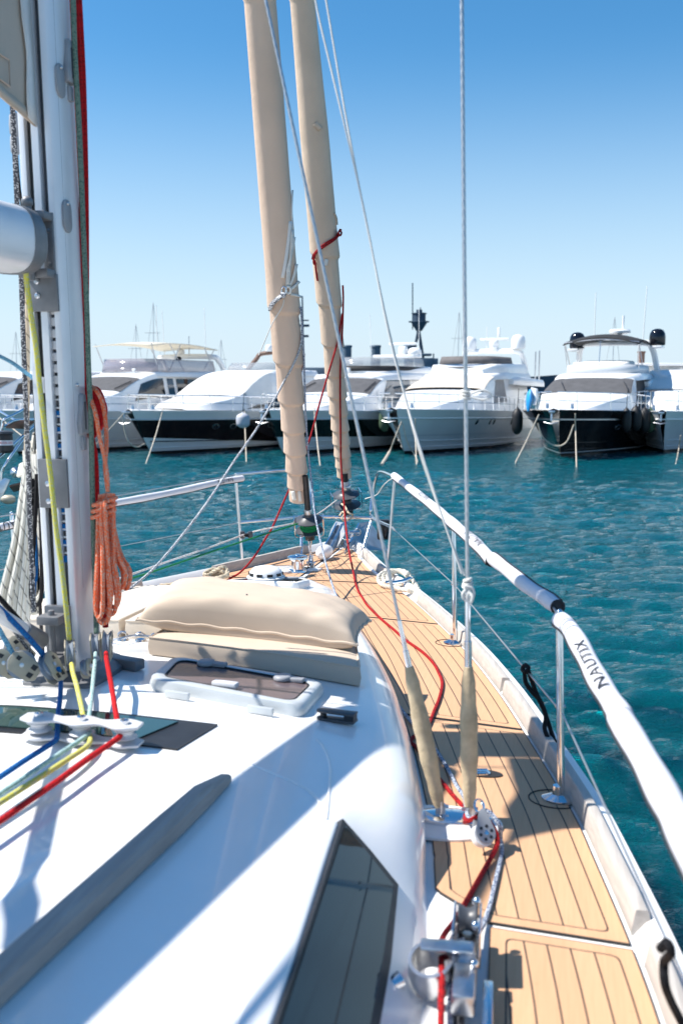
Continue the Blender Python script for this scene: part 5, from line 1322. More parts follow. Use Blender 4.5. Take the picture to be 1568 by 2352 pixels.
# ---- mooring ropes on the bow cleats
def laid(paths, r, m, label):
    mb = MB()
    for p in paths: mb.strand(cr(p, 7), r)
    return solo(mb, 'mooring_rope', m, label, 'rope')
c = Z(478, 1326, DZ+.03)
pth = [[Z(368, 1346, DZ+.02), Z(400, 1342, DZ+.03), Z(440, 1338, DZ+.03), Z(470, 1330, DZ+.04), Z(505, 1318, DZ+.07), Z(520, 1310, DZ+.09), Z(512, 1303, DZ+.10), Z(495, 1312, DZ+.09), Z(478, 1322, DZ+.07), Z(470, 1318, DZ+.08), Z(490, 1308, DZ+.1), Z(515, 1316, DZ+.08), Z(523, 1326, DZ+.05)],
       [Z(470, 1322, DZ+.05), Z(490, 1314, DZ+.09), Z(508, 1304, DZ+.13), Z(518, 1306, DZ+.12), Z(522, 1320, DZ+.09), Z(500, 1328, DZ+.07), Z(480, 1330, DZ+.05)]]
laid(pth, .016, 'r_tan', 'tan three strand mooring rope belayed on the port bow cleat')
cz = Z(915, 1334, DZ+.05)
pth = []
for k in range(3):
    pth.append([U(903+34*math.cos(a)*(1-.12*k)+6*k, 1330+19*math.sin(a)*(1-.1*k)-2*k, 6.85-.13*math.sin(a)+.02*k) for a in np.linspace(.4, 5.9, 14)])
pth.append([U(890, 1320, 6.95), U(912, 1312, 7.0), U(936, 1322, 6.95), U(952, 1340, 6.8), U(963, 1362, 6.6), U(975, 1400, 6.6), U(985, 1450, 6.62)])
pth.append([U(900, 1350, 6.6), U(922, 1354, 6.55), U(938, 1356, 6.5), U(950, 1362, 6.5)])
laid(pth, .017, 'r_cream', 'cream three strand mooring rope looped over the starboard bow cleat')
# ================================================================ motor yachts moored bow-out across the basin
W['y_white'] = mat('yacht_white', (.85, .85, .84, 1), .25, 0, .02, 1.2, coat=.3)
W['y_grey'] = mat('yacht_pale_grey', (.62, .64, .66, 1), .3, 0, .03, 1.2)
W['y_black'] = mat('yacht_black', (.008, .008, .009, 1), .10, 0, .1, 1, coat=.4)
W['y_brown'] = mat('yacht_dark_brown', (.018, .012, .012, 1), .12, 0, .1, 1, coat=.4)
W['y_green'] = mat('yacht_dark_green', (.010, .028, .026, 1), .12, 0, .1, 1, coat=.4)
W['mesh'] = mat('grey_mesh_cover', (.085, .085, .09, 1), .85, 0, .1, 3, bump=.1, bscale=60)
W['mesh2'] = mat('black_mesh_cover', (.022, .022, .024, 1), .8, 0, .2, 3, bump=.2, bscale=20)
W['taupe'] = mat('taupe_cover', (.42, .39, .36, 1), .85, 0, .06, 3, bump=.15, bscale=10, bdist=.03)
W['cover'] = mat('white_canvas_cover', (.80, .79, .76, 1), .85, 0, .03, 2, bump=.3, bscale=4, bdist=.06)
W['dtaupe'] = mat('dark_taupe_cover', (.13, .12, .12, 1), .85, 0, .1, 3, bump=.15, bscale=10, bdist=.03)
W['sand'] = mat('sand_cover', (.66, .59, .50, 1), .85, 0, .05, 2, bump=.3, bscale=5, bdist=.05)
W['y_win'] = glassmat('yacht_tinted_window', (.012, .016, .02, 1), .05)
W['y_bwin'] = glassmat('yacht_blue_window', (.03, .075, .12, 1), .06)
W['purple'] = glassmat('purple_tinted_screen', (.33, .31, .37, 1), .12); W['purple'].node_tree.nodes['Principled BSDF'].inputs['Alpha'].default_value = .52
W['clear'] = glassmat('grey_clear_screen', (.42, .44, .46, 1), .1); W['clear'].node_tree.nodes['Principled BSDF'].inputs['Alpha'].default_value = .45
W['black_canvas'] = mat('black_canvas', (.020, .019, .019, 1), .8, 0, .2, 3, bump=.3, bscale=6, bdist=.05)
W['cream'] = mat('cream_canvas', (.80, .77, .69, 1), .85, 0, .03, 2)
_n = W['cream'].node_tree; _tr = _n.nodes.new('ShaderNodeBsdfTranslucent'); _tr.inputs[0].default_value = (.85, .8, .7, 1); _mx = _n.nodes.new('ShaderNodeMixShader'); _mx.inputs[0].default_value = .5
_n.links.new(_n.nodes['Principled BSDF'].outputs[0], _mx.inputs[1]); _n.links.new(_tr.outputs[0], _mx.inputs[2]); _n.links.new(_mx.outputs[0], _n.nodes['Material Output'].inputs[0])
W['dome_b'] = mat('black_dome', (.006, .007, .012, 1), .1, 0, .1, 2)
W['mline'] = mat('mooring_line_beige', (.52, .46, .37, 1), .85, 0, .15, 6)
W['weed'] = mat('weedy_line', (.45, .36, .12, 1), .85, 0, .2, 6)
W['fender_b'] = mat('black_fender', (.012, .012, .013, 1), .55, 0, .2, 4)
W['fender_w'] = mat('pale_fender', (.50, .51, .56, 1), .5, 0, .06, 4)
W['fender_g'] = mat('green_fender', (.06, .10, .055, 1), .6, 0, .15, 4)
W['boardblue'] = mat('bright_blue_vinyl', (.02, .30, .68, 1), .4, 0, .06, 4)
HEAD = math.radians(155.2)
def yacht(stem, label, c):
    px, Y = stem
    root = thing('motor_yacht', label, 'motor yacht', ((px-784)/F_*Y, Y, 0), c.get('head', HEAD))
    def P(mb, name, m, par=None, **kw): return build(mb, name, W[m] if isinstance(m, str) else m, par or root, local=True, **kw)
    L, B, zb, zs, ov = c.get('L', 14.5), c.get('B', 2.35), c.get('zb', 1.80), c.get('zs', 1.5), c.get('ov', 1.5)
    full = c.get('full', .42)
    def bd(f): return B*math.sin(math.pi/2*min(1, (f+.004)/full))**.62*(1-.10*max(0, f-.6)/.4)
    def bw(f): return B*.90*math.sin(math.pi/2*min(1, f/.55))**1.0*(1-.06*max(0, f-.6)/.4)
    def sheer(f): return zb+(zs-zb)*min(1, f*1.2)**.9
    def hp(f, k, sg):                       # k: 0 waterline .. 1 sheer
        z = k*sheer(f); x = bw(f)+(bd(f)-bw(f))*max(0, k)**1.5; y = -L*f+ov*(1-f)**5*max(0, k)**.9
        return V((sg*x, y, z))
    fs_ = [0, .004, .012, .03, .06, .1, .15, .2, .26, .33, .4, .5, .6, .72, .85, 1]
    kc = lambda f: c.get('k_boot', .07)
    chine = c.get('chine', lambda f: .16+.34*max(0, 1-f/.55)**1.5)
    def band(k0, k1, n, name, m, par=None, off=0, f1=1.0):
        mb = MB(); rows = []
        FF = [f for f in fs_ if f <= f1]
        for f in FF:
            a, b = k0(f), k1(f)
            ks = [a+(b-a)*i/n for i in range(n+1)]
            R = []
            for k in ks:
                p = hp(f, k, 1); R.append(p+V((off, 0, 0)))
            rows.append([V((-p.x, p.y, p.z)) for p in R[::-1]]+R if False else R)
        mb.grid(rows, uv=False)
        mb.grid([[V((-p.x, p.y, p.z)) for p in r] for r in rows], uv=False)
        return P(mb, name, m, par, sharp=60)
    rub = c.get('rub', lambda f: .80)
    band(lambda f: -.15, lambda f: kc(f), 2, 'boot_stripe', c.get('boot', 'y_black'))
    band(kc, chine, 2, 'lower_hull', c.get('low', 'y_white'))
    band(chine, rub, 6, 'hull', c.get('hull', 'y_white'))
    band(rub, lambda f: 1.0, 3, 'bulwark', c.get('bul', 'y_white'))
    mb = MB()
    for sg in (1, -1): mb.tube([hp(f, rub(f), sg)+V((sg*.012, 0, 0)) for f in fs_ if f < .9], .035, 6)
    mb.tube([hp(0, rub(0), 1), hp(0, rub(0), -1)], .035, 6); P(mb, 'rub_rail', c.get('rubm', 'y_white'))
    if c.get('stripe'):
        a, b, m_ = c['stripe']; band(lambda f: a, lambda f: b, 1, 'hull_stripe', m_, off=.008)
    for k_ in c.get('spray', (.30, .15)):
        mb = MB()
        for sg in (1, -1): mb.tube([hp(f, k_*(1-.45*f), sg)+V((sg*.01, 0, 0)) for f in fs_ if .004 < f < .8], .022, 5)
        P(mb, 'spray_rail', c.get('low', 'y_white') if k_ < chine(.3) else c.get('hull', 'y_white'))
    mb = MB(); rows = []
    for f in fs_:
        p = hp(f, 1, 1); rows.append([V((-p.x, p.y, p.z-.03)), V((0, p.y, p.z+.05)), V((p.x, p.y, p.z-.03))])
    mb.grid(rows, uv=False); P(mb, 'foredeck', c.get('deck', 'y_white'))
    for f, k, r_ in c.get('ports', []):
        p = hp(f, k, -1); q_ = hp(f+.01, k, -1); u = hp(f, k+.02, -1); nrm = (q_-p).cross(u-p).normalized(); nrm = nrm if nrm.x < 0 else -nrm
        M = axisM(nrm); mb = MB(); D = M@Matrix.Diagonal(V((r_*.7, r_, 1)) if c.get('port_tall') else V((r_*1.3, r_*.8, 1)))
        mb.lathe([(1, -.02), (1, .012), (.8, .014), (.78, .004), (.001, .004)], p, 18, D); P(mb, 'porthole', 'y_win' if not c.get('port_chrome') else 'steel2')
        if c.get('port_chrome'):
            mb = MB(); mb.lathe([(.78, .006), (.001, .006)], p+nrm*.004, 18, D, caps=False); P(mb, 'porthole_glass', 'y_win')
    # ---- deck house: stations (y, half width at deck, half width at roof edge, z foot, z roof edge, crown)
    H = c['house']
    cols = [[(-h[0], h[j]) for h in H] for j in range(1, 6)]
    def sec(y, v):
        w0, w1, z0, z1, cr_ = [spline1(cl, -y) for cl in cols]
        if v <= .5:
            k = v/.5; return V((w0+(w1-w0)*k, y, z0+(z1-z0)*k))
        a = (v-.5)/.5*math.pi/2
        return V((w1*math.cos(a)**.9 if a < 1.57 else 0, y, z1+cr_*math.sin(a)))
    ys = np.linspace(H[0][0], H[-1][0], 46); vv = [0, .17, .34, .47, .5, .53, .6, .68, .76, .84, .92, 1]
    mb = MB(); rows = []
    for y in ys:
        R = [sec(y, v) for v in vv]; rows.append([V((-p.x, p.y, p.z)) for p in R]+[p for p in R[-2::-1]])
    mb.grid(rows, uv=False); P(mb, 'deck_house', c.get('house_m', 'y_white'), sharp=50)
    def patch(y0, y1, v0, v1, name, m, off=.018, sides=(1, -1), whole=False, ny=10, nv=8, skew=0, th=.02, par=None):
        o = None
        def nrm(y, v, p):
            a, b = sec(y-.05, v), sec(y, min(1, v+.03)); 
            if v > .96: b = sec(y, v-.03); 
            n_ = (a-p).cross(b-p)
            n_ = n_.normalized() if n_.length > 1e-9 else V((0, 0, 1))
            if n_.z < 0 and v > .5: n_ = -n_
            if v <= .5 and n_.x < 0: n_ = -n_
            return n_
        for sg in ((0,) if whole else sides):
            mb = MB(); rows = []
            for i in range(ny+1):
                R = []
                if whole:
                    vs_ = [v0+(v1-v0)*k/nv for k in range(nv+1)]
                    y = y0+(y1-y0)*i/ny
                    half = []
                    for v in vs_:
                        p = sec(y+skew*(1-v), v); n_ = nrm(y+skew*(1-v), v, p)
                        if v >= .999: n_.x = 0
                        half.append(p+n_*off)
                    R = [V((-p.x, p.y, p.z)) for p in half]+half[-2::-1] if v1 >= .999 else half
                else:
                    for k in range(nv+1):
                        v = v0+(v1-v0)*k/nv; f = i/ny
                        y = y0+(y1-y0)*f; y = y+skew*(v-v0)/(v1-v0)*(1-f)
                        p = sec(y, v)+nrm(y, v, sec(y, v))*off; R.append(V((sg*p.x, p.y, p.z)))
                rows.append(R)
            mb.grid(rows, uv=False); o = P(mb, name, m, par, sharp=60)
        return o
    for a in c.get('patches', []): patch(*a[:6], **(a[6] if len(a) > 6 else {}))
    for (x0, y0, v0, x1, y1, v1) in c.get('wipers', []):
        mb = MB(); pts = []
        for t in np.linspace(0, 1, 6):
            p = sec(y0+(y1-y0)*t, v0+(v1-v0)*t); pts.append(V((p.x*math.copysign(1, x0) if x0 else p.x, p.y, p.z))+V((0, .05, .05)))
        mb.tube(pts, .022, 5); P(mb, 'wiper', 'black')
    # ---- lofted upper bodies: flybridge coaming, screens
    for name, m, st in c.get('lofts', []):
        mb = MB(); rows = []
        for (y, w0, w1, z0, z1) in st:
            R = [V((w0, y, z0)), V((w0+(w1-w0)*.5+.02, y, (z0+z1)/2)), V((w1, y, z1-.03)), V((w1-.05, y, z1)), V((w1*.6, y, z1+.03)), V((0, y, z1+.04))]
            rows.append([V((-p.x, p.y, p.z)) for p in R]+R[-2::-1])
        mb.grid(rows, uv=False); mb.add(rows[0], [list(range(len(rows[0])))]); mb.add(rows[-1], [list(range(len(rows[0])))]); P(mb, name, m, sharp=45)
    for name, m, pts, z0, z1, lean in c.get('screens', []):     # upright screens following a plan curve
        mb = MB(); path = cr([V((x, y, 0)) for x, y in pts], 6); cen = sum(path, V((0, 0, 0)))/len(path)
        rows = []
        for p in path:
            d = (cen-p).normalized()*lean; rows.append([V((p.x, p.y, z0)), V((p.x+d.x, p.y+d.y, z1))])
        mb.grid(rows, uv=False); o = P(mb, name, m, sharp=70, fix=False); o.modifiers.new('thick', 'SOLIDIFY').thickness = .03
    for name, m, r_, paths in c.get('tubes', []):
        for pts in paths:
            mb = MB(); mb.tube(cr(pts, 5) if len(pts) > 2 else [V(p) for p in pts], r_, 8); P(mb, name, m)
    for name, m, sz, pos in c.get('boxes', []):
        mb = MB(); mb.box(pos, sz); P(mb, name, m, bevel=min(sz)*.25)
    for name, m, prof_, pos in c.get('lathes', []):
        mb = MB(); mb.lathe(prof_, pos, 20); P(mb, name, m)
    for name, m, rows in c.get('sheets', []):
        mb = MB(); RR = [cr(r, 5) for r in rows]; RR = [list(x) for x in zip(*[cr([RR[i][k] for i in range(len(RR))], 4) for k in range(len(RR[0]))])] if len(RR) > 2 else RR
        mb.grid(RR, uv=False); o = P(mb, name, m, sharp=70, fix=False); o.modifiers.new('thick', 'SOLIDIFY').thickness = .04
    # ---- bow rail
    rl = c.get('rail', (.62, .62))
    if rl:
        hgt, f1 = rl
        for sg in (1, -1):
            FR_ = [f for f in np.linspace(.0, f1, 26)]
            top = [hp(f, 1, sg)+V((-sg*.10, 0 if f > .02 else -.05, hgt)) for f in FR_]
            mid_ = [hp(f, 1, sg)+V((-sg*.08, 0 if f > .02 else -.05, hgt*.5)) for f in FR_]
            mb = MB(); mb.tube(top+[hp(f1+.03, 1, sg)+V((-sg*.06, 0, .0))], .026, 6); mb.tube(mid_, .012, 5)
            for f in np.linspace(.03, f1, c.get('posts', 9)): mb.tube([hp(f, 1, sg)+V((-sg*.07, 0, -.02)), hp(f, 1, sg)+V((-sg*.10, 0, hgt))], .016, 6)
            P(mb, 'bow_rail', 'steel')
    # ---- anchor and roller
    p = hp(0, 1, 1)
    mb = MB(); mb.box((0, p.y+.06, p.z-.08), (.22, .5, .10)); P(mb, 'bow_roller', 'steel2', bevel=.02)
    mb = MB(); mb.tube([V((0, p.y-.1, p.z-.06)), V((0, p.y+.3, p.z-.16)), V((0, p.y+.33, p.z-.42))], .035, 8)
    mb.tube([V((-.28, p.y+.28, p.z-.46)), V((0, p.y+.33, p.z-.52)), V((.28, p.y+.28, p.z-.46))], [.02, .06, .02], 8, flat=.6); P(mb, 'anchor', 'steel2')
    mb = MB()
    for x in (-.5, .45): mb.lathe([(.09, 0), (.07, .06), (.06, .16), (.09, .18), (.05, .2)], (x, p.y-.9, p.z+.02), 12); 
    P(mb, 'bow_cleats', 'steel2')
    return root, hp
def dome(r_, h): return [(r_*.92, 0), (r_, h*.12), (r_, h*.5), (r_*.93, h*.72), (r_*.7, h*.9), (r_*.35, h*.98), (.001, h)]
def ant(*ps): return [[V(p), V(p)+V((dx, 0, h))] for p, h, dx in ps]
TH3 = [(-1.0, 1.3, 1.1, 1.72, 1.76, .06)]
# -- common deck-house profiles
def house(zr=3.25, zws0=2.30, zws1=2.95, w=1.85, yw=-4.3, tr=.0):
    return [(-.6, .5, .4, 1.72, 1.74, .02), (-1.5, 1.1, .95, 1.70, 1.90+tr, .06), (-3.0, 1.6, 1.45, 1.68, 2.12+tr, .10), (yw, w+.05, w-.08, 1.64, zws0, .12), (yw-.9, w+.1, w-.14, 1.62, (zws0+zws1)/2+.03, .13),
            (yw-1.8, w+.12, w-.22, 1.6, zws1, .14), (yw-2.9, w+.12, w-.22, 1.58, zr, .10), (yw-5, w+.1, w-.2, 1.56, zr+.02, .08), (yw-8.2, w+.05, w-.25, 1.54, zr-.02, .06)]
yA = dict(low='y_white', hull='y_white', bul='y_white', house=house(3.3, 2.45, 3.05), ports=[(.12, .62, .2)], stripe=(.26, .29, 'y_grey'),
    patches=[(-4.35, -6.05, .56, 1, 'windscreen', 'mesh', dict(whole=True)), (-5.3, -7.7, .20, .44, 'side_window', 'y_win', dict(skew=-.7)), (-8.0, -8.5, .20, .44, 'side_window', 'y_bwin'), (-8.75, -11.0, .22, .44, 'side_window', 'y_win'), (-8.2, -10.5, .02, .14, 'hull_window', 'y_win')],
    wipers=[(-1, -4.5, .72, -1, -5.5, .62), (1, -4.5, .85, 1, -5.5, .72)],
    lofts=[('flybridge', 'y_white', [(-6.6, 1.0, .9, 3.2, 3.30), (-7.4, 1.75, 1.65, 3.2, 3.42), (-9, 1.9, 1.8, 3.2, 3.45), (-13, 1.9, 1.8, 3.15, 3.5)])],
    screens=[('tinted_screen', 'purple', [(-1.75, -12.2), (-1.78, -9), (-1.5, -7.3), (0, -6.7), (1.5, -7.3), (1.78, -9), (1.75, -12.2)], 3.42, 4.02, .12)],
    tubes=[('bimini_frame', 'lgrey', .022, [[(-1.5, -7.6, 3.5), (-1.6, -7.0, 4.72)], [(1.5, -7.6, 3.5), (1.6, -7.0, 4.72)], [(-1.6, -9.6, 3.5), (-1.6, -8.4, 4.78)], [(-1.6, -8.4, 3.5), (-1.6, -9.4, 4.8)], [(-1.6, -11.4, 3.6), (-1.6, -12.4, 4.66)], [(-1.6, -12.4, 3.6), (-1.6, -11.4, 4.7)], [(1.6, -12.4, 3.6), (1.6, -11.4, 4.7)]]),
           ('radar_arch', 'y_white', .14, [[(-1.75, -13.2, 3.4), (-1.7, -12.6, 4.05), (-1.4, -12.2, 4.25), (1.4, -12.2, 4.25), (1.7, -12.6, 4.05), (1.75, -13.2, 3.4)]]),
           ('antenna', 'y_white', .018, ant(((-1.2, -12.2, 4.3), 2.4, .05), ((1.3, -12.2, 4.3), 2.3, .1), ((.2, -10.0, 4.7), 2.0, 0))), ('light_mast', 'steel2', .03, ant(((-.2, -12.2, 4.3), 1.0, 0)))],
    sheets=[('bimini', 'cream', [[(x, y, 4.68+z-.06*abs(x)) for x in (-1.65, 0, 1.65)] for y, z in ((-6.9, 0), (-8.5, .14), (-10.5, .14), (-12.6, -.02))])],
    boxes=[('radar', 'y_white', (1.3, .16, .12), (0, -12.1, 4.78)), ('horn', 'y_white', (.18, .2, .14), (-.7, -6.9, 3.5))], lathes=[('satellite_dome', 'y_white', dome(.2, .3), (.3, -12.2, 4.38)), ('helm_compass', 'black', dome(.14, .2), (-.9, -10.2, 4.02))])
yB = dict(low='y_white', hull='y_brown', bul='y_white', rubm='y_grey', full=.5, house=[(-1.2, .9, .7, 1.76, 1.80, .03), (-2.4, 1.5, 1.3, 1.74, 2.02, .08), (-4.2, 1.85, 1.65, 1.7, 2.32, .1), (-5.4, 1.95, 1.6, 1.66, 2.85, .12), (-6.6, 1.95, 1.55, 1.62, 3.25, .10), (-7.6, 1.95, 1.55, 1.6, 3.36, .08), (-12.5, 1.9, 1.5, 1.55, 3.34, .06)],
    chine=lambda f: .09+.30*max(0, 1-f/.62), ports=[(.20, .62, .15), (.26, .62, .15), (.42, .62, .15)], port_chrome=True,
    patches=[(-3.9, -7.3, .50, 1, 'windscreen_cover', 'cover', dict(whole=True, off=.05)), (-4.6, -6.9, .12, .5, 'windscreen_cover', 'cover', dict(off=.04)), (-7.6, -9.6, .26, .46, 'side_window', 'y_win'), (-4.3, -8.8, .05, .2, 'side_window', 'y_win', dict(skew=-2.2))],
    lofts=[('flybridge', 'y_white', [(-7.0, 1.0, .9, 3.3, 3.4), (-7.8, 1.6, 1.5, 3.3, 3.5), (-12, 1.6, 1.5, 3.25, 3.55)])],
    screens=[('windshield', 'clear', [(-1.5, -9.6), (-1.4, -8.1), (0, -7.4), (1.4, -8.1), (1.5, -9.6)], 3.48, 3.86, .25)],
    tubes=[('radar_arch', 'brown', .11, [[(-1.5, -10.2, 3.5), (-1.3, -10.8, 4.1), (-1.0, -11.1, 4.42), (1.0, -11.1, 4.42), (1.3, -10.8, 4.1), (1.5, -10.2, 3.5)]]), ('antenna', 'y_white', .018, ant(((-.9, -11.1, 4.5), .5, 0), ((.6, -11.1, 4.5), .6, 0)))],
    lathes=[('satellite_dome', 'y_white', dome(.2, .36), (.7, -11.1, 4.5))], boxes=[('lamp_bar', 'y_grey', (1.4, .12, .09), (0, -11.1, 4.53))])
yC = dict(low='y_white', hull='y_green', bul='y_white', rubm='y_grey', full=.45, zb=1.82, chine=lambda f: .30+.10*max(0, 1-f/.5), house=house(3.25, 2.36, 3.0, 1.95), rail=(.62, .66),
    patches=[(-4.35, -6.1, .53, 1, 'windscreen', 'mesh', dict(whole=True)), (-5.5, -9.4, .16, .46, 'side_window', 'y_bwin', dict(skew=-1.2)), (-5.2, -5.45, .05, .40, 'door_post', 'y_white')],
    wipers=[(-1, -4.5, .68, -1, -5.6, .62), (1, -4.5, .70, 1, -5.4, .78)],
    lofts=[('roof_brow', 'y_white', [(-6.0, 1.3, 1.2, 3.02, 3.16), (-6.5, 1.85, 1.75, 3.02, 3.30), (-8, 1.95, 1.85, 3.05, 3.36), (-12.8, 1.9, 1.8, 3.1, 3.45)]), ('flybridge', 'y_white', [(-7.0, 1.2, 1.15, 3.3, 3.40), (-7.8, 1.75, 1.7, 3.3, 3.48), (-12.6, 1.8, 1.75, 3.3, 3.75)])],
    screens=[('tinted_screen', 'mesh2', [(-1.72, -11.6), (-1.74, -9), (-1.45, -7.5), (0, -6.9), (1.45, -7.5), (1.74, -9), (1.72, -11.6)], 3.46, 3.70, .06), ('windshield', 'clear', [(-1.70, -11.8), (-1.68, -9), (-1.40, -7.5), (0, -6.95), (1.40, -7.5), (1.68, -9), (1.70, -11.8)], 3.70, 4.10, .16)],
    tubes=[('antenna', 'y_white', .016, ant(((1.2, -11.8, 4.2), 2.2, .1), ((-1.3, -12, 4.2), 2.4, .02)))],
    boxes=[('radar', 'y_white', (1.5, .16, .13), (-.6, -11.6, 4.88)), ('radar_pedestal', 'y_white', (.42, .4, .42), (-.6, -11.6, 4.55)), ('hard_top', 'y_white', (2.2, 1.2, .16), (-.3, -11.6, 4.25)), ('search_light', 'y_white', (.2, .24, .22), (.2, -6.7, 3.50))],
    lathes=[('satellite_dome', 'y_white', dome(.34, .42), (-1.0, -12.2, 4.3))])
yD = dict(low='y_white', hull='y_white', bul='y_white', boot='y_black', B=2.45, zb=1.86, full=.34, house=house(3.2, 2.42, 2.98, 1.9, -4.4, .06), ports=[(.25, .70, .13), (.33, .70, .13), (.36, .70, .13), (.52, .68, .13)], port_tall=True, stripe=(.40, .425, 'y_grey'), rail=(.60, .72), posts=13,
    patches=[(-4.6, -6.3, .52, 1, 'windscreen', 'y_win', dict(whole=True)), (-4.75, -7.0, .53, 1, 'windscreen_cover', 'sand', dict(whole=True, off=.06)), (-6.0, -8.2, .14, .46, 'side_window_cover', 'taupe', dict(skew=-1.0)), (-7.2, -8.8, .5, .72, 'roof_window', 'y_grey')],
    lofts=[('roof_brow', 'y_white', [(-6.2, 1.3, 1.2, 3.0, 3.12), (-6.9, 1.8, 1.7, 3.05, 3.32), (-9, 1.85, 1.7, 3.1, 3.5), (-13, 1.85, 1.7, 3.1, 3.5)]), ('flybridge', 'y_white', [(-7.0, 1.1, 1.05, 3.35, 3.55), (-7.7, 1.7, 1.6, 3.35, 3.78), (-9.5, 1.75, 1.65, 3.35, 3.84), (-12.8, 1.75, 1.65, 3.3, 3.9)]), ('wing', 'y_white', [(-9.0, 2.0, 2.0, 2.85, 3.1), (-10, 2.25, 2.2, 2.8, 3.2), (-14, 2.3, 2.25, 2.75, 3.1)])],
    screens=[('windshield_cover', 'dtaupe', [(-1.58, -10.4), (-1.5, -8.6), (-1.2, -7.7), (0, -7.3), (1.2, -7.7), (1.5, -8.6), (1.58, -10.4)], 3.80, 4.16, .12), ('louvre', 'mesh', [(-1.25, -7.38), (0, -6.98), (1.25, -7.38)], 3.58, 3.66, 0)],
    tubes=[('radar_arch', 'y_white', .13, [[(-1.6, -12.9, 3.6), (-1.5, -12.4, 4.3), (-1.2, -12.2, 4.52), (1.2, -12.2, 4.52), (1.5, -12.4, 4.3), (1.6, -12.9, 3.6)]]), ('stern_pole', 'steel2', .04, [[(-1.9, -13.6, 3.1), (-1.9, -13.6, 4.55)], [(-2.05, -13.8, 3.1), (-2.05, -13.8, 4.6)]]), ('antenna', 'y_white', .018, ant(((1.5, -12, 4.4), 2.8, 0), ((.3, -12.2, 4.6), 1.2, 0)))],
    boxes=[('radar', 'y_white', (1.5, .16, .13), (-.1, -12.2, 5.15)), ('radar_pedestal', 'y_white', (.4, .4, .3), (-.1, -12.2, 4.7)), ('light_box', 'y_white', (.14, .14, .5), (-.3, -12.3, 5.5))],
    lathes=[('satellite_dome', 'y_white', dome(.36, .72), (1.2, -12.2, 4.6)), ('satellite_dome', 'y_white', dome(.36, .72), (-1.35, -12.2, 4.65)), ('radar_drum', 'y_white', dome(.24, .36), (-.1, -12.2, 4.8))])
yE = dict(low='y_black', hull='y_black', bul='y_brown', rubm='steel2', boot='y_black', k_boot=.05, B=2.45, zb=1.86, full=.31, house=house(3.15, 2.36, 2.98, 1.95, -4.3, .04), ports=[(.20, .62, .17), (.29, .60, .17)], port_chrome=True, stripe=(.075, .095, 'y_grey'), rail=(.66, .56), posts=7,
    patches=[(-4.35, -6.15, .53, 1, 'windscreen', 'mesh', dict(whole=True)), (-5.5, -9.2, .04, .48, 'side_window', 'mesh2', dict(skew=-1.1)), (-9.4, -11, .02, .4, 'side_window', 'mesh2')],
    wipers=[(-1, -4.5, .62, -1, -5.5, .72), (1, -4.5, .86, 1, -5.5, .76)],
    lofts=[('roof_brow', 'y_white', [(-6.0, 1.3, 1.2, 3.0, 3.10), (-6.6, 1.85, 1.7, 3.0, 3.26), (-8, 1.95, 1.8, 3.05, 3.34), (-13, 1.95, 1.8, 3.1, 3.4)]), ('side_wing', 'y_white', [(-8.6, 2.0, 2.0, 2.75, 2.95), (-10, 2.3, 2.2, 2.7, 3.1), (-13.5, 2.35, 2.25, 2.7, 3.1)]), ('seat_cover', 'cover', [(-7.4, 1.0, .9, 3.3, 3.72), (-7.8, 1.35, 1.25, 3.3, 3.86), (-9.2, 1.4, 1.25, 3.3, 3.92)])],
    screens=[('windshield', 'y_grey', [(-1.75, -10.6), (-1.7, -8.6), (-1.35, -7.4), (0, -6.95), (1.35, -7.4), (1.7, -8.6), (1.75, -10.6)], 3.30, 3.72, .05)],
    tubes=[('radar_arch', 'y_white', .15, [[(-1.95, -12.4, 3.0), (-1.85, -11.9, 3.9), (-1.7, -11.5, 4.6), (-1.3, -11.3, 4.84), (1.3, -11.3, 4.84), (1.7, -11.5, 4.6), (1.85, -11.9, 3.9), (1.95, -12.4, 3.0)]]), ('bimini_frame', 'steel2', .022, [[(1.6, -8.2, 3.5), (1.65, -7.6, 4.72)], [(1.65, -9.2, 3.5), (1.65, -7.7, 4.72)], [(-1.6, -8.2, 3.5), (-1.65, -7.6, 4.72)], [(-1.65, -9.2, 3.5), (-1.65, -7.7, 4.72)], [(0, -7.2, 3.5), (0, -7.5, 4.8)], [(-1.65, -7.55, 4.72), (0, -7.5, 4.86), (1.65, -7.55, 4.72)]]),
           ('antenna', 'y_white', .022, ant(((1.0, -11.3, 4.9), 2.4, 0), ((-1.3, -11.3, 4.9), 2.6, -.1))), ('light_mast', 'y_white', .05, ant(((-.35, -11.3, 5.4), .75, 0)))],
    sheets=[('bimini', 'black_canvas', [[(x, y, 4.96+z-.30*(abs(x)/1.7)**2) for x in (-1.7, -.85, 0, .85, 1.7)] for y, z in ((-7.5, -.06), (-8.4, .12), (-9.6, .16), (-11.2, .06))])],
    lathes=[('satellite_dome', 'dome_b', dome(.38, .80), (-1.95, -11.4, 4.7)), ('satellite_dome', 'dome_b', dome(.38, .80), (1.85, -11.4, 4.62)), ('radar', 'y_white', [(.3, 0), (.5, .06), (.52, .16), (.45, .24), (.001, .26)], (-.2, -11.3, 5.25)), ('radar_pedestal', 'y_white', [(.2, 0), (.1, .4)], (-.2, -11.3, 4.88))],
    boxes=[('side_step', 'y_white', (.5, 1.0, .12), (-1.98, -11.4, 4.62)), ('side_step', 'y_white', (.5, 1.0, .12), (1.98, -11.4, 4.54)), ('dome_base', 'lgrey', (.3, .3, .2), (-.9, -11.3, 5.0))])
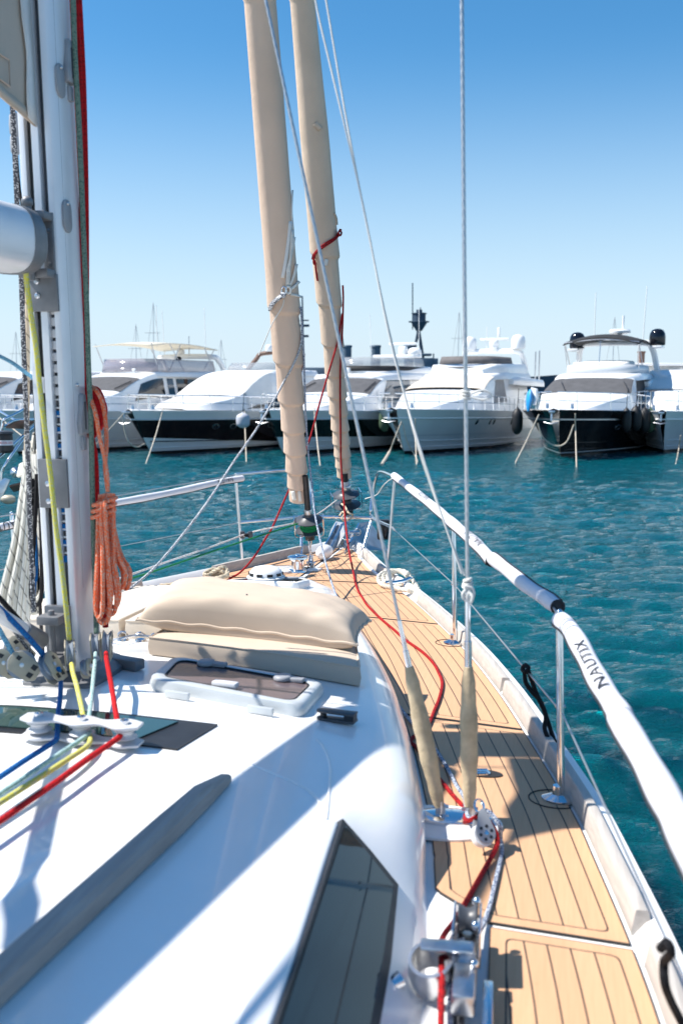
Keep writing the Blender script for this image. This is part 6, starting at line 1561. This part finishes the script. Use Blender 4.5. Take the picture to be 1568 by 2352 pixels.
yF = dict(low='y_grey', hull='y_grey', bul='y_white', boot='y_black', B=2.3, zb=1.75, ov=1.2, house=house(3.1, 2.4, 3.0, 1.8, -3.6, .1), rail=(.8, .6), posts=8,
    patches=[(-3.8, -5.6, .52, 1, 'windscreen_cover', 'cover', dict(whole=True, off=.05)), (-5.0, -8.0, .15, .45, 'side_window', 'y_win', dict(skew=-.8))], stripe=(.46, .49, 'y_grey'),
    lofts=[('flybridge', 'y_white', [(-5.8, 1.0, .9, 3.0, 3.2), (-6.6, 1.7, 1.6, 3.0, 3.5), (-12, 1.7, 1.6, 3.0, 3.6)])])
yZ = dict(yA); yZ.update(ports=[], screens=[], sheets=[], tubes=[], boxes=[], lathes=[])
yacht((-265, 40.6), 'white motor yacht at the left edge with a grey windscreen, left of the mast', dict(yZ, lofts=yA['lofts']))
rA, hA = yacht((45, 40.4), 'white motor yacht behind the mast with cream bimini and purple tinted screens', yA)
rB, hB = yacht((350, 40.3), 'brown black hulled yacht with a white canvas covered windscreen', yB)
rC, hC = yacht((652, 40.3), 'dark green hulled yacht behind the rolled sails with grey windscreen', yC)
rD, hD = yacht((930, 40.5), 'white hulled yacht with two white domes and a sand windscreen cover', yD)
rE, hE = yacht((1288, 38.8), 'black hulled yacht with black bimini and two black domes', yE)
rF, hF = yacht((1524, 41.5), 'pale yacht cut off by the right edge, its bow showing', yF)
def yw(r, p): return rootm(r)@V(p)
# ---- mooring lines and fenders
def mline(r, hp, x, f, target, label, sag=.1, m='mline', rr_=.024):
    a = yw(r, hp(f, 1, 1 if x > 0 else -1)+V((-.15 if x > 0 else .15, 0, .02))); b = V(target); mid_ = (a+b)/2-V((0, 0, sag))
    mb = MB(); mb.tube(cr([a+V((0, .1, .05)), a, mid_, b, b+(b-mid_)*.1], 5), rr_, 7); tag(build(mb, 'mooring_line', W[m]), label, 'mooring line', 'mooring lines of the yachts')
def wat(px, py): return Z(px, py, -.02)
mline(rA, hA, .3, .0, wat(165, 1078), 'mooring line of the white bimini yacht slanting down left of its anchor')
mline(rB, hB, -.3, .06, wat(335, 1066), 'upright mooring line at the bow of the brown black yacht')
a = U(281, 953, 37.5)
mb = MB(); mb.tube(cr([U(285, 950, 38), U(240, 1000, 38), wat(205, 1040)], 6), .024, 7); tag(build(mb, 'mooring_line', W['mline']), 'mooring line slanting left from the brown black yacht toward the mast', 'mooring line', 'mooring lines of the yachts')
mb = MB(); mb.tube(cr([U(283, 955, 38), U(287, 990, 38), U(298, 1018, 38), U(316, 1027, 38.3), U(332, 1019, 39)], 6), .026, 7); tag(build(mb, 'mooring_line', W['mline']), 'slack looped line hanging under the bow of the brown black yacht', 'mooring line', 'mooring lines of the yachts')
mline(rB, hB, -.3, .30, wat(566, 1062), 'mooring line slanting down between the brown black yacht and the inner sail')
mline(rC, hC, -.3, .10, wat(735, 1070), 'upright mooring line at the bow of the dark green yacht between the sails')
mb = MB(); mb.tube(cr([U(922, 968, 38), U(905, 1010, 38), U(893, 1040, 38), wat(876, 1068)], 6), [.03]*12+[.06]*7, 7); tag(build(mb, 'mooring_chain', W['mline']), 'chain and rope slanting down left of the white domed yacht bow', 'mooring line')
mb = MB(); mb.tube(cr([U(924, 972, 38), U(935, 1015, 38), U(955, 1050, 38), wat(959, 1066)], 6), .028, 7); tag(build(mb, 'mooring_line', W['mline']), 'slack line curving down from the white domed yacht bow to a shackle', 'mooring line', 'mooring lines of the yachts')
mb = MB(); mb.tube(cr([U(953, 962, 38), U(954, 1010, 38), wat(956, 1068)], 6), .024, 7); tag(build(mb, 'mooring_line', W['mline']), 'upright line right of the slack one at the white domed yacht', 'mooring line', 'mooring lines of the yachts')
mb = MB(); mb.tube(cr([U(1237, 952, 36.8), U(1212, 1005, 36.8), wat(1182, 1065)], 6), .026, 7); tag(build(mb, 'mooring_line', W['mline']), 'mooring line slanting down left from the black bimini yacht', 'mooring line', 'mooring lines of the yachts')
mb = MB(); mb.tube(cr([U(1320, 950, 36.8), U(1321, 1000, 36.8), wat(1323, 1074)], 6), .024, 7); tag(build(mb, 'mooring_line', W['mline']), 'upright mooring line before the black bimini yacht bow', 'mooring line', 'mooring lines of the yachts')
mb = MB(); mb.tube(cr([U(1234, 972, 37.0), U(1246, 1005, 37.0), U(1275, 1024, 37.0), U(1300, 1015, 37.0), U(1317, 975, 37.0)], 7), .028, 7); tag(build(mb, 'mooring_line', W['mline']), 'slack grey line looping under the black bimini yacht bow', 'mooring line', 'mooring lines of the yachts')
mb = MB(); mb.tube(cr([U(1562, 1000, 40), U(1556, 1040, 40), wat(1550, 1068)], 6), .022, 7); tag(build(mb, 'mooring_line', W['mline']), 'thin line running down to the water at the right edge of the photo', 'mooring line', 'mooring lines of the yachts')
def fender(px, py, Y, r_, h, m, label, line=True):
    t = thing('fender', label, 'fender', tuple(U(px, py, Y)-V((0, 0, h/2))), 0, 'fenders between the yachts'); c = U(px, py, Y)
    mb = MB(); mb.lathe([(r_*.15, -h*.55), (r_*.5, -h*.5), (r_*.9, -h*.36), (r_, -h*.2), (r_, h*.2), (r_*.9, h*.36), (r_*.5, h*.5), (r_*.15, h*.56), (r_*.1, h*.62)], c, 18); build(mb, 'fender_body', W[m], t)
    if line:
        mb = MB(); mb.tube([c+V((0, 0, h*.58)), c+V((.05, .1, h*.58+.75))], .014, 5); build(mb, 'fender_line', W['black'], t)
fender(558, 966, 37.9, .26, .52, 'fender_w', 'round pale grey fender on the brown black hull')
fender(882, 965, 41.0, .22, .85, 'fender_g', 'green fender left of the white domed yacht bow')
fender(1187, 968, 39.6, .22, .95, 'fender_b', 'black fender between the white domed yacht and the black bimini yacht')
fender(1437, 966, 40.0, .2, .9, 'fender_b', 'smaller black fender on the right side of the black bimini yacht')
fender(1459, 962, 40.6, .24, .95, 'fender_b', 'black fender second from the right of the black bimini yacht')
fender(1479, 966, 41.0, .24, .95, 'fender_b', 'black fender next to the green one beside the right hand yacht')
fender(1492, 966, 41.2, .22, .9, 'fender_g', 'green fender left of the right hand yacht bow')
# blue and white board standing on the black yacht's bow
bd_ = thing('paddle_board', 'blue and white board standing upright on the bow of the black bimini yacht', 'board', tuple(U(1215, 946, 38.6)))
c0, c1 = U(1212, 945, 38.6), U(1216, 895, 38.8)
mb = MB(); mb.tube([c0, c0.lerp(c1, .2), c0.lerp(c1, .55), c0.lerp(c1, .85), c1], [.08, .20, .30, .24, .06], 12, flat=.4); build(mb, 'board_hull', W['boardblue'], bd_)
mb = MB(); mb.tube([c0.lerp(c1, .3)+V((.2, -.02, 0)), c0.lerp(c1, .6)+V((.24, -.02, 0)), c0.lerp(c1, .9)+V((.2, 0, .05)), c1+V((.04, 0, .06))], [.08, .16, .2, .06], 12, flat=.6); build(mb, 'board_deck', W['y_white'], bd_)
# ---- quay behind the yachts
mb = MB(); mb.box((0, 66, .45), (160, 10, 1.6), Matrix.Rotation(-.06, 3, 'Z')); q_ = build(mb, 'quay', mat('quay_concrete', (.34, .32, .29, 1), .85, 0, .1, .6), bevel=.1); q_['kind'] = 'structure'
# ---- white cabin boat behind the right hand yachts
cb_ = thing('houseboat', 'white boxy cabin boat with a dark window behind the right hand yacht', 'boat', (15.5, 53, 0))
mb = MB(); mb.box((17.0, 54, .6), (6.5, 9, 1.6)); build(mb, 'hull', W['y_white'], cb_, bevel=.15)
mb = MB(); mb.box((17.2, 54.5, 2.6), (6.0, 7, 2.4)); wl = build(mb, 'cabin_wall', W['y_white'], cb_, bevel=.08)
mb = MB(); mb.box((17.2, 54.3, 3.86), (6.5, 7.6, .14)); build(mb, 'cabin_roof', W['y_white'], cb_, bevel=.04)
mb = MB(); mb.box((17.05, 50.98, 2.75), (.86, .06, 1.1)); wf = build(mb, 'window', W['y_grey'], cb_, bevel=.02)
mb = MB(); mb.box((17.05, 50.94, 2.75), (.7, .03, .94)); build(mb, 'window_pane', W['y_win'], wf)
mb = MB(); mb.box((15.6, 50.98, 2.5), (.8, .05, 1.8)); build(mb, 'door', W['y_grey'], cb_, bevel=.02)
mb = MB(); mb.lathe([(.18, 0), (.18, .62), (.22, .64), (.22, .72)], (15.9, 53.5, 3.9), 14); build(mb, 'stove_pipe', W['brown'], cb_)
# ---- old grey warship across the harbour
W['navy'] = mat('warship_hazed_grey', (.085, .13, .18, 1), .6, .0, .1, .2)  # grey ship with the blue haze of distance mixed into its colour
W['navy_d'] = mat('warship_hazed_dark', (.03, .06, .10, 1), .6, .0, .1, .2)  # darker parts, blued for distance haze in the same way
ws_ = thing('warship', 'old grey warship, colour blued for haze, far behind the yachts with three funnels and a tripod mast', 'ship', (26, 400, 0))
def FP(px, py, Y=400.): return U(px, py, Y)
mb = MB()
hull_pts = [(-30, 6.0), (-28, 6.5), (80, 6.5), (86, 8.5), (95, 9.5)]
rows = []
for x, z in [(-34, 6.3), (-30, 6.4), (0, 6.2), (40, 6.2), (70, 7.4), (80, 8.0), (88, 8.6)]:
    w_ = 9*min(1, (x+36)/20)*min(1, (90-x)/30)+.3
    rows.append([V((x, 400-w_*.8, -.5)), V((x, 400-w_, z)), V((x, 400+w_, z)), V((x, 400+w_*.8, -.5))])
mb.grid(rows, uv=False); build(mb, 'hull', W['navy_d'], ws_)
for px, r_, yt in ((796, 2.0, 793), (862, 2.05, 793), (938, 2.0, 793)):
    c = FP(px, 850); top = FP(px, yt); h = top.z-c.z
    mb = MB(); mb.lathe([(r_*.95, -4), (r_*.95, h*.9), (r_*1.08, h*.92), (r_*1.08, h*.97), (r_*.98, h), (r_*.8, h)], c, 24); build(mb, 'funnel', W['navy'], ws_)
mb = MB(); c = FP(960, 815); mb.tube([FP(946, 830), FP(960, 760)], .55, 8); mb.tube([FP(972, 830), FP(961, 760)], .65, 8); build(mb, 'tripod_leg', W['navy_d'], ws_)
mb = MB(); mb.lathe([(1.2, -3.2), (3.2, 0), (3.4, .3), (2.6, .5), (2.6, 3.2), (3.0, 3.4), (3.0, 3.7), (1.2, 3.9), (1.2, 5.0), (.6, 5.1)], FP(962, 741), 20); build(mb, 'spotting_top', W['navy_d'], ws_)
mb = MB(); mb.tube([FP(938, 739), FP(985, 739)], .3, 6); mb.tube([FP(947, 757), FP(947, 650)], .22, 6); mb.tube([FP(965, 742), FP(965, 706)], .18, 6); build(mb, 'yard_arm', W['navy_d'], ws_)
mb = MB(); mb.box(FP(974, 815), (5.5, 4, 1.0)); mb.box(FP(972, 840), (7, 6, 6)); build(mb, 'bridge', W['navy'], ws_, bevel=.3)
mb = MB(); mb.box(FP(993, 838), (4, 4, 5)); mb.box(FP(1003, 850), (3.5, 4, 4)); mb.tube([FP(995, 826), FP(995, 812)], .3, 6); build(mb, 'deck_gear', W['navy'], ws_, bevel=.3)
mb = MB(); mb.box(FP(870, 862), (60, 10, 6)); build(mb, 'deck_house', W['navy'], ws_, bevel=.4)
mb = MB(); mb.tube([FP(696, 850), FP(694, 680)], [.7, .3], 8); mb.tube([FP(690, 736), FP(709, 736)], .25, 6); mb.box(FP(697, 748), (4.5, 3, .8)); mb.box(FP(698, 772), (3.6, 3, .8)); build(mb, 'mast', W['navy_d'], ws_)
# ---- distant sailing boats: only their masts rise above the yachts
def far_mast(px, ytop, Y, label, r_=.036, spread=True):
    b = V(((px-784)/F_*Y, Y, 0)); t = thing('moored_sailboat', label, 'sailboat', tuple(b), 0, 'masts of far sailing boats')
    top = U(px, ytop, Y); top.x = b.x+.1
    mb = MB(); rows = []
    for f in np.linspace(0, 1, 7):
        w_ = 1.3*math.sin(math.pi*min(1, .08+f*.9))**.6; y = Y-3.5+8*f
        rows.append([V((b.x-w_*.6, y, -.2)), V((b.x-w_, y, 1.0)), V((b.x+w_, y, 1.0)), V((b.x+w_*.6, y, -.2))])
    mb.grid(rows, uv=False); mb.add(rows[0], [[0, 1, 2, 3]]); mb.add(rows[-1], [[0, 1, 2, 3]]); build(mb, 'hull', W['y_white'], t)
    mb = MB(); mb.tube([b+V((0, 0, .9)), top], [r_, r_*.7], 8); m_ = build(mb, 'mast', W['lgrey'], t)
    h = top.z
    for q2 in (.5, .75):
        mb = MB(); mb.tube([V((b.x-.6, Y, h*q2)), V((b.x+.6, Y, h*q2))], .018, 5); build(mb, 'spreader', W['grey'], m_)
    for dx in (-1.1, 1.1):
        mb = MB(); mb.tube([top, V((b.x+dx, Y, 1))], .012, 4); build(mb, 'stay', W['grey'], t)
for px, yt, Y, lb in ((45, 762, 90, 'far mast just left of the beige halyard'), (317, 745, 85, 'far mast rising above the cream bimini'), (357, 695, 80, 'tall far mast right of the white bimini yacht wheelhouse'), (509, 780, 90, 'short far mast between the bimini yacht and the brown black yacht'), (1047, 715, 90, 'thin far mast left of the upright shroud'), (1398, 728, 80, 'far mast showing through the black bimini arch')):
    far_mast(px, yt, Y, lb)
# ---- hills beyond the harbour
mb = MB(); rows = []
hx = np.linspace(-2500, 3500, 90)
for i, x in enumerate(hx):
    h = max(6, 50*math.exp(-((x-900)/420)**2)+38*math.exp(-((x-1500)/300)**2)+18*math.exp(-((x+900)/700)**2)+5*math.sin(x*.013)+3*math.sin(x*.041))
    rows.append([V((x, 4300, -3)), V((x, 4420, h*.6)), V((x, 4600, h)), V((x, 5200, -3))])
mb.grid(rows, uv=False); hl = build(mb, 'hills', mat('hill_haze_blue', (.20, .27, .36, 1), .9, 0, .1, .002)); hl['kind'] = 'structure'  # base colour carries the blue haze of distance

# ---- bow of the neighbouring sailing boat, left of the mast
nb_ = thing('neighbour_sailboat', 'bow of the next sailing boat with steel pulpit and teak seats, left edge', 'sailboat', (-3.3, 9.0, 0))
def NP(pts, r_, m, name, Y=9.0, k=6):
    mb = MB(); mb.tube(cr([U(x, y, Y+d) for x, y, d in pts], k), r_, 10); return build(mb, name, W[m], nb_)
NP([(64, 936, .3), (34, 952, .1), (12, 963, 0), (7, 972, 0), (2, 1000, 0), (-6, 1040, 0)], .0135, 'steel', 'pulpit')
NP([(-20, 935, .5), (0, 945, .4), (38, 966, .2)], .012, 'steel', 'pulpit')
NP([(-20, 1062, -.2), (0, 1050, -.1), (40, 1013, .1), (84, 975, .4)], .0135, 'steel', 'pulpit')
NP([(60, 1000, .3), (34, 1036, .1), (15, 1064, 0), (5, 1085, 0), (2, 1112, 0)], .0135, 'steel', 'pulpit')
NP([(12, 980, 0), (34, 966, .1), (80, 964, .4)], .012, 'steel', 'pulpit')
for pl_ in (((14, 979), (32, 967), (79, 966), (60, 981)), ((22, 1114), (54, 1106), (60, 1118), (32, 1126))):
    P_ = [U(x, y, 8.95+.15*i) for i, (x, y) in enumerate(pl_)]; mb = MB(); mb.add(P_+[p-V((0, 0, .02)) for p in P_], [[0, 1, 2, 3], [7, 6, 5, 4]]+[[k, (k+1) % 4, 4+(k+1) % 4, 4+k] for k in range(4)]); build(mb, 'teak_seat', W['brown'], nb_, bevel=.003)
dc = U(13, 1030, 8.9)
mb = MB(); mb.lathe([(.03, .16), (.075, .15), (.078, .135), (.06, .12)], dc, 24); build(mb, 'drum_lid', W['dgrey'], nb_)
mb = MB(); mb.lathe([(.066, .12), (.070, .06), (.070, -.02), (.05, -.04)], dc, 24); dr = build(mb, 'drum', W['black'], nb_)
mb = MB(); mb.lathe([(.0715, .03), (.0715, .075)], dc, 30, caps=False); build(mb, 'drum_band', W['neoprene'], nb_)
W['redink'] = mat('red_print', (.5, .02, .03, 1), .6)
vs, fs = text_mesh('HARKEN-USA', .03); tm = MB()
out_ = []
for v in vs:
    a = -math.pi/2+.25+v.x*.78/.0722; out_.append(dc+V((.0727*math.cos(a), .0727*math.sin(a), .0525+v.y)))
tm.add(out_, fs); build(tm, 'lettering', W['redink'], nb_, fix=False, smooth=False)
mb = MB(); c = U(37, 1085, 8.8); mb.lathe([(.045, -.01), (.05, 0), (.02, .02), (.015, .03)], c, 18, axisM((.5, -1, .2))); mb.tube([c, c+V((.10, .05, -.0))], .025, 10); build(mb, 'anchor_roller', W['steel2'], nb_)
mb = MB(); q4 = [U(-30, 1180, 8.9), U(0, 1155, 8.9), U(24, 1102, 8.9), U(10, 1098, 8.9), U(-30, 1130, 8.9)]
mb.add(q4+[p+V((0, .02, 0)) for p in q4], [[0, 1, 2, 3, 4], [9, 8, 7, 6, 5]]+[[k, (k+1) % 5, 5+(k+1) % 5, 5+k] for k in range(5)]); build(mb, 'bow_plate', W['steel2'], nb_, bevel=.003)
mb = MB(); c = U(20, 1147, 8.7); mb.tube([c-V((.06, 0, 0)), c-V((.03, 0, 0)), c+V((.03, 0, 0)), c+V((.06, 0, 0))], [.02, .04, .04, .02], 12); build(mb, 'roller', W['tan'], nb_)
mb = MB(); rows = []
for f in np.linspace(0, 1, 12):                 # its bow, just outside the photo
    w_ = .02+1.5*math.sin(math.pi/2*f)**.8; x = -3.35-4.5*f; y = 8.9+.9*f
    rows.append([V((x+.5*(1-f)*-1, y, -.2)), V((x, y-w_*.6, .6)), V((x, y-w_, 1.5)), V((x, y+w_, 1.5)), V((x, y+w_*.6, .6))])
mb.grid(rows, closed=True, uv=False); build(mb, 'hull', W['gel2'], nb_)
